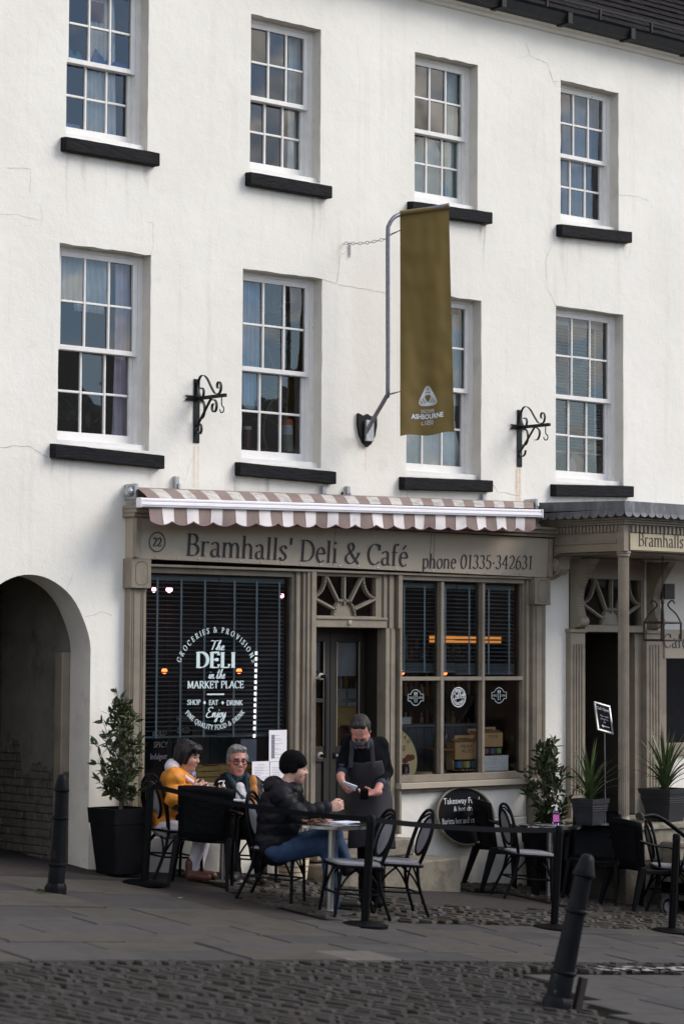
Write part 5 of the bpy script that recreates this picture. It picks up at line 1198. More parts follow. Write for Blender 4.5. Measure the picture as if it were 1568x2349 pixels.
for (a, c) in (((890, 538), (918, 527)), ((890, 903), (919, 897))):
    p, q = W(*a, BY), W(*c, BY); m = M(); m.tube([p, q], .004, 5); m.tube([p + Vector((0, -.02, -.01)), q], .004, 5); m.make('tie', IRON, bn)
m = M(); p, q = W(886, 547, BY + .02), W(790, 556, -.01); n = 12
for i in range(n):
    a = p.lerp(q, i / n); b_ = p.lerp(q, (i + 1) / n); c = (a + b_) / 2 - Vector((0, 0, .02 * math.sin(PI * i / n))); dd = (b_ - a); u_ = dd.normalized(); w_ = Vector((0, 0, 1)) if i % 2 else u_.cross(Vector((0, 0, 1)))
    m.tube([c + u_ * (dd.length * .6 * math.cos(q_)) + w_ * (.014 * math.sin(q_)) for q_ in [2 * PI * k / 8 for k in range(8)]], .004, 4, closed=True)
for i in range(5): c = W(802, 560 + i * 6, -.012); m.tube([c + Vector((.010 * math.cos(q_) * (i % 2), -.01 * math.cos(q_) * (1 - i % 2), .022 * math.sin(q_))) for q_ in [2 * PI * k / 8 for k in range(8)]], .0035, 4, closed=True)
m.make('chain', STEEL, bn)

# ------------------------------------------------------------------ scroll brackets
def scroll_bracket(u, v, label, broken=False):
    # u, v: where the upright crosses the arm on the wall
    c = W(u, v, 0); t = thing('scroll_bracket', label, 'bracket', c, 0, 'black iron hanging-basket brackets'); FL = .014
    def bar(name, pts, w=.030, th=.008):
        m = M(); m.tube(pts, w / 2, 8, flat=.35); m.make(name, GUT, t, local=True)
    m = M()
    def fish(x0, z0, x1, z1, w, notch):
        pass
    m.box(-.035, .035, -.012, -.001, -.42, .18, .002); m.make('back_plate', GUT, t, local=True)
    m = M(); m.prism([(-.145, -.016, .022), (-.11, -.016, 0), (-.145, -.016, -.03), (.09, -.016, -.03), (.06, -.016, -.008), (.09, -.016, .022)], (0, .006, 0)); m.make('cross_plate', GUT, t, local=True)
    E_ = .45; KX = .68
    m = M(); m.box(-.016, .016, -E_, 0, -.020, .012, .003); m.make('arm', GUT, t, local=True)
    def strip(name, pts):
        P = [Vector((0, -p[0] * KX, p[1])) for p in pts]; P = bend(P, 5); m = M()
        for e in (-1,):
            A = [m.v(p + Vector((-.014, 0, 0))) for p in P]; B = [m.v(p + Vector((.014, 0, 0))) for p in P]
            for i in range(len(P) - 1): m._f([A[i], B[i], B[i + 1], A[i + 1]])
        ob = m.make(name, GUT, t, local=True, recalc=False); sm = ob.modifiers.new('thick', 'SOLIDIFY'); sm.thickness = .005; return ob
    def spiral(cx_, cz_, r0, r1, a0, a1, n=9): return [(cx_ + (r0 + (r1 - r0) * i / n) * math.cos(math.radians(a0 + (a1 - a0) * i / n)), cz_ + (r0 + (r1 - r0) * i / n) * math.sin(math.radians(a0 + (a1 - a0) * i / n))) for i in range(n + 1)]
    strip('top_scroll', spiral(.12, .055, .03, .062, 120, -130)[:-1] + [(.05, .07), (.045, .14), (.09, .195), (.16, .205), (.24, .17), (.34, .08), (.42, .022)] + spiral(.50, .085, .075, .025, -115, 230)[1:])
    strip('diagonal_strut', [(.02, -.27), (.20, -.13), (.34, -.018)])
    if not broken:
        strip('under_scroll', [(.30, -.02)] + spiral(.40, -.10, .07, .028, 120, -260)); strip('lower_scroll', [(.012, -.22)] + spiral(.075, -.30, .065, .022, 150, -200))
    else:
        strip('under_scroll', [(.36, -.02), (.43, -.05), (.44, -.10), (.40, -.145), (.34, -.15)]); strip('lower_scroll', [(.012, -.24), (.03, -.30), (.08, -.315), (.13, -.29), (.145, -.25)])
    strip('inner_scroll', spiral(.10, -.115, .095, .08, 90, -120)); 
    m = M(); m.tube(bend([(0, -E_ + .06, -.02), (0, -E_ + .06, -.09), (0, -E_ + .03, -.12), (0, -E_ + .035, -.155), (0, -E_ + .07, -.16), (0, -E_ + .09, -.13)], 4), .006, 6); m.make('hook', GUT, t, local=True)
scroll_bracket(450, 913, 'complete black scroll bracket between the two lower left sash windows'); scroll_bracket(1190, 979, 'black scroll bracket with a broken curl beside the banner', True)

# ------------------------------------------------------------------ bollards and barrier
IRONP = mat('cast_iron_paint', (.0045, .0055, .0075), .5, .3, 12, .4, 25, spec=.08, c2=(.05, .028, .02), m2=(.60, .72), s2=5, bdist=.004)
def bollard(name, label, base, up, H, r, mt):
    t = thing(name, label, 'bollard', base, 0, 'cast iron bollards'); up = Vector(up).normalized(); Mx = Vector((0, 0, 1)).rotation_difference(up).to_matrix().to_4x4(); t.rotation_euler = Mx.to_euler()
    s = H
    m = M(); m.lathe([(r * 1.1, .10 * s), (r * 1.06, .235 * s), (r * 1.04, .24 * s)], (0, 0, 0), 28); m.lathe([(r * 1.02, .26 * s), (r * .86, .62 * s)], (0, 0, 0), 28); m.lathe([(r * .86, .655 * s), (r * .80, .86 * s)], (0, 0, 0), 28); m.make('shaft', mt, t, smooth=50, local=True)
    for z, k in ((.25, 1.08), (.637, .92), (.868, .90)): m = M(); m.lathe([(r * k, (z - .014) * s), (r * (k + .13), (z - .007) * s), (r * (k + .13), (z + .007) * s), (r * k, (z + .014) * s)], (0, 0, 0), 28); m.make('collar', mt, t, smooth=50, local=True)
    m = M(); m.lathe([(r * .95, .882 * s), (r * .90, .90 * s), (r * .72, .945 * s), (r * .68, .955 * s), (r * .55, .985 * s), (r * .28, .998 * s), (.002, 1.0 * s)], (0, 0, 0), 28); m.make('cap', mt, t, smooth=50, local=True)
    m = M(); m.lathe([(r * 1.42, -.12), (r * 1.42, .055 * s), (r * 1.3, .085 * s), (r * 1.12, .10 * s)], (0, 0, 0), 8, Matrix.Rotation(PI / 8, 4, 'Z')); m.make('base', mt, t, smooth=30, local=True)
    return t
g = G(127, 2053); bollard('bollard', 'upright black bollard with rust patches in front of the passage arch', g, (.04, -.02, 1), .97, .063, IRONP)
IRON2 = mat('scuffed_iron_paint', (.0045, .0055, .008), .45, .3, 12, .4, 25, spec=.10, c2=(.09, .095, .095), m2=(.64, .70), s2=9, stretch=(1, 1, .6), bdist=.004)
g = G(1272, 2322); b2_ = bollard('bollard', 'leaning scuffed black bollard in the near roadway', g, (.20, -.10, 1), 1.06, .074, IRON2)
m = M(); m.box(-.03, .03, -.02, .02, -.1, .28, .004); o = m.make('stop_post', mat('old_iron', (.010, .006, .006), .8, .3, 20), b2_, local=True); o.location = (.135, -.06, -.02)
BLACKP = mat('black_powder_coat', (.003, .0033, .0042), .45, .15, 20, spec=.08); BELT = mat('belt_web', (.005, .0055, .008), .85, .1, 30, spec=.1)
def stanchion(u, v, label, H=.885):
    g = G(u, v); g.z += .047 if g.y < -3.0 else .015; t = thing('barrier_post', label, 'barrier post', g, 0, 'black barrier posts'); t.rotation_euler = Vector((0, 0, 1)).rotation_difference(Vector((.045, -.03, 1)).normalized()).to_euler()
    m = M(); m.lathe([(.19, -.01), (.19, .012), (.165, .022), (.06, .034), (.04, .04)], (0, 0, 0), 36); m.make('base', BLACKP, t, smooth=40, local=True)
    m = M(); n = 24; R = []
    for z in (.03, H - .06): R.append([m.v(((.034 - .003 * (i % 4 == 0)) * math.cos(2 * PI * i / n), (.034 - .003 * (i % 4 == 0)) * math.sin(2 * PI * i / n), z)) for i in range(n)])
    for i in range(n): m._f([R[0][i], R[0][(i + 1) % n], R[1][(i + 1) % n], R[1][i]])
    m.make('post', BLACKP, t, smooth=30, local=True); m = M(); m.lathe([(.036, H - .065), (.036, H - .012), (.028, H), (.004, H + .002)], (0, 0, 0), 24); m.make('head', BLACKP, t, smooth=40, local=True)
    return t, g + Vector((.045, -.03, 1)).normalized() * (H - .035)
s0, h0 = stanchion(331, 2031, 'black barrier post beside the planted pot and the wicker-back chair', .88); s1_, h1 = stanchion(836, 2137, 'black barrier post in front of the two grey bistro chairs'); s2_, h2 = stanchion(1270, 2142, 'black barrier post beyond the leaning bollard'); s3_, h3 = stanchion(1540, 2150, 'black barrier post at the edge by the pushchair')
def belt(par, a, b_, sag, w=.044):
    m = M(); n = 24; P = [a.lerp(b_, i / n) - Vector((0, 0, sag * 4 * (i / n) * (1 - i / n))) for i in range(n + 1)]
    A = [m.v(p + Vector((0, 0, w / 2))) for p in P]; B = [m.v(p - Vector((0, .004, w / 2))) for p in P]
    for i in range(n): m._f([A[i], A[i + 1], B[i + 1], B[i]])
    me = m.mesh('belt', 'all', False); o = link_mesh('belt', me, BELT, par); o.matrix_parent_inverse = (Matrix.Translation(par.location) @ par.rotation_euler.to_matrix().to_4x4()).inverted()
belt(s0, h0, h1, .045); belt(s1_, h1, h2, .03)
# ------------------------------------------------------------------ chairs and tables
FRAME = mat('black_lacquer_tube', (.005, .005, .0065), .4, .2, 15, spec=.07); MESHG = mat('grey_textilene', (.22, .22, .25), .6, .1, 40, .5, 260, bdist=.002); PLAS = mat('black_wicker_plastic', (.0055, .006, .0075), .5, .2, 12, spec=.07)
WEAVE = bpy.data.materials.new('wicker_weave'); WEAVE.use_nodes = True; nt = WEAVE.node_tree; b = nt.nodes['Principled BSDF']; b.inputs['Base Color'].default_value = (.0055, .006, .0075, 1); b.inputs['Roughness'].default_value = .5; b.inputs['Specular IOR Level'].default_value = .08
tcn = nt.nodes.new('ShaderNodeTexCoord'); vo = nt.nodes.new('ShaderNodeTexVoronoi'); vo.inputs['Scale'].default_value = 55; vo.inputs['Randomness'].default_value = .15; lk(nt, tcn.outputs['Object'], vo.inputs['Vector']); bpn = nt.nodes.new('ShaderNodeBump'); bpn.inputs['Strength'].default_value = 1; bpn.inputs['Distance'].default_value = .012; bpn.invert = True; lk(nt, vo.outputs['Distance'], bpn.inputs['Height']); lk(nt, bpn.outputs[0], b.inputs['Normal'])
def rrect(hx, hy, r, n=5):
    P = []
    for (sx_, sy_, a0) in ((1, 1, 0), (-1, 1, 90), (-1, -1, 180), (1, -1, 270)):
        for i in range(n + 1): a = math.radians(a0 + 90 * i / n); P.append((sx_ * (hx - r) + r * math.cos(a), sy_ * (hy - r) + r * math.sin(a)))
    return P
def make_bistro():
    t = thing('bistro_chair', 'black bistro chair', 'chair', (0, 0, 0), 0, 'black bistro chairs with grey mesh')
    m = M(); P = rrect(.205, .205, .07); a = [m.v((x, y, .435)) for x, y in P]; b_ = [m.v((x, y, .458)) for x, y in P]; c = [m.v((x * .9, y * .9, .464)) for x, y in P]
    for A, B in ((a, b_), (b_, c)):
        for i in range(len(P)): m._f([A[i], A[(i + 1) % len(P)], B[(i + 1) % len(P)], B[i]])
    m._f(a[::-1]); m._f(c); m.make('seat', MESHG, t, smooth=40, local=True)
    m = M(); m.tube([(x * 1.03, y * 1.03, .43) for x, y in P], .014, 6, closed=True); m.make('seat_rim', FRAME, t, smooth=60, local=True)
    for s in (-1, 1):
        m = M(); m.tube(bend([(.17, s * .17, .43), (.185, s * .18, .25), (.205, s * .195, .0)], 4), .0145, 8); m.make('front_leg', FRAME, t, smooth=60, local=True)
        m = M(); m.tube(bend([(-.16, s * .165, .44), (-.19, s * .175, .25), (-.29, s * .20, .0)], 4), .0145, 8); m.make('rear_leg', FRAME, t, smooth=60, local=True)
        m = M(); m.tube(bend([(.185, s * .18, .22), (.12, s * .17, .33), (.02, s * .16, .42)], 4), .009, 6); m.tube(bend([(-.20, s * .178, .22), (-.12, s * .17, .34), (-.02, s * .16, .42)], 4), .009, 6); m.make('side_brace', FRAME, t, smooth=60, local=True)
    for (x, nm) in ((.187, 'front_brace'), (-.20, 'rear_brace')):
        m = M(); m.tube(bend([(x, -.175, .22), (x * .9, -.10, .34), (x * .85, 0, .415), (x * .9, .10, .34), (x, .175, .22)], 4), .009, 6); m.tube([(x, -.178, .20), (x, .178, .20)], .009, 6); m.make(nm, FRAME, t, smooth=60, local=True)
    for s in (-1, 1):
        m = M(); m.tube([(.187, s * .178, .20), (-.205, s * .178, .20)], .009, 6); m.make('stretcher', FRAME, t, smooth=60, local=True)
    def hoop(w, top, x0, r):
        P = bend([(x0, -w * .82, .42), (x0 - .035, -w * .95, .54), (x0 - .075, -w, .68), (x0 - .105, -w * .86, .80), (x0 - .125, -w * .5, top - .025), (x0 - .13, 0, top), (x0 - .125, w * .5, top - .025), (x0 - .105, w * .86, .80), (x0 - .075, w, .68), (x0 - .035, w * .95, .54), (x0, w * .82, .42)], 4)
        m = M(); m.tube(P, r, 8); m.make('back_hoop', FRAME, t, smooth=60, local=True)
    hoop(.215, .905, -.165, .0145); hoop(.185, .872, -.165, .010)
    def ov(a, k=1): return (-.165 - .025 - (.68 + .165 * k * math.sin(a) - .45) * .30, .135 * k * math.cos(a), .68 + .165 * k * math.sin(a))
    m = M(); m.tube([ov(2 * PI * i / 32) for i in range(32)], .013, 8, closed=True); m.make('inner_ring', FRAME, t, smooth=60, local=True)
    m = M(); c0 = m.v(ov(0, 0)); R = [m.v(ov(2 * PI * i / 32, .96)) for i in range(32)]
    for i in range(32): m._f([c0, R[i], R[(i + 1) % 32]])
    m.make('back_panel', MESHG, t, local=True); return t
def make_plastic():
    t = thing('plastic_armchair', 'black moulded armchair', 'chair', (0, 0, 0), 0, 'black wicker-look plastic armchairs')
    m = M(); m.grid(lambda a, b_: Vector((-.20 + .44 * a, -.23 + .46 * b_, .42 + .012 * (2 * b_ - 1) ** 2 - .018 * math.sin(PI * a))), 8, 8); o = m.make('seat', PLAS, t, smooth='all', local=True); o.modifiers.new('thick', 'SOLIDIFY').thickness = .022
    def back(a, b_):
        w = .215 + .035 * b_; z = .40 + .47 * b_ + .02 * (1 - (2 * a - 1) ** 2) * b_; return Vector((-.19 - .13 * b_ - .02 * math.sin(PI * a) + .04 * (abs(2 * a - 1) ** 3), w * (2 * a - 1), z))
    m = M(); m.grid(back, 12, 10); o = m.make('back', PLAS, t, smooth='all', local=True); o.modifiers.new('thick', 'SOLIDIFY').thickness = .02
    for off in (.0135, -.0135):
        m = M(); m.grid(lambda a, b_: back(.12 + .76 * a, .16 + .70 * b_) + Vector((off + (0 if off > 0 else 0), 0, 0)), 10, 10); m.make('wicker_panel', WEAVE, t, smooth='all', local=True)
    for s in (-1, 1):
        P = bend([(-.275, s * .235, .70), (-.12, s * .27, .665), (.06, s * .275, .655), (.20, s * .268, .63)], 4); m = M(); m.tube(P, .028, 8, flat=.5); m.make('armrest', PLAS, t, smooth=60, local=True)
        def leg(p0, p1, w0, w1, nm):
            m = M(); m.hexa([Vector(p1) + Vector(d) * w1 for d in ((-1, -.6, 0), (1, -.6, 0), (1, .6, 0), (-1, .6, 0))] + [Vector(p0) + Vector(d) * w0 for d in ((-1, -.6, 0), (1, -.6, 0), (1, .6, 0), (-1, .6, 0))]); bmesh.ops.bevel(m.bm, geom=m.bm.edges[:], offset=.005, segments=1, affect='EDGES'); m.make(nm, PLAS, t, local=True)
        leg((.205, s * .262, .64), (.225, s * .262, .40), .028, .034, 'arm_post'); leg((.215, s * .235, .42), (.265, s * .265, 0), .040, .022, 'front_leg'); leg((-.19, s * .225, .44), (-.30, s * .255, 0), .040, .022, 'rear_leg')
        m = M(); m.box(-.2, .22, s * .225 - .012, s * .225 + .012, .375, .415, .004); m.make('seat_skirt', PLAS, t, local=True)
    m = M(); m.box(.205, .23, -.22, .22, .375, .412, .004); m.make('front_skirt', PLAS, t, local=True); return t
BIS, PLA = make_bistro(), make_plastic(); used = set()
def seat(proto, x, y, dirv, label, tilt=True):
    o = proto if proto.name not in used else copy_tree(proto); used.add(proto.name); o['label'] = label
    o.location = (x, y, gz(x, y) + .016); rz = math.atan2(dirv[1], dirv[0]); n_ = Vector((.06, -.05, 1)).normalized()
    o.rotation_euler = (Vector((0, 0, 1)).rotation_difference(n_).to_matrix() @ Matrix.Rotation(rz, 3, 'Z')).to_euler(); return o
WO, MAN, YM = Vector((-2.47, -.50)), Vector((-1.50, -.42)), Vector((-2.26, -1.72))
seat(BIS, WO.x, WO.y, (.92, -.1), 'bistro chair on which the person in the orange jacket sits'); seat(BIS, MAN.x, MAN.y, (-.45, -.9), 'bistro chair mostly hidden under the person with glasses')
seat(BIS, YM.x, YM.y, (.55, -.83), 'bistro chair on which the person in the black beanie sits'); seat(BIS, -2.10, -2.52, (-.93, .35), 'empty bistro chair pushed under the marble table, behind the barrier post')
seat(BIS, -1.43, -2.27, (-.93, .40), 'empty bistro chair between the barrier belt and the chalkboard, beside the post'); seat(BIS, 1.50, -.98, (.90, -.42), 'empty bistro chair at the table with the pink sanitiser bottle'); seat(BIS, 2.90, -1.62, (.8, -.6), 'bistro chair behind the armchair by the porch steps')
seat(PLA, -2.50, -.97, (.66, .75), 'wicker-look armchair with its back to the street in front of the seated couple'); seat(PLA, 1.66, -.46, (.92, -.38), 'wicker-look armchair against the white wall in front of the oval chalkboard'); seat(PLA, 2.33, -1.06, (-.75, -.66), 'wicker-look armchair beside the table with the pink sanitiser bottle'); seat(PLA, 2.52, -1.55, (.95, -.1), 'wicker-look armchair nearest the porch steps')
MARB = mat('marbled_table_top', (.26, .26, .28), .2, .5, 30, c2=(.40, .40, .42), m2=(.5, .6), s2=25); CHROME = mat('chrome_rim', (.55, .55, .57), .18, .1, metal=1.0); BRUSH = mat('brushed_steel', (.34, .33, .33), .35, .1, 30, metal=.9)
def table(x, y, label, H=.72, r=.31):
    z = gz(x, y) + .015; t = thing('cafe_table', label, 'table', (x, y, z), 0, 'round pedestal tables'); t.rotation_euler = (.01, .02, 0)
    m = M(); m.lathe([(r - .004, H - .026), (r - .002, H - .001), (.01, H)], (0, 0, 0), 40); m.make('top', MARB, t, smooth=40, local=True); m = M(); m.lathe([(r - .003, H - .03), (r + .005, H - .026), (r + .005, H - .004), (r - .003, H - .0005)], (0, 0, 0), 40); m.make('rim', CHROME, t, smooth=40, local=True)
    m = M(); m.lathe([(.032, .02), (.032, H - .04)], (0, 0, 0), 20); m.lathe([(.10, H - .045), (.10, H - .031)], (0, 0, 0), 20); m.make('pedestal', BRUSH, t, smooth=40, local=True); m = M(); m.lathe([(.20, 0), (.20, .008), (.05, .022)], (0, 0, 0), 32); m.make('base', BRUSH, t, smooth=40, local=True)
    return Vector((x, y, z + H))
T1 = table(-1.98, -.62, 'round table between the seated couple'); T2 = table(-2.16, -2.33, 'marbled round table in front of the person in the black beanie', .74); T3 = table(1.95, -.86, 'round table holding the pink sanitiser bottle'); T4 = table(3.15, -2.05, 'table at the picture edge with a plate of salad', .72)

# ------------------------------------------------------------------ plants
LEAF = [mat('bay_leaf_%s' % n, c, .45, .25, 20, spec=.4) for n, c in (('dark', (.025, .042, .016)), ('mid', (.045, .062, .022)), ('olive', (.075, .075, .028)))]
BARK = mat('bark', (.06, .045, .035), .9, .3, 20, .6, 40); SOIL = mat('soil', (.03, .022, .016), .95, .3, 40, .8, 80); POT = mat('charcoal_fibre_pot', (.0065, .007, .0085), .65, .2, 8, .3, 30, spec=.08)
def leaf_into(m, p, d, L, Wd):
    d = Vector(d).normalized(); s = d.cross(Vector((0, 0, 1)));  s = s.normalized() if s.length > .05 else Vector((1, 0, 0)); n_ = s.cross(d)
    a = random.uniform(-1.2, 1.2); s = s * math.cos(a) + n_ * math.sin(a); n_ = s.cross(d); mid = p + d * L * .5 + n_ * (-.06 * L)
    A, B, T = m.v(p), m.v(p + d * L - n_ * .10 * L), None; q1 = [m.v(p + d * L * .3 + s * Wd * .45), m.v(p + d * L * .65 + s * Wd * .42 - n_ * .03 * L)]; q2 = [m.v(p + d * L * .3 - s * Wd * .45), m.v(p + d * L * .65 - s * Wd * .42 - n_ * .03 * L)]; c1 = m.v(p + d * L * .5 - n_ * Wd * .12)
    m._f([A, c1, q1[0]]); m._f([q1[0], c1, q1[1]]); m._f([c1, B, q1[1]]); m._f([A, q2[0], c1]); m._f([q2[0], q2[1], c1]); m._f([c1, q2[1], B])
def square_pot(t, w0, w1, H, mt, rim=.10, bands=0):
    m = M(); h = H - rim
    m.hexa([(-w0, -w0, 0), (w0, -w0, 0), (w0, w0, 0), (-w0, w0, 0), (-w1 * .93, -w1 * .93, h), (w1 * .93, -w1 * .93, h), (w1 * .93, w1 * .93, h), (-w1 * .93, w1 * .93, h)]); bmesh.ops.bevel(m.bm, geom=m.bm.edges[:], offset=.008, segments=1, affect='EDGES'); m.make('pot', mt, t, local=True)
    m = M(); k = w1; i_ = w1 - .03
    O0 = [(-k * .955, -k * .955, h - .005), (k * .955, -k * .955, h - .005), (k * .955, k * .955, h - .005), (-k * .955, k * .955, h - .005)]; O1 = [(-k, -k, H), (k, -k, H), (k, k, H), (-k, k, H)]; I1 = [(-i_, -i_, H), (i_, -i_, H), (i_, i_, H), (-i_, i_, H)]; I0 = [(-i_, -i_, H - .07), (i_, -i_, H - .07), (i_, i_, H - .07), (-i_, i_, H - .07)]
    R = [[m.v(p) for p in q] for q in (O0, O1, I1, I0)]
    for A, B in zip(R, R[1:]):
        for i in range(4): m._f([A[i], A[(i + 1) % 4], B[(i + 1) % 4], B[i]])
    m.make('pot_rim', mt, t, local=True)
    for j in range(bands):
        z = H * .70 - j * .022; kk = w0 + (w1 * .93 - w0) * z / h + .006; m = M(); m.box(-kk, kk, -kk, kk, z, z + .012, .003); m.make('pot_band', mt, t, local=True)
    m = M(); m.box(-i_, i_, -i_, i_, H - .09, H - .068); m.make('soil', SOIL, t, local=True)
def bay(label, x, y, H, w0, w1, crown, nleaf, seed, zlift=0):
    random.seed(seed); t = thing('potted_bay_tree', label, 'potted tree', (x, y, gz(x, y) + .02 + zlift), 0, 'potted bay trees'); square_pot(t, w0, w1, H, POT, .13)
    cz0, cz1, cr = crown; m = M(); tw = []
    P = bend([(0, 0, H - .1), (.02, .01, H + .12), (-.01, .0, (cz0 + cz1) / 2), (.01, .02, cz1 - .1)], 5); m.tube(P, [.026 - .018 * i / (len(P) - 1) for i in range(len(P))], 8)
    nb = 46; lv = [M(), M(), M()]
    for i in range(nb):
        q = (i + .5) / nb; z = cz0 + (cz1 - cz0) * q * .92; s = Vector((.01, .01, max(H + .05, z - .22 - .15 * (1 - q)))); a = i * 2.4 + random.uniform(-.4, .4)
        prof = (math.sin(PI * min(1, .12 + q * .86)) ** .7) * (1.12 - .55 * q); R_ = cr * prof * (random.uniform(.45, 1.05) if random.random() < .8 else random.uniform(1.1, 1.45)); e = Vector((R_ * math.cos(a), R_ * math.sin(a), z + random.uniform(.0, .10)))
        mid = s.lerp(e, .5) + Vector((0, 0, -.02)); C_ = bend([s, mid, e], 4); m.tube(C_, [.006 - .004 * k / (len(C_) - 1) for k in range(len(C_))], 5, cap=False)
        for k in range(int(nleaf / nb)):
            f = random.uniform(.35, 1.0) if random.random() < .75 else 1.0; p = C_[min(len(C_) - 1, int(f * (len(C_) - 1)))] + Vector((random.gauss(0, .014), random.gauss(0, .014), random.gauss(0, .014)))
            d_ = (e - s).normalized() * .5 + Vector((random.gauss(0, .7), random.gauss(0, .7), random.gauss(.15, .6))); leaf_into(lv[random.choices((0, 1, 2), (5, 4, 1.5))[0]], p, d_, random.uniform(.065, .115), random.uniform(.026, .042))
    m.make('trunk', BARK, t, smooth=60, local=True)
    for k in range(3): tag(lv[k].make('crown', LEAF[k], t, local=True, recalc=False), kind='stuff')
    return t
bay('leafy bay tree in a black square pot by the passage arch', -2.93, -.36, .58, .150, .210, (.68, 1.60, .26), 700, 4)
bay('leafy bay tree half hidden behind the café table beside the porch', 2.47, -.34, .62, .15, .20, (.70, 1.58, .25), 900, 9)
BLADE = mat('cordyline_blade', (.055, .085, .028), .45, .3, 12, c2=(.11, .12, .045), m2=(.55, .7), s2=6, spec=.4); GPOT = mat('slate_grey_pot', (.026, .027, .033), .5, .15, 8, spec=.3)
def cordyline(name, label, p, w0, w1, H, nb, Lm, seed, cat='potted plant'):
    random.seed(seed); t = thing(name, label, cat, p, .12, 'spiky plants in grey pots'); square_pot(t, w0, w1, H, GPOT, .045, 3)
    for i in range(nb):
        a = i * 2.39996 + random.uniform(-.2, .2); tilt = math.radians(6 + 70 * (i / nb) ** 1.0 + random.uniform(-6, 6)); L = Lm * random.uniform(.75, 1.05); c = Vector((math.cos(a), math.sin(a), 0)); b0 = Vector((0, 0, H - .06 + .10 * (1 - i / nb))); wdt = .017; P = []; th = tilt * .45; q = b0.copy()
        for k in range(9): P.append(q.copy()); q = q + (c * math.sin(th) + Vector((0, 0, math.cos(th)))) * (L / 8); th += tilt * .16
        m = M(); s = c.cross(Vector((0, 0, 1))); ws = [.6, .95, 1, 1, .95, .85, .65, .4, .05]
        A = [m.v(p_ + s * wdt * w_) for p_, w_ in zip(P, ws)]; B = [m.v(p_ - s * wdt * w_) for p_, w_ in zip(P, ws)]; Cc = [m.v(p_ - Vector((0, 0, .005 * w_))) for p_, w_ in zip(P, ws)]
        for k in range(8): m._f([A[k], A[k + 1], Cc[k + 1], Cc[k]]); m._f([Cc[k], Cc[k + 1], B[k + 1], B[k]])
        m.make('leaf', BLADE, t, local=True, recalc=False, smooth='all')
    return t
p = W(1349, 1882, -.95); cordyline('potted_cordyline', 'spiky green cordyline in a grey pot beside the fluted column', (p.x + .02, -.95, .362), .10, .145, .27, 34, .58, 5)
p = W(1520, 1885, -.95); cordyline('potted_cordyline', 'spiky green cordyline in a larger grey pot on the porch platform under the blackboard', (p.x, -.98, .362), .135, .205, .34, 40, .66, 6)

# ------------------------------------------------------------------ signs
cb_ = W(1062, 1872, -.10); t = thing('oval_chalkboard', 'oval black chalkboard in a wooden frame leaning on the white wall', 'chalkboard', (cb_.x, -.12, cb_.z - .3)); ra, rb = .385, .29
lean = Matrix.Translation((cb_.x, -.13, cb_.z)) @ Matrix.Rotation(math.radians(-12), 4, 'X')
WOODF = mat('varnished_frame', (.14, .12, .085), .5, .2, 12)
m = M(); m.prism([lean @ Vector((ra * math.cos(q), 0, rb * math.sin(q))) for q in [2 * PI * i / 48 for i in range(48)]][::-1], lean.to_3x3() @ Vector((0, .015, 0))); m.make('board', CHALK, t)
m = M(); m.tube([lean @ Vector(((ra + .006) * math.cos(q), -.004, (rb + .006) * math.sin(q))) for q in [2 * PI * i / 48 for i in range(48)]], .016, 8, closed=True); m.make('frame', WOODF, t, smooth=60)
CH = mat('chalk', (.62, .62, .64), .9, .2, 40); ux_, uz_ = lean.to_3x3() @ UX, lean.to_3x3() @ UZ
def chalk(t, text, x, z, w, h, sl=.15, mt=None): m = M(); add_sans(m, text, lean @ Vector((x, -.0035, z)), ux_, uz_, h, w, slant=sl); m.make('chalk_writing', mt or CH, t, recalc=False)
chalk(t, 'Takeaway Food', -.27, .13, .50, .062); chalk(t, '& hot drinks', -.15, .055, .36, .05); chalk(t, 'Barista hot and cold drinks', -.33, -.07, .66, .058)
a = [W(1361, 1616, -.95), W(1388, 1617, -.95), W(1406, 1678, -.95), W(1379, 1678, -.95)]
t = thing('sign_stand', 'slanted silver framed café open sign on a thin pole in the porch', 'sign', (a[2].x, -.85, .362)); ALUM = mat('brushed_alu', (.22, .225, .24), .35, .05, metal=.7)
sm_ = Matrix.Translation((a[0] + a[2]) / 2) @ Matrix.Rotation(math.radians(18), 4, 'Y') @ Matrix.Rotation(math.radians(-25), 4, 'X') @ Matrix.Rotation(math.radians(-10), 4, 'Z'); hw, hh = .095, .155
m = M(); m.box(-hw, hw, -.004, .006, -hh, hh, 0, sm_); m.make('board', CHALK, t)
for (x0, x1, z0, z1) in ((-hw - .012, hw + .012, hh - .01, hh + .012), (-hw - .012, hw + .012, -hh - .012, -hh + .01), (-hw - .012, -hw + .01, -hh + .0105, hh - .0105), (hw - .01, hw + .012, -hh + .0105, hh - .0105)): m = M(); m.box(x0, x1, -.010, .010, z0, z1, .003, sm_); m.make('frame_rail', ALUM, t)
lean = sm_; ux_, uz_ = lean.to_3x3() @ UX, lean.to_3x3() @ UZ
m = M()
for (tx_, x, z, w, h) in (('Café Open', -.08, .085, .155, .036), ('Please order', -.045, .01, .11, .02), ('through the', -.045, -.025, .10, .02), ('bar', -.01, -.06, .03, .02)): add_sans(m, tx_, lean @ Vector((x, -.0055, z)), ux_, uz_, h, w, slant=.2)
m.ribbon([lean @ Vector((x, -.0055, -.10)) for x in (-.02, .06)], .008, lean.to_3x3() @ OUT); m.quad(*[lean @ Vector(q) for q in ((-.045, -.0055, -.10), (-.018, -.0055, -.118), (-.022, -.0055, -.10), (-.018, -.0055, -.082))]); m.make('chalk_writing', CH, t, recalc=False)
m = M(); pb = sm_ @ Vector((0, .01, -hh)); m.tube([pb, (pb.x + .02, pb.y + .01, .37)], .007, 8); m.lathe([(.12, .364), (.12, .372), (.02, .38)], (pb.x + .02, pb.y + .01, 0), 24); m.make('pole', ALUM, t, smooth=40)
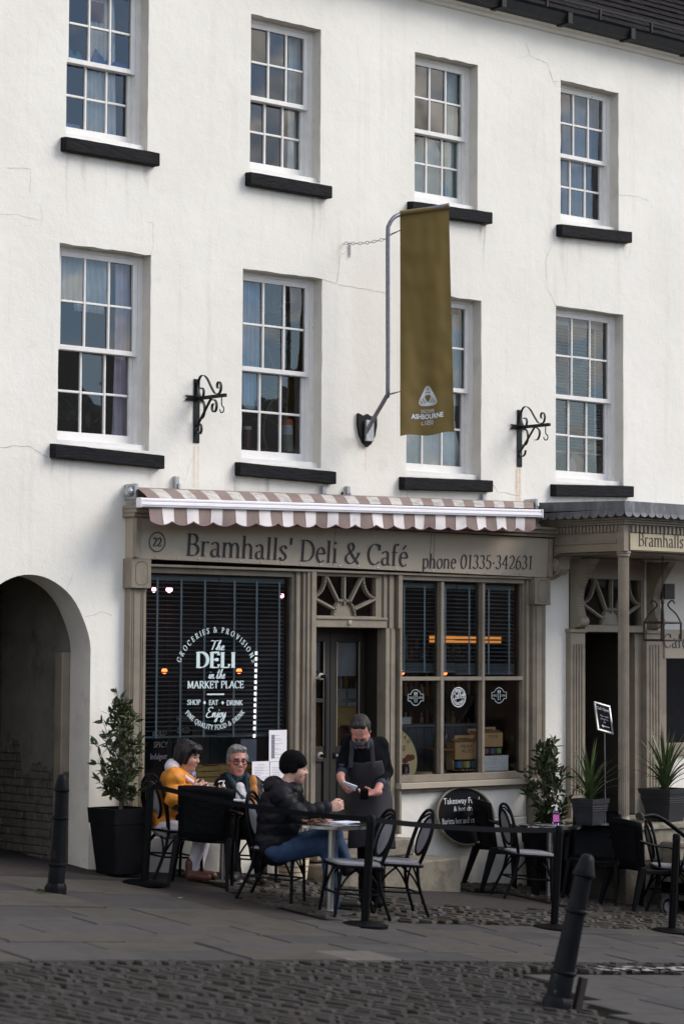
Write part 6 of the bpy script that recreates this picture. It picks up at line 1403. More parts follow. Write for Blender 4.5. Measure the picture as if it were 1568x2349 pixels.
# chalkboards inside the lettered window
for (lb, q, lines) in (('tall chalkboard with white lettering inside the window behind the bay tree', (318, 1560, 382, 1830), ((350, 1688, 'BOLD', 30), (352, 1715, 'SPICY', 32), (345, 1742, 'Indulgent', 36), (340, 1800, 'Roast', 30))), ('tall chalkboard advertising freshly baked food inside the window', (398, 1600, 440, 1770), ((405, 1655, 'FRESHLY', 32), (406, 1682, 'BAKED', 28), (406, 1707, 'FOOD', 26)))):
    y_ = .30; p0, p1 = W(q[0], q[1], y_), W(q[2], q[3], y_); x0 = max(p0.x, -2.42); t = thing('chalk_panel', lb, 'chalkboard', (x0, y_, .87)); m = M(); m.box(x0, p1.x, y_, y_ + .015, .865, p0.z); m.make('panel', CHALK, t); m = M()
    for (u, v, tx_, w) in lines: p = W(u, v, y_ - .003); add_sans(m, tx_, Vector((max(p.x, x0 + .02), y_ - .003, p.z)), UX, UZ, .055, w / 190, slant=.1)
    m.make('chalk_writing', CH, t, recalc=False)
m = M(); c = W(718, 1552, .245)
t = thing('open_sign', 'small black open sign hanging in the left door leaf', 'sign', c); m.cbox((0, 0, 0), .13, .006, .10, ry=-.12); m.make('board', CHALK, t, local=True); m = M(); mx_ = Matrix.Rotation(-.12, 3, 'Y'); add_sans(m, 'OPEN', mx_ @ Vector((-.05, -.0042, -.03)), mx_ @ UX, mx_ @ UZ, .030, .10); add_sans(m, 'Handmade', mx_ @ Vector((-.045, -.0042, .015)), mx_ @ UX, mx_ @ UZ, .016, .09); m.make('lettering', CH, t, local=True, recalc=False)

# ------------------------------------------------------------------ window display
KRAFT = mat('kraft_card', (.56, .36, .16), .8, .08, 12); KRAFT2 = mat('kraft_card_side', (.28, .17, .075), .8, .08, 12); SY = .862
def bottle_at(m, x, y, z, h, r): m.lathe([(r, 0), (r, h * .58), (r * .85, h * .66), (r * .38, h * .78), (r * .34, h * .95), (r * .42, h * .955), (r * .42, h)], (x, y, z), 12)
def carrier(label, u0, u1, v_top, v_bot, y, text, cols, ts=1.0, group='kraft drinks carriers'):
    a, b_ = W(u0, v_bot, y), W(u1, v_bot, y); x0, x1 = a.x, b_.x; zt = W((u0 + u1) / 2, v_top, y).z; z0 = a.z; H = zt - z0; w = x1 - x0; t = thing('drinks_carrier', label, 'carrier box', ((x0 + x1) / 2, y, z0), 0, group)
    hb = H * .80; D = .13
    m = M(); m.box(x0, x1, y, y + D, z0 + H * .32, z0 + hb); m.box(x0, x1, y + .03, y + D, z0, z0 + H * .32); m.box(x0, x1, y, y + D, z0 - .0, z0 + .008); m.make('carton', KRAFT, t)
    m = M(); m.prism([(x0, y, z0 + hb), (x0, y + D, z0 + hb), (x0, y + D * .5, z0 + hb + H * .10)], (w, 0, 0)); m.make('carton_top', KRAFT2, t)
    m = M(); xa, xb = x0 + w * .15, x1 - w * .15; hz0, hz1 = z0 + hb, zt; yy = y + D * .5
    m.box(xa, xb, yy - .004, yy + .004, hz0 + (hz1 - hz0) * .62, hz1); m.box(xa, xa + w * .14, yy - .004, yy + .004, hz0, hz0 + (hz1 - hz0) * .62); m.box(xb - w * .14, xb, yy - .004, yy + .004, hz0, hz0 + (hz1 - hz0) * .62); m.make('handle', KRAFT, t)
    n = len(cols)
    for i, cc in enumerate(cols):
        bx_ = x0 + w * (i + .5) / n; m = M(); m.lathe([(w * .13, 0), (w * .13, H * .30)], (bx_, y + .02, z0 + .008), 12); o = m.make('bottle', mat('bottle_brown', (.02, .014, .012), .15), t, smooth=40); m = M(); m.lathe([(w * .134, H * .06), (w * .134, H * .24)], (bx_, y + .02, z0 + .008), 12); m.make('bottle_label', cc, o, smooth=40)
    m = M()
    for k, s in enumerate(text): add_sans(m, s, Vector(((x0 + x1) / 2, y - .002, z0 + hb - H * (.16 + .13 * k))), UX, UZ, H * .085 * ts, w * .5, align='c')
    m.make('lettering', INK, t, recalc=False)
LB = [mat('label_%d' % i, c, .5) for i, c in enumerate(((.25, .10, .09), (.12, .12, .22), (.18, .30, .10), (.05, .16, .26), (.35, .33, .12)))]
carrier('kraft ale carrier with blue labelled bottles in the display window', 1043, 1098, 1687, 1768, .10, ('PEAK', 'ALES'), (LB[3], LB[4], LB[3]), 1.2)
carrier('kraft cider carrier standing on the white hamper', 1108, 1152, 1668, 1735, .13, ('CIDER',), LB[:3]); carrier('kraft cider carrier half hidden behind the window bar', 1078, 1106, 1672, 1738, .26, ('CID',), LB[:2])
a, b_ = W(1104, 1770, .085), W(1165, 1735, .085); t = thing('wicker_hamper', 'white wicker hamper in the corner of the display window', 'hamper', ((a.x + b_.x) / 2, .2, a.z)); WW = mat('white_wicker', (.85, .87, .86), .7, .05, 40)
m = M(); m.box(a.x, b_.x, .09, .32, a.z, b_.z); m.make('core', WW, t)
for j in range(9):
    z = a.z + (b_.z - a.z) * (j + .5) / 9; m = M(); m.tube([(a.x + (b_.x - a.x) * i / 26, .088 + (.006 if (i + j) % 2 else -.004), z) for i in range(27)], .0085, 5); m.make('weave_strand', WW, t)
m = M(); m.box(a.x - .006, b_.x + .006, .08, .33, b_.z, b_.z + .012, .004); m.make('lid', WW, t); m = M(); xm = (a.x + b_.x) / 2; m.tube([(xm + .022 * math.cos(q), .077, b_.z - .025 + .025 * math.sin(q)) for q in [2 * PI * i / 12 for i in range(12)]], .006, 5, closed=True); m.make('clasp', WW, t)
c = W(1010, 1716, .30); t = thing('cake_stand', 'turned wooden cake stand holding dark bottles in the display window', 'cake stand', (c.x, .3, SY)); TW = mat('turned_wood', (.26, .13, .05), .5, .2, 15)
H = c.z - SY; m = M(); m.lathe([(.075, 0), (.07, .02), (.03, .04), (.025, H * .3), (.045, H * .5), (.025, H * .8), (.03, H - .02)], (c.x, .3, SY), 20); m.make('stem', TW, t, smooth=50); m = M(); m.lathe([(.20, H - .02), (.205, H - .01), (.20, H)], (c.x, .3, SY), 36); m.make('plate', TW, t, smooth=50)
BTL = mat('dark_bottle_glass', (.012, .010, .012), .12)
for (u, lb) in ((1021, 'dark beer bottle in front on the cake stand'), (1000, 'dark beer bottle at the back of the cake stand')):
    p = W(u, 1714, .27 if u > 1010 else .36); t = thing('beer_bottle', lb, 'bottle', (p.x, p.y, c.z + .001), 0, 'beer bottles on the cake stand'); m = M(); bottle_at(m, 0, 0, 0, .225, .034); m.make('bottle', BTL, t, smooth=40, local=True); m = M(); m.lathe([(.0345, .045), (.0345, .10)], (0, 0, 0), 12); m.make('label', mat('ale_label', (.05, .07, .10), .6), t, smooth=40, local=True)
ce = W(905, 1738, .14); t = thing('cheese_box_lid', 'large round printed brie lid propped in the window', 'cheese lid', (ce.x, .16, SY)); CHZ = mat('brie_label', (.80, .66, .32), .6, .08, 6); RED = mat('brie_print', (.22, .05, .035), .6); cr_ = W(957, 1740, .14).x - ce.x
cl_ = Matrix.Translation((ce.x, .15, ce.z)) @ Matrix.Rotation(math.radians(-10), 4, 'X')
m = M(); m.prism([cl_ @ Vector((cr_ * math.cos(q), 0, cr_ * 1.0 * math.sin(q))) for q in [2 * PI * i / 40 for i in range(40)]][::-1], (0, .03, 0)); m.make('lid', CHZ, t); m = M(); u3, z3 = cl_.to_3x3() @ UX, cl_.to_3x3() @ UZ; o3 = cl_ @ Vector((0, -.003, 0))
letters_arc(m, 'BRIE DE MEAUX', o3, u3, z3, cr_ * .80, 150, 25, cr_ * .15, .18, .07); add_sans(m, 'DONGÉ', o3 + u3 * (-cr_ * .02) + z3 * (cr_ * .22), u3, z3, cr_ * .15, cr_ * .55)
add_sans(m, 'FROMAGE FERMIER', o3 - u3 * (cr_ * .35) + z3 * (cr_ * .48), u3, z3, cr_ * .05, cr_ * .8)
for k in range(7): m.ribbon([o3 + u3 * (cr_ * (-.5 + .18 * i)) + z3 * (cr_ * (-.28 - .07 * k) + .012 * math.sin(i * 1.3 + k)) for i in range(7 - k // 3)], .006, OUT)
for (dx, dz, r_) in ((.62, -.05, .16), (.78, -.02, .12), (.45, -.12, .12)): m.ball(o3 + u3 * (cr_ * dx) + z3 * (cr_ * dz), cr_ * r_, .002, cr_ * r_ * .9, 10, 6)
m.make('print', RED, t, recalc=False)
p = W(928, 1762, .10); t = thing('chutney_jar', 'dark chutney jar in front of the brie lid', 'jar', (p.x, .10, SY)); m = M(); m.lathe([(.045, .002), (.047, .085), (.04, .095)], (0, 0, 0), 18); m.make('jar', mat('chutney', (.03, .008, .008), .15), t, smooth=40, local=True); m = M(); m.lathe([(.043, .096), (.043, .118)], (0, 0, 0), 18); m.make('jar_lid', mat('jar_lid_dark', (.02, .012, .02), .4), t, smooth=40, local=True); m = M(); m.lathe([(.0478, .004), (.0478, .022)], (0, 0, 0), 18); m.make('jar_label', mat('jar_label_pale', (.45, .45, .44), .6), t, smooth=40, local=True)
p = W(908, 1757, .09); m = M(); m.box(p.x - .03, p.x + .03, .08, .12, SY, SY + .16, .003); t = m.make('cracker_box', mat('cracker_card', (.50, .38, .10), .6)); tag(t, 'small yellow cracker box at the edge of the display window', 'box'); m = M(); m.box(p.x - .028, p.x + .028, .0775, .0795, SY + .07, SY + .13); m.make('box_print', RED, t)
p = W(968, 1770, .12); m = M(); m.lathe([(.10, SY + .001), (.10, SY + .03), (.095, SY + .032)], (p.x, .12, 0), 28); tag(m.make('cheese_round', mat('round_box', (.42, .33, .17), .6), smooth=40), 'small flat round cheese box lying on the green shelf', 'cheese box')
p = W(931, 1680, .66); m = M(); m.box(p.x - .07, p.x + .07, .66, .668, 1.353, 1.43, .004); tag(m.make('price_card', mat('price_white', (.55, .58, .62), .6)), 'small white price card on the counter behind the cheese', 'card')
WOODC = mat('crate_pine', (.48, .31, .10), .7, .2, 8, .3, 30, stretch=(1, 6, 8), c2=(.26, .14, .05), m2=(.55, .72), s2=5)
def crate(label, x0, x1, y0, z0, z1, y1=None):
    t = thing('wooden_crate', label, 'crate', ((x0 + x1) / 2, y0, z0), 0, 'pine crates inside the shop'); n = 3; h = (z1 - z0) / n; y1 = y1 or y0 + .25
    for k in range(n): m = M(); m.box(x0, x1, y0, y0 + .012, z0 + k * h + .004, z0 + (k + 1) * h - .004, .002); m.make('plank', WOODC, t); m = M(); m.box(x0, x1, y1, y1 + .012, z0 + k * h + .004, z0 + (k + 1) * h - .004, .002); m.make('plank', WOODC, t)
    for x in (x0 - .013, x1 + .001): m = M(); m.box(x, x + .012, y0, y1 + .012, z0, z1, .002); m.make('end_board', WOODC, t)
    m = M(); m.box(x0, x1, y0 + .012, y1, z0, z0 + .01); m.make('bottom', WOODC, t)
a, b_, c = W(458, 1757, .12), W(504, 1757, .12), W(605, 1757, .12)
crate('pine crate in the window between the seated couple', a.x - .1, b_.x - .012, .12, SY + .002, a.z); crate('pine crate in the window behind the person with glasses', b_.x + .016, c.x, .12, SY + .002, a.z + .004)
a = W(770, 1623, .8); b_ = W(838, 1745, .8); crate('tall pine crate seen through the shop door', a.x, b_.x + .1, .8, b_.z - .1, a.z, 1.1)
p = W(795, 1602, .85); t = thing('menu_stand', 'pair of pale menu cards seen through the shop door', 'menu', p)
for k in (-1, 1): m = M(); m.box(k * .11 - .10, k * .11 + .10, 0, .006, -.10, .10); m.make('card', mat('pale_card', (.40, .48, .50), .7), t, local=True)
m = M(); m.box(-.30, .36, -.05, .2, a.z - p.z - .001 + .002, a.z - p.z + .012); m.make('ledge', WOODC, t, local=True)

# ------------------------------------------------------------------ on the tables and the ground
CLEAR = glass('clear_plastic', (.93, .92, .96), 1.45, .0); PUMP = mat('pump_white', (.75, .74, .78), .4)
def sanitiser(label, x, y, z, lab, c):
    t = thing('sanitiser_bottle', label, 'pump bottle', (x, y, z), -.70, 'hand sanitiser bottles'); m = M(); m.box(-.036, .036, -.026, .026, .001, .125, .012); m.box(-.028, .028, -.018, .018, .1255, .14, .006); m.make('bottle', CLEAR, t, local=True); m = M(); m.box(-.031, .031, -.021, .021, .006, .078, .008); m.make('gel', glass('gel_%s' % lab, c, 1.36, 0), t, local=True)
    m = M(); m.box(-.030, .030, -.0275, -.0265, .03, .10); m.box(-.030, .030, .0265, .0275, .03, .10); m.make('label', mat('label_' + lab, {'pink': (.75, .16, .55), 'lilac': (.62, .60, .76)}[lab], .5), t, local=True)
    m = M(); m.lathe([(.015, .14), (.015, .16), (.006, .162), (.006, .185), (.012, .187), (.012, .197)], (0, 0, 0), 12); m.tube([(0, 0, .192), (-.03, -.01, .192), (-.045, -.014, .182)], .006, 6); m.make('pump', PUMP, t, smooth=40, local=True)
sanitiser('clear sanitiser bottle on the table between the seated couple', T1.x - .10, T1.y - .13, T1.z, 'lilac', (.9, .9, .95)); sanitiser('sanitiser bottle with a pink label on the round table', T3.x + .08, T3.y - .02, T3.z, 'pink', (.95, .8, .92))
CUP = mat('paper_cup', (.42, .30, .22), .7)
def cup(label, x, y, z): t = thing('paper_cup', label, 'cup', (x, y, z)); m = M(); m.lathe([(.028, .001), (.038, .09), (.040, .095), (.036, .094), (.030, .03)], (0, 0, 0), 18); m.make('cup', CUP, t, smooth=40, local=True); m = M(); m.lathe([(.037, .094), (.041, .098), (.037, .102)], (0, 0, 0), 18); m.make('rim', PUMP, t, smooth=40, local=True)
cup('brown paper cup with a pale rim beside the sanitiser bottle', T1.x - .12, T1.y + .05, T1.z)
m = M(); m.lathe([(.09, 0), (.115, .012), (.118, .015), (.08, .006)], (0, 0, 0), 28); o = m.make('plate', mat('china', (.75, .73, .76), .3), smooth=40); o.location = (T1.x + .12, T1.y - .05, T1.z + .001); tag(o, 'white plate on the table in front of the person with glasses', 'plate')
t = thing('paper_pad', 'loose white papers lying on the marbled table', 'papers', (T2.x + .12, T2.y - .02, T2.z + .001), .3)
for k in range(3): m = M(); m.cbox((random.uniform(-.02, .02), random.uniform(-.02, .02), .004 + k * .006), .22, .15, .005, rz=random.uniform(-.3, .3)); m.make('sheet', mat('cool_paper', (.70, .74, .86), .6), t, local=True)
m = M(); random.seed(2)
for k in range(40): p = Vector((random.gauss(0, .05), random.gauss(0, .04), random.uniform(0, .035))); m.cbox(p, random.uniform(.02, .05), random.uniform(.015, .03), .006, rz=random.uniform(0, 6), rx=random.uniform(-.8, .8))
o = m.make('food_scraps', mat('browned_food', (.12, .06, .03), .7, .4, 30)); o.location = (T2.x - .10, T2.y + .05, T2.z + .006); tag(o, 'leftover food and napkins on the marbled table', 'food', kind='stuff')
t = thing('salad_plate', 'plate of salad at the edge of the far table', 'plate', (T4.x - .16, T4.y + .0, T4.z + .001)); m = M(); m.lathe([(.09, 0), (.13, .014), (.133, .017), (.09, .006)], (0, 0, 0), 28); m.make('plate', mat('china', (.75, .73, .76), .3), t, smooth=40, local=True); m = M()
for k in range(60): p = Vector((random.gauss(0, .04), random.gauss(0, .04), random.uniform(.01, .05))); leaf_into(m, p, (random.gauss(0, 1), random.gauss(0, 1), .5), .04, .03)
tag(m.make('salad', mat('salad_green', (.10, .17, .03), .6, .3, 30), t, local=True, recalc=False), kind='stuff')
g = G(640, 2014); t = thing('cream_bucket', 'cream ribbed bucket standing by the wall behind the beanie wearer', 'bucket', (g.x, -.30, gz(g.x, -.3) + .02)); m = M(); m.lathe([(.13, 0), (.165, .28), (.17, .30), (.155, .30), (.12, .04)], (0, 0, 0), 26); m.make('bucket', mat('cream_enamel', (.66, .60, .44), .5, .06), t, smooth=40, local=True); m = M()
for z in (.07, .12, .19): m.lathe([(.131 + z * .125, z), (.136 + z * .125, z + .006), (.132 + z * .125, z + .012)], (0, 0, 0), 26)
m.make('rib', mat('rib_red', (.30, .12, .09), .5), t, smooth=40, local=True)
# pushchair at the edge
TEAL = mat('teal_fabric', (.012, .07, .10), .8, .2, 10, .3, 40); wq = G(1530, 2085); wx, wy = 2.62, -2.25
t = thing('pushchair', 'dark pushchair with a teal bag at the edge of the terrace', 'pushchair', (wx + .35, wy, gz(wx, wy))); RUB = mat('tyre', (.012, .012, .012), .8); zg = gz(wx, wy) + .02
for (dx, dy, r_) in ((-.02, 0, .105), (.55, .05, .105), (.0, .42, .105), (.55, .45, .105)):
    m = M(); c = Vector((wx + dx, wy + dy, zg + r_)); m.tube([c + Vector((r_ * .85 * math.cos(q), 0, r_ * .85 * math.sin(q))) for q in [2 * PI * i / 24 for i in range(24)]], .018, 8, closed=True); wl = m.make('wheel', RUB, t, smooth=60); m = M(); m.lathe([(.05, -.012), (.05, .012)], (0, 0, 0), 16, Matrix.Translation(c) @ Matrix.Rotation(PI / 2, 4, 'X')); m.make('hub', mat('hub_grey', (.08, .08, .09), .5), wl)
hd = W(1466, 1873, wy); m = M(); m.tube(bend([(hd.x, wy, hd.z), (hd.x + .35, wy + .0, hd.z - .05), (wx + .45, wy + .1, zg + .45), (wx + .55, wy + .05, zg + .12)], 5), .022, 8); m.tube(bend([(wx - .02, wy, zg + .12), (wx + .15, wy, zg + .45), (wx + .4, wy, zg + .85)], 4), .014, 8); m.tube([(wx, wy + .42, zg + .12), (wx + .4, wy + .4, zg + .85)], .014, 8); m.make('frame', BLACKP, t, smooth=60)
m = M(); m.tube([(hd.x - .03, wy - .02, hd.z + .005), (hd.x + .05, wy + .02, hd.z - .004)], .036, 10); m.make('grip', RUB, t, smooth=60)
bc = W(1562, 1975, wy - .1); m = M(); m.ball((bc.x + .25, bc.y, bc.z), .17, .13, .24, 18, 14)
for v in m.bm.verts: v.co += Vector((1, 1, 1)) * .018 * noise.noise(v.co * 9)
o = m.make('bag', TEAL, t, smooth='all'); m = M(); m.tube(bend([(bc.x + .12, bc.y - .06, bc.z + .14), (bc.x + .02, bc.y - .06, bc.z + .08), (bc.x + .01, bc.y - .06, bc.z - .06), (bc.x + .12, bc.y - .06, bc.z - .16)], 5), .012, 6); m.make('bag_strap', TEAL, o)
m = M(); m.ball((wx + .42, wy + .22, zg + .55), .26, .22, .28, 16, 10); m.make('seat_shell', mat('pushchair_black', (.012, .012, .014), .8), t, smooth='all')
# ------------------------------------------------------------------ behind the upper windows
random.seed(11)
def curtain(label, q, y, c, name='curtain', folds=7, amp=.018, cat='curtain', flare=0.0, top=None):
    u0, v0, u1, v1 = q; a, b_ = W(u0, (v0 + v1) / 2, y), W(u1, (v0 + v1) / 2, y); zt, zb = W((u0 + u1) / 2, v0, y).z, W((u0 + u1) / 2, v1, y).z; ph = random.uniform(0, 6)
    c = tuple(min(.88, x * 2.5) for x in c); mt = mat('cloth_%s' % ''.join('%02x' % int(x * 255) for x in c), c, .9, .12, 6, .2, 30)
    def fn(s, t):
        x = a.x + (b_.x - a.x) * s + flare * t * t * (s - .3) + .01 * noise.noise(Vector((s * 4, t * 3, ph))); return Vector((x, y + amp * math.sin(s * folds * 2 * PI + ph + .8 * math.sin(t * 3)) + .5 * amp * noise.noise(Vector((s * 9, t * 4, ph))), zt + (zb - zt) * t))
    m = M(); m.grid(fn, 44, 14); o = m.make(name, mt, smooth='all', recalc=False); return tag(o, label, cat, 'cloths behind the upper windows')
curtain('beige net curtain behind the top floor window over the passage', (197, -20, 262, 322), .272, (.42, .38, .36), flare=.05); curtain('pale blue curtain in the top floor window with cloud reflections, second from the gable end', (658, 60, 706, 395), .272, (.34, .42, .52), folds=3)
curtain('grey blue curtain in the top floor window above the banner', (1020, 150, 1046, 455), .272, (.30, .36, .42), folds=3); curtain('dim grey net across the top floor window under the gutter', (1288, 210, 1366, 505), .36, (.20, .21, .23), folds=6, amp=.01)
curtain('mauve curtain in the large lower window over the passage', (262, 590, 296, 1012), .275, (.36, .30, .38), folds=3, flare=.08); curtain('white ruffled swag curtain in the lower window over the passage', (128, 570, 250, 690), .30, (.42, .46, .47), folds=9, amp=.02); curtain('pale scalloped hem of the swag curtain', (172, 688, 240, 716), .295, (.55, .58, .58), folds=7, amp=.02)
curtain('blue curtain in the window with the curly-stemmed plant', (556, 640, 594, 930), .275, (.20, .28, .42), folds=4); curtain('pale draped curtain in the window behind the banner', (925, 960, 1040, 1092), .272, (.50, .53, .57), folds=4, amp=.035, flare=.25); curtain('narrow pale curtain beside the banner', (1034, 720, 1050, 930), .272, (.42, .45, .46), folds=2); curtain('dark green grey curtain edge in the window behind the banner', (1040, 700, 1066, 1090), .42, (.05, .055, .05), folds=2)
curtain('dark curtain edge in the blue-curtained top window', (704, 70, 716, 395), .36, (.06, .06, .05), folds=2)
WSL = mat('white_slat', (.62, .64, .66), .5, .05)
p0, p1 = W(1262, 730, .28), W(1395, 1040, .28); venetian('white slatted blind in the lower window above the porch', WQ[8][0] + .07, WQ[8][1] - .07, 5.70, W(1340, 1042, .28).z, [p0.x + .25, p1.x - .25], y=.28, step=.036, tilt=-.35, group='white slatted blinds', mt=WSL, tp=WSL, wd=.026)
BLUE = mat('blue_cloth', (.04, .16, .50), .85, .2, 9); CYAN = mat('cyan_cloth', (.05, .32, .45), .85, .2, 9)
def heap(label, u0, u1, v, y, mt, h, cat='clothes'):
    a, b_ = W(u0, v, y), W(u1, v, y); m = M(); m.grid(lambda s, t: Vector((a.x + (b_.x - a.x) * s, y + .05 * (t - .5), a.z + h * math.sin(PI * t) ** .6 * (.35 + .9 * abs(noise.noise(Vector((s * 3.3, t * .5, a.x)))) + .25 * noise.noise(Vector((s * 11, t * 3, 1)))) * min(1, 6 * s, 6 * (1 - s)))), 40, 8); tag(m.make('folded_clothes', mt, smooth='all', recalc=False), label, cat, 'clothes on the window rail')
zr = 7.462
heap('turquoise cloth lying on the top floor window rail', 150, 193, 136, .245, CYAN, .17); heap('bright blue clothes heaped on the top floor window rail', 200, 308, 152, .245, BLUE, .24)
def card(name, label, q, y, c, cat): a, b_ = W(q[0], q[1], y), W(q[2], q[3], y); m = M(); m.box(a.x, b_.x, y, y + .004, b_.z, a.z); return tag(m.make(name, mat('card_' + name, c, .7)), label, cat)
card('red_card', 'dark red card hanging in the top floor window over the passage', (206, 0, 238, 52), .25, (.16, .012, .025), 'card'); card('leaflet', 'pale blue leaflet at the bottom corner of the top floor window', (152, 281, 183, 302), .25, (.32, .38, .62), 'leaflet')
p = W(978, 452, .28); w_ = (W(1006, 452, .28).x - W(945, 452, .28).x) / 2; hz = W(978, 313, .28).z - p.z; m = M(); P = [(p.x - w_, .28, p.z - .2), (p.x + w_, .28, p.z - .2), (p.x + w_, .28, p.z + hz - w_)] + [(p.x + w_ * math.cos(q), .28, p.z + hz - w_ + w_ * math.sin(q)) for q in [PI * i / 16 for i in range(1, 16)]] + [(p.x - w_, .28, p.z + hz - w_)]
m.prism(P, (0, .03, 0)); tag(m.make('mirror_back', mat('cream_panel', (.86, .83, .72), .6, .1, 4)), 'cream round-topped panel behind the top window above the banner', 'panel')
# plant and pots in the second lower window
zs = W(620, 1030, .36).z; t = thing('dragon_tree', 'dragon tree with curling bare stems behind the lower sash window', 'house plant', (W(620, 1030, .40).x, .40, zs)); STEM = mat('curly_stem', (.20, .19, .10), .7, .2, 20); DLF = mat('dracaena_leaf', (.07, .115, .03), .5, .3, 12)
for pts in (((612, 1030), (603, 990), (612, 940), (630, 905), (628, 880), (640, 860)), ((655, 960), (660, 900), (664, 850), (672, 830), (664, 800), (652, 780), (662, 745), (655, 720)), ((640, 860), (625, 835), (613, 800), (600, 785), (592, 760)), ((664, 850), (655, 820), (650, 800))):
    m = M(); m.tube(bend([W(u, v, .38 + .03 * math.sin(v)) for u, v in pts], 5), .011, 6); m.make('stem', STEM, t, smooth=60)
for (u, v, n, L) in ((622, 715, 26, .34), (660, 735, 20, .30), (600, 760, 10, .22), (625, 905, 16, .22), (612, 960, 14, .22), (655, 800, 8, .2), (575, 800, 10, .2), (650, 870, 8, .2)):
    c = W(u, v, .40)
    for i in range(n):
        a = i * 2.4; el = random.uniform(-.2, 1.3); d_ = Vector((math.cos(a) * math.cos(el), .5 * math.sin(a) * math.cos(el), math.sin(el))); P = [c + d_ * (L * k / 5) - Vector((0, 0, .10 * (k / 5) ** 2)) for k in range(6)]
        if any(q_.y < .25 for q_ in P): P = [Vector((q_.x, max(.25, q_.y), q_.z)) for q_ in P]
        m = M(); m.ribbon(P, [.006, .016, .017, .014, .010, .002], (0, -1, .05)); m.make('leaf', DLF, t, recalc=False)
def vase(name, label, u, v0, v1, r, bands, cat):
    a, b_ = W(u, v1, .30), W(u, v0, .30); H = b_.z - a.z; t = thing(name, label, cat, a); z = 0
    for (f, c, k) in bands: m = M(); m.lathe([(r * k, z + .0005), (r * k * .97, z + H * f)], (0, 0, 0), 20); m.make('band', mat('band_%d_%d' % (int(c[0] * 99), int(c[2] * 99)), c, .45), t, smooth=40, local=True); z += H * f
vase('striped_vase', 'grey white and orange banded vase on the window ledge', 658, 962, 1036, .058, ((.52, (.30, .29, .25), 1.06), (.30, (.62, .66, .72), .98), (.18, (.70, .16, .06), .95)), 'vase'); vase('red_jar', 'dark red jar with a white lid on the window ledge', 566, 978, 1028, .042, ((.85, (.12, .015, .025), 1.0), (.15, (.60, .62, .55), 1.05)), 'jar')
m = M(); m.box(WQ[6][0] + .07, WQ[6][1] - .07, .25, .50, zs - .08, zs - .01); tag(m.make('window_ledge', mat('dark_ledge', (.02, .02, .028), .5)), 'dark ledge carrying the plant pots inside the second lower window', 'shelf')
# leaves and dark pots in the first lower window, cushions in the last
t = thing('window_plants', 'dim broad-leaved house plants low in the lower window over the passage', 'house plant', W(195, 1005, .4)); BL_ = mat('dim_leaf', (.05, .07, .025), .5, .3, 10)
for k in range(34):
    c = W(random.uniform(135, 285), random.uniform(930, 1000), .42); d_ = Vector((random.gauss(0, .6), random.uniform(-.2, .2), random.uniform(.2, 1))); m = M(); leaf_into(m, c, d_, random.uniform(.14, .28), random.uniform(.05, .09)); m.make('leaf', BL_, t, recalc=False)
for (u, lb) in ((1308, 'pale round cushion at the foot of the slatted window, beside the bar'), (1378, 'white folded cushion at the foot of the slatted window')):
    c = W(u, 1075, .40); m = M(); m.ball((0, 0, 0), .075, .05, .13, 16, 12); o = m.make('cushion', mat('cushion_white', (.42, .44, .46), .8, .1, 6), smooth='all'); o.location = c; tag(o, lb, 'cushion', 'cushions in the slatted window')
# ------------------------------------------------------------------ people: smooth bodies grown from blended limbs
def cap(a, b_, ra, rb=None, k=.03, q=0, qa=0, op='u'): return dict(t='c', a=np.array(a, float), b=np.array(b_, float), ra=ra, rb=ra if rb is None else rb, k=k, q=q, qa=qa, op=op)
def ell(c, r, R=None, k=.03, op='u', q=0, qa=0): return dict(t='e', c=np.array(c, float), r=np.array(r, float), R=np.eye(3) if R is None else np.array(R, float), k=k, op=op, q=q, qa=qa)
def half(p, n, k=.01): return dict(t='h', p=np.array(p, float), n=np.array(n, float) / np.linalg.norm(n), k=k, op='i')
def pdist(o, P):
    if o['t'] == 'c':
        ab = o['b'] - o['a']; L2 = float(ab @ ab) or 1e-9; t = np.clip(((P - o['a']) @ ab) / L2, 0, 1); r = o['ra'] + (o['rb'] - o['ra']) * t
        if o['qa']: r = r + o['qa'] * (np.abs(np.sin(PI * o['q'] * math.sqrt(L2) * t + .3)) ** .6 - .8)
        return np.linalg.norm(P - o['a'] - t[:, None] * ab, axis=1) - r
    if o['t'] == 'e':
        Q = (P - o['c']) @ o['R']; k0 = np.linalg.norm(Q / o['r'], axis=1); k1 = np.linalg.norm(Q / o['r'] ** 2, axis=1) + 1e-9; d = k0 * (k0 - 1) / k1
        if o['qa']: d = d - o['qa'] * (np.abs(np.sin(PI * o['q'] * Q[:, 2])) ** .6 - .8)
        return d
    return (P - o['p']) @ o['n']
def field(prims, P, disp=None):
    d = None
    for o in prims:
        x = pdist(o, P); k = o['k']
        if d is None: d = x; continue
        if o['op'] == 'u': h = np.maximum(k - np.abs(d - x), 0) / k; d = np.minimum(d, x) - h * h * k * .25
        else:
            if o['op'] == 's': x = -x
            h = np.maximum(k - np.abs(d - x), 0) / k; d = np.maximum(d, x) + h * h * k * .25
    if disp is not None: d = d - disp(P)
    return d
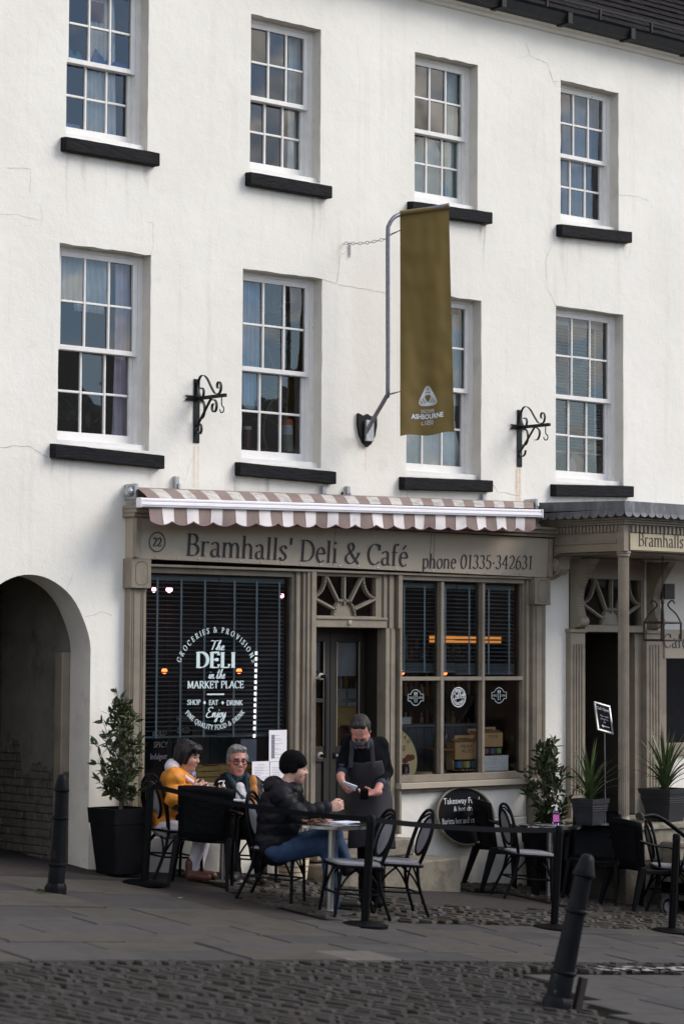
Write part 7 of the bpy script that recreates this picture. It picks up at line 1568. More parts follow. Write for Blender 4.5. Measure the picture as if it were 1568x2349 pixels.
def sdf_mesh(name, prims, res, disp=None):
    lo = np.full(3, 1e9); hi = -lo
    for o in prims:
        if o['op'] != 'u': continue
        if o['t'] == 'c': r = max(o['ra'], o['rb']) + .03; lo = np.minimum(lo, np.minimum(o['a'], o['b']) - r); hi = np.maximum(hi, np.maximum(o['a'], o['b']) + r)
        else: r = o['r'].max() + .03; lo = np.minimum(lo, o['c'] - r); hi = np.maximum(hi, o['c'] + r)
    B = 10; nb = np.ceil((hi - lo) / (res * B)).astype(int) + 1; N = nb * B + 4
    ii = np.stack(np.meshgrid(*[np.arange(n) for n in nb], indexing='ij'), -1).reshape(-1, 3)
    cen = lo + (ii + .5) * B * res; act = ii[np.abs(field(prims, cen, disp)) < B * res * 1.15 + .01]
    gi = np.stack(np.meshgrid(*[np.arange(B + 1)] * 3, indexing='ij'), -1)                       # corners of one block
    keys_c, pos_c, quads = [], [], []
    for s in range(0, len(act), 60):
        blk = act[s:s + 60]; idx = blk[:, None, None, None, :] * B + gi[None]; f = field(prims, (lo + idx * res).reshape(-1, 3), disp).reshape(idx.shape[:-1])
        sg = f < 0
        c8 = [(a, b_, c) for a in (0, 1) for b_ in (0, 1) for c in (0, 1)]
        sl_ = lambda A, o: A[:, o[0]:o[0] + B, o[1]:o[1] + B, o[2]:o[2] + B]
        cnt = sum(sl_(sg, o).astype(int) for o in c8); mix_ = (cnt > 0) & (cnt < 8)
        acc = np.zeros(mix_.shape + (3,)); num = np.zeros(mix_.shape)
        for ax in range(3):
            for o in c8:
                if o[ax]: continue
                o2 = tuple(v + (1 if k == ax else 0) for k, v in enumerate(o)); fa, fb = sl_(f, o), sl_(f, o2); cr = sl_(sg, o) != sl_(sg, o2)
                t = np.where(cr, fa / np.where(np.abs(fa - fb) < 1e-12, 1, fa - fb), 0); pt = np.zeros(acc.shape)
                for k in range(3): pt[..., k] = o[k]
                pt[..., ax] += t; acc += pt * cr[..., None]; num += cr
        w = np.nonzero(mix_); cell = sl_(idx, (0, 0, 0))[w]; pos_c.append(lo + (cell + acc[w] / num[w][:, None]) * res); keys_c.append((cell[:, 0] * N[1] + cell[:, 1]) * N[2] + cell[:, 2])
        for ax in range(3):
            o2 = tuple(1 if k == ax else 0 for k in range(3)); A, Bq = sl_(sg, (0, 0, 0)), sl_(sg, o2); e = np.nonzero(A != Bq); cc = sl_(idx, (0, 0, 0))[e]; flip = A[e]
            b1, b2 = [k for k in range(3) if k != ax]; q = []
            for (d1, d2) in ((0, 0), (-1, 0), (-1, -1), (0, -1)):
                c_ = cc.copy(); c_[:, b1] += d1; c_[:, b2] += d2; q.append((c_[:, 0] * N[1] + c_[:, 1]) * N[2] + c_[:, 2])
            q = np.stack(q, 1); fl = flip if ax != 1 else ~flip; q[~fl] = q[~fl][:, ::-1]; quads.append(q)
    keys = np.concatenate(keys_c); pos = np.concatenate(pos_c); uk, first = np.unique(keys, return_index=True); pos = pos[first]; Q = np.concatenate(quads)
    ix = np.clip(np.searchsorted(uk, Q), 0, len(uk) - 1); ok = (uk[ix] == Q).all(1); Q = ix[ok]
    me = bpy.data.meshes.new(name); me.from_pydata(pos.tolist(), [], Q.tolist()); me.update()
    for p in me.polygons: p.use_smooth = True
    return me, pos, Q
def grow(name, prims, res, mats, parent, disp=None, zone=None):
    me, pos, Q = sdf_mesh(name, prims, res, disp)
    mats = mats if isinstance(mats, list) else [mats]
    for m_ in mats: me.materials.append(m_)
    if zone is not None: me.polygons.foreach_set('material_index', zone(pos[Q].mean(1)).astype(np.int32))
    o = bpy.data.objects.new(name, me); col.objects.link(o); o.parent = parent
    if parent is not None and parent.name in BASE: o.location = -BASE[parent.name]
    return o
def wr(amp, s, seed=0, st=(1, 1, 1)):
    """cloth creases as a cheap sum of sines"""
    rg = np.random.RandomState(seed); K = [(rg.normal(size=3) * s * np.array(st), rg.uniform(0, 6)) for _ in range(7)]
    return lambda P: amp * sum(np.sin(P @ k + p + 1.7 * np.sin(P @ K[(i + 3) % 7][0] * .6)) for i, (k, p) in enumerate(K)) / 7 * 1.6
def PD(u, v, d): return CAM + (RW @ np.array([(u - 784) / FPX, (v - 1174) / FPX, 1.0])) * d
def frame_of(fwd, up=(0, 0, 1)):
    f = np.array(fwd, float); f /= np.linalg.norm(f); l = np.cross(up, f); l /= np.linalg.norm(l); u = np.cross(f, l); return np.stack([f, l, u], 1)
def head_prims(c, R, s=1.0):
    T = lambda p: np.array(c) + R @ (np.array(p) * s); e = lambda p, r, k=.03, op='u': ell(T(p), np.array(r) * s, R, k * s, op); q = lambda a, b_, ra, rb, k=.02: cap(T(a), T(b_), ra * s, rb * s, k * s)
    return [e((-.012, 0, .035), (.099, .078, .093)), e((.030, 0, -.045), (.064, .060, .083), .04), e((.064, 0, -.104), (.024, .028, .022), .035), q((.089, 0, .014), (.110, 0, -.026), .010, .0145, .018), e((.100, .012, -.028), (.012, .009, .008), .012), e((.100, -.012, -.028), (.012, .009, .008), .012),
            q((.082, -.036, .030), (.082, .036, .030), .014, .014, .022), e((.060, .042, -.030), (.030, .024, .030), .03), e((.060, -.042, -.030), (.030, .024, .030), .03),
            e((.0965, .031, .006), (.012, .017, .011), .014, 's'), e((.0965, -.031, .006), (.012, .017, .011), .014, 's'), e((.082, .031, .006), (.0125, .014, .0125), .004), e((.082, -.031, .006), (.0125, .014, .0125), .004),
            e((.088, 0, -.064), (.011, .024, .008), .012), e((.086, 0, -.077), (.012, .020, .008), .012), e((-.004, .079, -.006), (.020, .010, .032), .012), e((-.004, -.079, -.006), (.020, .010, .032), .012), q((-.022, 0, -.075), (-.040, 0, -.17), .056, .062, .03)]
def face_zone(c, R, s=1.0, hairline=None):
    def z(P):
        Q = (P - np.array(c)) @ R / s; m = np.zeros(len(P)); ay = np.abs(Q[:, 1])
        lip = (Q[:, 0] > .075) & (ay < .023) & (Q[:, 2] < -.060) & (Q[:, 2] > -.082); m[lip] = 1
        eye = (Q[:, 0] > .076) & ((ay - .031) ** 2 + (1.6 * (Q[:, 2] - .005)) ** 2 < .0125 ** 2); m[eye] = 2
        bro = (Q[:, 0] > .06) & (ay > .012) & (ay < .052) & (np.abs(Q[:, 2] - .030 + .12 * (ay - .03)) < .0055); m[bro] = 2
        return m
    return z
def hand_prims(w, d, n, side, curl=(.5, .6, .5), s=1.0, spread=.12, thumb=.6):
    """wrist w, pointing d, palm normal n (out of the palm)"""
    d = np.array(d, float); d /= np.linalg.norm(d); n = np.array(n, float); n -= d * (n @ d); n /= np.linalg.norm(n); x = np.cross(d, n) * side; w = np.array(w, float); P = []
    P.append(cap(w - d * .03, w + d * .03, .026 * s, .028 * s, .02)); P.append(ell(w + d * .055 * s, np.array([.050, .042, .017]) * s, np.stack([d, x, n], 1), .02))
    for i, (off, L) in enumerate(((.031, .070), (.011, .080), (-.010, .076), (-.030, .060))):
        b_ = w + d * .092 * s + x * off * s; a = 0; p = b_ - d * .02 * s; dd = d + x * off * spread * 10 * .1; dd /= np.linalg.norm(dd)
        for j, fr in enumerate((.47, .30, .23)):
            a += curl[j]; v = dd * math.cos(a) + n * math.sin(a); e = (b_ if j == 0 else p) + v * L * fr * s; P.append(cap(p, e, (.0092 - .0008 * j) * s, (.0086 - .0008 * j) * s, .006)); p = e
    p = w + d * .028 * s + x * .034 * s; v = d * .65 + x * thumb + n * .35; v /= np.linalg.norm(v); e = p + v * .040 * s; P.append(cap(p, e, .014 * s, .011 * s, .014)); v2 = d * .85 + x * (thumb - .55) + n * .5; v2 /= np.linalg.norm(v2); P.append(cap(e, e + v2 * .034 * s, .0105 * s, .008 * s, .008)); return P
SKIN = mat('skin_fair', (.46, .25, .19), .55, .10, 14); SKINR = mat('skin_flushed', (.44, .20, .165), .5, .12, 14); LIP = mat('lip', (.32, .11, .10), .5); EYE = mat('eye_dark', (.03, .02, .018), .4); PALE = mat('skin_pale', (.50, .29, .23), .55, .08, 14)

# --- person in the orange jacket
D = 21.62; J = {k: PD(u, v, D + d) for k, (u, v, d) in dict(pel=(384, 1893, 0), wai=(392, 1848, 0), che=(404, 1800, 0), nek=(422, 1772, -.01), hed=(431, 1734, -.02), sr=(400, 1783, -.17), sl=(414, 1780, .17), er=(396, 1832, -.23), el=(432, 1828, .19), wr=(441, 1812, -.16), wl=(470, 1820, .02), hr=(386, 1899, -.09), hl=(382, 1898, .09), kr=(470, 1888, -.10), kl=(476, 1886, .09), ar=(438, 2004, -.14), al=(452, 1996, .06), tr=(458, 2014, -.16), tl=(474, 2006, .04)).items()}
wm = thing('person', 'seated person in an orange quilted jacket eating a sandwich', 'person', (WO.x, WO.y, gz(WO.x, WO.y)))
hf = frame_of((.46, -.88, -.22)); H0 = J['hed']
body = head_prims(H0, hf, .98) + [cap(J['nek'], J['che'], .06, .11, .05), cap(J['che'], J['pel'], .12, .13, .06), cap(J['che'], J['sr'], .08, .055), cap(J['sr'], J['er'], .045, .04), cap(J['er'], J['wr'], .038, .026), cap(J['che'], J['sl'], .08, .055), cap(J['sl'], J['el'], .045, .04), cap(J['el'], J['wl'], .038, .026)]
rgt = np.array([.76, -.65, 0.]); fw = np.array([.65, .76, 0.]); upv = np.array([0, 0, 1.])
body += hand_prims(J['wr'], rgt * .9 + upv * .35 + fw * .1, upv * .4 + fw * .9, 1, (.7, .9, .6)) + hand_prims(J['wl'], rgt * .95 + upv * .1, upv * .9 - fw * .3, -1, (.5, .6, .4))
grow('body', body, .0062, [SKIN, LIP, EYE], wm, zone=face_zone(H0, hf, .98))
OR = mat('orange_quilt', (.58, .205, .014), .62, .12, 10, .15, 60); q_, a_ = 13, .013
jk = [ell((J['che'] + J['wai']) / 2 - upv * .02, (.150, .185, .225), frame_of((.92, -.38, 0)), .05, q=12, qa=.011), cap(J['wai'], J['pel'] + upv * .06, .145, .165, .05, q_, a_), cap(J['che'] + upv * .05, J['sr'], .11, .085, .06), cap(J['sr'], J['er'], .074, .066, .05, q_, a_), cap(J['er'], J['wr'] - rgt * .02, .066, .050, .05, q_, a_), cap(J['che'] + upv * .05, J['sl'], .11, .085, .06), cap(J['sl'], J['el'], .080, .072, .03, q_, a_), cap(J['el'], J['wl'] - rgt * .03, .07, .055, .03, q_, a_), cap(J['nek'] - rgt * .05 + upv * .0, J['nek'] + rgt * .03 - upv * .05, .085, .075, .04)]
grow('jacket', jk, .0085, OR, wm, (lambda A, B: (lambda P: A(P) + B(P)))(wr(.006, 26, 1), wr(.003, 70, 31)))
HOOD = mat('pale_fleece', (.66, .60, .66), .9, .06, 12)
grow('hood', [ell(J['nek'] - rgt * .10 + upv * .045, (.075, .135, .075), frame_of((.80, -.56, .5)), .03), cap(J['nek'] - rgt * .05 - fw * .09 + upv * .01, J['nek'] + rgt * .085 - fw * .085 - upv * .085, .024, .018, .04), cap(J['nek'] - rgt * .05 + fw * .09 + upv * .01, J['nek'] + rgt * .085 + fw * .03 - upv * .085, .024, .018, .04)], .008, HOOD, wm, wr(.004, 40, 3))
grow('scarf', [ell(J['nek'] + rgt * .045 - upv * .015, (.055, .06, .05), None, .03), cap(J['nek'] + rgt * .06 - upv * .03, J['nek'] + rgt * .10 - upv * .12, .035, .02, .03)], .008, mat('patterned_scarf', (.30, .30, .42), .9, .1, 10, c2=(.06, .06, .14), m2=(.45, .55), s2=40), wm, wr(.006, 60, 4))
T = lambda p: H0 + hf @ np.array(p)
HAIRD = mat('dark_hair', (.006, .004, .005), .42, .3, 60, .6, 90, stretch=(1, 1, .15), spec=.35)
grow('hair', [ell(T((-.030, 0, .045)), (.108, .096, .098), hf, .03), ell(T((-.055, 0, -.03)), (.070, .096, .10), hf, .03), cap(T((.03, .070, .04)), T((.022, .080, -.055)), .028, .018, .03), cap(T((.03, -.070, .04)), T((.022, -.080, -.055)), .028, .018, .03), cap(T((.062, -.05, .085)), T((.066, .05, .085)), .034, .034, .03), cap(T((.088, -.045, .072)), T((.096, -.05, .040)), .016, .010, .02), cap(T((.088, .045, .072)), T((.096, .05, .040)), .016, .010, .02), cap(T((.098, -.0, .078)), T((.104, .0, .048)), .018, .010, .02)], .005, HAIRD, wm, wr(.0032, 150, 5, (1, 1, .12)))
TRP = mat('pale_trousers', (.50, .46, .54), .85, .08, 10)
grow('trousers', [cap(J['hr'], J['kr'], .098, .072), cap(J['hl'], J['kl'], .098, .072), ell(J['pel'], (.15, .165, .115), frame_of((.92, -.38, 0))), cap(J['kr'], J['ar'], .066, .05), cap(J['kl'], J['al'], .066, .05)], .011, TRP, wm, wr(.005, 30, 6))
BOOT = mat('brown_boot', (.085, .028, .018), .5, .2, 20)
for k in 'rl':
    a, b_ = J['a' + k], J['t' + k]; a = a - upv * .03; z = gz(a[0], a[1]) + .05; f_ = np.array([b_[0] - a[0], b_[1] - a[1], 0]); f_ /= np.linalg.norm(f_); a = np.array([a[0], a[1], z + .03]); grow('boot', [cap(a + upv * .10, a, .052, .048), cap(a, a + f_ * .15 - upv * .018, .046, .036, .03), half(np.array([0, 0, z - .035]), (0, 0, -1))], .008, BOOT, wm)
pz = J['wr'] + rgt * .085 + upv * .03 + fw * .03
t = thing('sandwich', 'sandwich held up by the person in the orange jacket', 'sandwich', pz); m = M(); mm = Matrix.Rotation(-.7, 4, 'Z') @ Matrix.Rotation(-.45, 4, 'Y')
for (z, mt, nm, k) in ((-.014, 'bread', 'bread_slice', 1), (.0, 'filling', 'filling', 1.04), (.012, 'bread', 'bread_slice', 1)):
    m = M(); m.box(-.055 * k, .055 * k, -.04 * k, .04 * k, z - .006, z + .006, .005, mm); m.make(nm, mat(mt, (.70, .58, .52) if mt == 'bread' else (.40, .06, .06), .8, .15, 30), t, local=True)
pz = J['wl'] + rgt * .10 + upv * .01; m = M(); random.seed(4)
for _ in range(26): m.cbox(Vector((random.gauss(0, .022), random.gauss(0, .022), random.gauss(.012, .014))), .05, .009, .009, rz=random.uniform(0, 6), rx=0, ry=random.uniform(-.8, .8))
o = m.make('chips', mat('golden_chips', (.62, .40, .06), .7, .2, 20)); o.location = pz; tag(o, 'handful of golden chips held over the table', 'chips', kind='stuff')

# --- person with glasses
D = 22.25; J = {k: PD(u, v, D + d) for k, (u, v, d) in dict(pel=(556, 1896, 0), wai=(552, 1852, -.01), che=(546, 1812, -.03), nek=(545, 1785, -.02), hed=(544, 1745, -.05), sr=(511, 1803, -.02), sl=(578, 1800, .02), er=(500, 1850, -.10), el=(592, 1848, -.06), wr=(518, 1862, -.30), wl=(560, 1866, -.32), hr=(537, 1900, -.03), hl=(577, 1900, .03), kr=(524, 1888, -.44), kl=(572, 1890, -.42), ar=(541, 2004, -.36), al=(598, 2002, -.30), tr=(536, 2012, -.52), tl=(602, 2010, -.46)).items()}
mn = thing('person', 'seated grey-haired person with glasses and a dark open jacket', 'person', (MAN.x, MAN.y, gz(MAN.x, MAN.y))); f3 = np.array([-.39, -.91, 0]) / .99; hf = frame_of((-.38, -.92, -.10)); H0 = J['hed']; toC = -fw
body = head_prims(H0, hf, 1.06) + [cap(J['nek'], J['che'], .055, .09, .05), cap(J['che'], J['pel'], .10, .11, .06)] + sum([[cap(J['che'], J['s' + k], .08, .06), cap(J['s' + k], J['e' + k], .05, .042), cap(J['e' + k], J['w' + k], .04, .028)] for k in 'rl'], []) + hand_prims(J['wr'], rgt * .6 + toC * .5, -upv, 1, (.4, .5, .4)) + hand_prims(J['wl'], -rgt * .6 + toC * .5, -upv, -1, (.4, .5, .4))
grow('body', body, .0062, [SKINR, LIP, EYE], mn, zone=face_zone(H0, hf, 1.06))
T = lambda p: H0 + hf @ (np.array(p) * 1.06)
grow('hair', [ell(T((-.026, 0, .052)), (.104, .090, .094), hf, .02), ell(T((-.055, 0, -.01)), (.066, .088, .08), hf, .03), cap(T((.01, .078, .03)), T((.012, .083, .0)), .016, .010), cap(T((.01, -.078, .03)), T((.012, -.083, .0)), .016, .010), cap(T((.050, -.04, .105)), T((.055, .04, .108)), .026, .026, .03), ell(T((.115, 0, .0)), (.075, .085, .085), hf, .015, 's')], .005, mat('grey_hair', (.17, .165, .16), .6, .45, 70, .7, 90), mn, wr(.0035, 120, 7))
m = M(); GL = mat('spectacle_frame', (.03, .02, .02), .3)
for s in (-1, 1):
    m.tube([T((.104 - .10 * abs(.026 * math.cos(q) * 1) * 1.2, s * .034 + .027 * math.cos(q), .002 + .020 * math.sin(q))) for q in [2 * PI * i / 20 for i in range(20)]], .0042, 5, closed=True); m.tube([T((.094, s * .060, .008)), T((.0, s * .083, .008))], .003, 5)
m.tube([T((.106, -.008, .006)), T((.106, .008, .006))], .003, 5); m.make('glasses', GL, mn)
BJ = mat('black_quilt', (.0055, .0058, .010), .55, .2, 12, .15, 50, spec=.2); cut = [cap(J['nek'] + f3 * .13 + rgt * .01 + upv * .02, J['wai'] + f3 * .22 + rgt * .02, .045, .070, .02, op='s')]
jk = [ell((J['che'] + J['wai']) / 2 + upv * .01, (.155, .215, .20), frame_of(f3), .05, q=10, qa=.010), cap(J['wai'], J['pel'] + upv * .05, .165, .175, .05)] + sum([[cap(J['che'] + upv * .05, J['s' + k], .10, .085, .06), cap(J['s' + k], J['e' + k], .080, .070, .03, 11, .010), cap(J['e' + k], J['w' + k], .068, .052, .03, 11, .010)] for k in 'rl'], [])
grow('jacket', jk + cut, .010, BJ, mn, wr(.005, 26, 8))
grow('hood', [ell(J['nek'] + fw * .07 - rgt * .03 + upv * .0, (.085, .15, .065), frame_of(f3), .03), cap(J['nek'] - rgt * .10 + upv * .0 + fw * .02, J['che'] - rgt * .075 + f3 * .14, .040, .030, .04)], .008, BJ, mn, wr(.004, 40, 9))
grow('collar_lining', [cap(PD(524, 1778, D - .10), PD(561, 1838, D - .225), .026, .020, .03), cap(PD(567, 1778, D - .10), PD(572, 1842, D - .215), .022, .018, .03)], .008, mat('teal_lining', (.010, .045, .06), .8, .15, 20), mn)
grow('jacket_lining', [cap(PD(580, 1786, D - .13), PD(584, 1842, D - .20), .034, .036, .03, 14, .008)], .008, mat('rust_orange_quilt', (.42, .155, .03), .7, .15, 14), mn)
grow('shirt', [cap(PD(550, 1806, D - .15), PD(560, 1850, D - .165), .045, .075, .03)], .010, mat('white_tee', (.58, .56, .60), .85, .06, 8), mn, wr(.006, 40, 10))
grow('snood', [ell(J['nek'] + f3 * .028 - upv * .0, (.078, .084, .044), frame_of(f3), .02)], .008, mat('petrol_snood', (.012, .035, .055), .85, .2, 20), mn, wr(.006, 60, 11))
DT = mat('dark_trousers', (.006, .006, .008), .85, .2, 14, spec=.2)
grow('trousers', [ell(J['pel'], (.16, .18, .12), frame_of(f3))] + sum([[cap(J['h' + k], J['k' + k], .100, .076), cap(J['k' + k], J['a' + k], .072, .056)] for k in 'rl'], []), .011, DT, mn, wr(.006, 30, 12))
SHOE = mat('dark_shoe', (.010, .010, .011), .6, .2, 20)
def shoes(par, Jd, mt=SHOE, sole=None):
    for k in 'rl':
        a, b_ = Jd['a' + k], Jd['t' + k]; z = gz(a[0], a[1]) + .035; f_ = np.array([b_[0] - a[0], b_[1] - a[1], 0]); f_ /= np.linalg.norm(f_) + 1e-9; a = np.array([a[0], a[1], z + .05]); sh_ = grow('shoe', [cap(a + upv * .04, a, .046, .046), cap(a - f_ * .03, a + f_ * .18 - upv * .012, .046, .038, .03), half(np.array([0, 0, z]), (0, 0, -1))], .008, mt, par)
shoes(mn, J)

# --- person in the black beanie
D = 20.80; J = {k: PD(u, v, D + d) for k, (u, v, d) in dict(pel=(634, 1944, 0), wai=(636, 1890, 0), che=(645, 1836, 0), nek=(662, 1800, 0), hed=(674, 1763, -.01), sr=(645, 1822, -.19), sl=(662, 1818, .18), er=(684, 1868, -.26), el=(700, 1862, .22), wr=(756, 1852, -.20), wl=(742, 1880, .12), hr=(642, 1952, -.10), hl=(640, 1950, .10), kr=(752, 1938, -.14), kl=(764, 1912, .02), ar=(766, 2076, -.12), al=(796, 1984, .0)).items()}
ym = thing('person', 'seated person in a black beanie and puffer jacket reaching out a hand', 'person', (YM.x, YM.y, gz(YM.x, YM.y))); f3 = np.array([.66, -.75, 0]); hf = frame_of((.70, -.715, -.10)); H0 = J['hed']
body = head_prims(H0, hf, 1.03) + [cap(J['nek'], J['che'], .055, .09, .05), cap(J['che'], J['pel'], .10, .11, .06)] + sum([[cap(J['che'], J['s' + k], .08, .06), cap(J['s' + k], J['e' + k], .05, .042), cap(J['e' + k], J['w' + k], .04, .028)] for k in 'rl'], []) + hand_prims(J['wr'], rgt * .95 + upv * .12, upv * .25 + fw * .95, 1, (1.15, 1.3, .9), 1.05, thumb=.35) + hand_prims(J['wl'], rgt * .9 - upv * .2, -upv, -1, (.5, .6, .4))
grow('body', body, .0062, [PALE, LIP, EYE], ym, zone=face_zone(H0, hf, 1.03))
T = lambda p: H0 + hf @ (np.array(p) * 1.03)
BN = mat('black_knit', (.0035, .0035, .0045), .95, .2, 30, .6, 120, spec=.1)
grow('beanie', [ell(T((-.018, 0, .062)), (.112, .095, .098), hf, .02), cap(T((.060, -.05, .052)), T((.060, .05, .052)), .040, .040, .03), ell(T((-.055, 0, .015)), (.075, .092, .075), hf, .03), ell(T((.0, .078, .0)), (.04, .020, .04), hf, .02), ell(T((.0, -.078, .0)), (.04, .020, .04), hf, .02), ell(T((.130, 0, -.072)), (.092, .10, .090), hf, .012, 's')], .007, BN, ym, wr(.003, 60, 13))
grow('stubble', [ell(T((.030, 0, -.072)), (.064, .0625, .060), hf, .03), ell(T((.064, 0, -.104)), (.026, .030, .024), hf, .03), half(T((0, 0, -.055)), hf @ np.array([-.35, 0, 1.0])), ell(T((.10, 0, -.060)), (.028, .026, .020), hf, .01, 's')], .0065, mat('short_stubble', (.26, .15, .12), .7, .2, 60), ym)
jk = [ell((J['che'] + J['wai']) / 2, (.185, .225, .235), frame_of(f3), .05, q=11, qa=.011), cap(J['wai'], J['pel'] + upv * .03, .175, .195, .05, 11, .010)] + sum([[cap(J['che'] + upv * .04, J['s' + k], .115, .088, .08), cap(J['s' + k], J['e' + k], .084, .074, .05, 13, .009), cap(J['e' + k], J['w' + k] - rgt * .03, .074, .056, .05, 13, .009)] for k in 'rl'], []) + [cap(J['nek'] + rgt * .045 - upv * .05, J['nek'] + rgt * .03 + upv * .005, .082, .074, .03)]
grow('jacket', jk, .0085, BJ, ym, (lambda A, B: (lambda P: A(P) + B(P)))(wr(.006, 24, 14), wr(.003, 70, 34)))
grow('hood', [ell(J['nek'] - rgt * .13 - upv * .015, (.090, .145, .095), frame_of((.66, -.75, .5)), .04), cap(J['nek'] - rgt * .10 - fw * .10 + upv * .01, J['nek'] + rgt * .03 - fw * .09 - upv * .03, .045, .035, .04), cap(J['nek'] - rgt * .10 + fw * .10 + upv * .01, J['nek'] + rgt * .03 + fw * .09 - upv * .03, .045, .035, .04)], .009, BJ, ym, wr(.008, 34, 15))
JEAN = mat('blue_denim', (.011, .035, .095), .8, .25, 16, .3, 120, c2=(.018, .055, .13), m2=(.5, .7), s2=5)
grow('jeans', [ell(J['pel'], (.165, .185, .125), frame_of(f3)), cap(J['hr'], J['kr'], .105, .080), cap(J['kr'], J['ar'], .076, .058), cap(J['hl'], J['kl'], .105, .078), cap(J['kl'], J['al'], .074, .055)], .011, JEAN, ym, wr(.007, 30, 16))
g_ = J['ar']; z = gz(g_[0], g_[1]) + .04; fd = np.array([.80, -.60, 0])
def one_shoe(par, a, fd, n_floor=None, up_=upv): a = np.array(a); pr = [cap(a + up_ * .03, a - up_ * .02, .045, .046), cap(a - fd * .03 - up_ * .02, a + fd * .19 - up_ * .035, .046, .038, .03)]; pr.append(half(a - up_ * .055, -up_)); grow('shoe', pr, .008, SHOE, par)
one_shoe(ym, [g_[0], g_[1], z + .055], fd); u2 = np.array(J['al'] - J['kl']); u2 /= -np.linalg.norm(u2); f2 = rgt * .75 - upv * .35; f2 -= u2 * (f2 @ u2); f2 /= np.linalg.norm(f2); one_shoe(ym, J['al'] - u2 * .03, f2, up_=u2)

# --- person in the apron
D = 21.25; J = {k: PD(u, v, D + d) for k, (u, v, d) in dict(pel=(852, 1842, .04), wai=(847, 1800, .0), che=(838, 1735, -.14), nek=(829, 1704, -.22), hed=(826, 1676, -.28), sr=(800, 1704, -.16), sl=(872, 1708, -.12), er=(787, 1752, -.18), el=(886, 1772, -.05), wr=(781, 1786, -.34), wl=(862, 1818, -.34), hr=(836, 1852, .03), hl=(868, 1852, .06), kr=(838, 1962, -.06), kl=(866, 1962, .0), ar=(838, 2066, .02), al=(868, 2062, .08), tr=(832, 2076, -.12), tl=(872, 2072, -.06)).items()}
wt_ = thing('person', 'standing person in a charcoal apron and face mask bending over a card reader', 'person', (-1.25, -1.9, gz(-1.25, -1.9))); f3 = -fw * .97 - rgt * .2; hf = frame_of(-fw * .72 - rgt * .10 - upv * 1.25); H0 = J['hed']
body = head_prims(H0, hf, 1.03) + [cap(J['nek'], J['che'], .055, .09, .05), cap(J['che'], J['pel'], .10, .11, .06)] + sum([[cap(J['che'], J['s' + k], .08, .06), cap(J['s' + k], J['e' + k], .05, .045), cap(J['e' + k], J['w' + k], .044, .030)] for k in 'rl'], [])
body += hand_prims(J['wr'], -upv * .8 + rgt * .35 - fw * .3, rgt * .9 + fw * .2, -1, (.45, .6, .5)) + hand_prims(J['wl'], -rgt * .95 - upv * .12 - fw * .15, upv * .75 - fw * .3, 1, (.35, .45, .4), thumb=.9)
grow('body', body, .0062, [SKINR, LIP, EYE], wt_, zone=face_zone(H0, hf, 1.03))
T = lambda p: H0 + hf @ (np.array(p) * 1.03)
grow('hair', [ell(T((-.035, 0, .040)), (.098, .090, .098), hf, .02), cap(T((-.005, .074, .035)), T((.004, .076, .0)), .014, .008), cap(T((-.005, -.074, .035)), T((.004, -.076, .0)), .014, .008), cap(T((.020, -.04, .118)), T((.02, .04, .118)), .022, .022, .03), ell(T((.125, 0, .035)), (.088, .078, .090), hf, .015, 's')], .005, mat('brown_hair', (.007, .004, .0035), .7, .35, 70, .6, 90), wt_, wr(.003, 120, 17, (1, 1, .4)))
grow('face_mask', [ell(T((.040, 0, -.062)), (.076, .071, .072), hf, .03), ell(T((.096, 0, -.030)), (.036, .036, .036), hf, .03), half(T((.10, 0, .004)), hf @ np.array([-.25, 0, 1.0])), half(T((-.01, 0, 0)), hf @ np.array([-1, 0, 0.0]))], .0065, mat('grey_mask', (.055, .058, .066), .85, .15, 30), wt_, wr(.003, 60, 18))
SW = mat('black_knitwear', (.0045, .005, .007), .95, .2, 20, .3, 90, spec=.1)
def skel(x): return sum([[cap(J['che'] + upv * .02, J['s' + k], .095 + x, .068 + x, .08), cap(J['s' + k], J['e' + k], .064 + x, .055 + x, .03)] for k in 'rl'], [])
tor = lambda x: [ell(J['che'] - upv * .03 + fw * .03, (.135 + x, .185 + x, .16 + x), frame_of(f3, (-.1, -.25, .95)), .05), cap(J['che'], J['wai'], .135 + x, .150 + x, .06), cap(J['wai'], J['pel'], .150 + x, .165 + x, .06)]
grow('jumper', tor(0) + skel(0) + [cap(J['er'], J['er'] * .55 + J['wr'] * .45, .054, .052), cap(J['el'], J['el'] * .55 + J['wl'] * .45, .056, .054)], .010, SW, wt_, wr(.006, 26, 19))
NAVY = mat('navy_shirt', (.010, .018, .038), .8, .15, 20)
for k in 'rl': grow('shirt_cuff', [cap(J['e' + k] * .62 + J['w' + k] * .38, J['e' + k] * .44 + J['w' + k] * .56, .055, .048)], .008, NAVY, wt_, wr(.004, 60, 20))
grow('shirt_collar', [cap(J['nek'] + rgt * .055 - fw * .03 + upv * .02, J['nek'] + rgt * .05 - fw * .10 - upv * .04, .026, .016), cap(J['nek'] - rgt * .055 - fw * .03 + upv * .02, J['nek'] - rgt * .05 - fw * .10 - upv * .04, .026, .016), cap(J['nek'] + rgt * .06 + fw * .03 + upv * .02, J['nek'] - rgt * .06 + fw * .03 + upv * .02, .03, .03)], .008, NAVY, wt_)
AP = mat('charcoal_apron', (.022, .022, .028), .9, .12, 14, .25, 120); fz = J['che'] - upv * .04
cx_a = J['che'] + f3 * .0
grow('apron_bib', tor(.014) + [half(J['wai'] + f3 * .01, -f3), half(fz + f3 * .1, upv + f3 * .25), half(J['wai'] - upv * .05, -upv), half(J['che'] + rgt * .135, rgt + upv * .25), half(J['che'] - rgt * .125, -rgt + upv * .25)], .0095, AP, wt_, wr(.008, 17, 22, (1, 1, .35)))
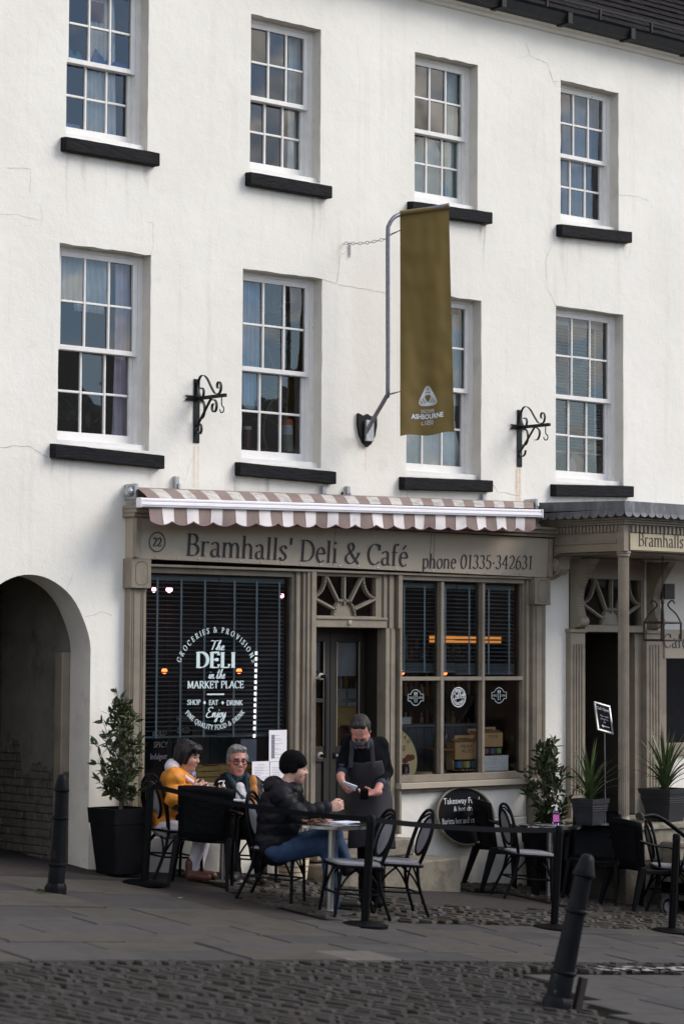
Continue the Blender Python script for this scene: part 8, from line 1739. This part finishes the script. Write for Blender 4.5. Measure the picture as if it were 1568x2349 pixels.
grow('apron_skirt', tor(.018) + [cap(J['pel'], (J['kr'] + J['kl']) / 2 + upv * .06 + f3 * .02, .185, .205, .05), half(J['wai'] - f3 * .03, -f3), half(J['wai'] - upv * .03, upv), half((J['kr'] + J['kl']) / 2 + upv * .07, -upv)], .0095, AP, wt_, wr(.011, 17, 24, (1, 1, .35)))
m = M()
for s in (-1, 1):
    P = bend([J['nek'] + rgt * s * .075 + fw * .02 + upv * .035, J['nek'] + rgt * s * .085 - fw * .07 + upv * .0, J['che'] + rgt * s * .088 + f3 * .165 + upv * .05, J['che'] + rgt * s * .095 + f3 * .165 - upv * .03, J['che'] + rgt * s * .10 + f3 * .16 - upv * .09], 4); m.tube(P, .019, 8, flat=.25)
m.make('apron_strap', AP, wt_, smooth=60)
grow('trousers', [ell(J['pel'], (.14, .17, .12), frame_of(f3))] + sum([[cap(J['h' + k], J['k' + k], .092, .072), cap(J['k' + k], J['a' + k], .070, .058)] for k in 'rl'], []), .011, DT, wt_, wr(.006, 30, 23))
shoes(wt_, J)
p = J['wr'] - upv * .065 + rgt * .075 - fw * .05
t = thing('order_pad', 'white order pad held by the person in the apron', 'notepad', p); Rm = Matrix.Rotation(-.70, 4, 'Z') @ Matrix.Rotation(.35, 4, 'Y') @ Matrix.Rotation(-.55, 4, 'X'); m = M(); m.box(-.062, .062, -.045, .045, 0, .008, .001, Rm); m.make('pad', mat('cool_paper', (.70, .74, .86), .6), t, local=True); m = M()
for k in range(4): m.box(-.045, .035, -.03 + k * .018, -.028 + k * .018, .0085, .0088, 0, Rm)
m.make('handwriting', PRINT, t, local=True)
p = PD(835, 1822, D - .50); t = thing('card_reader', 'small black card reader held low by the person in the apron', 'card reader', p); Rm = Matrix.Rotation(-.70, 4, 'Z') @ Matrix.Rotation(-.9, 4, 'X'); m = M(); m.box(-.036, .036, -.060, .060, -.011, .011, .008, Rm); m.make('casing', BLACKP, t, local=True); m = M(); m.box(-.028, .028, .015, .05, .0112, .0125, 0, Rm); m.make('screen', mat('reader_screen', (.05, .08, .075), .15), t, local=True); m = M()
for i in range(3):
    for j in range(4): m.box(-.026 + i * .019, -.012 + i * .019, -.05 + j * .014, -.040 + j * .014, .0112, .013, 0, Rm)
m.make('keypad', mat('keys', (.10, .10, .11), .5), t, local=True)
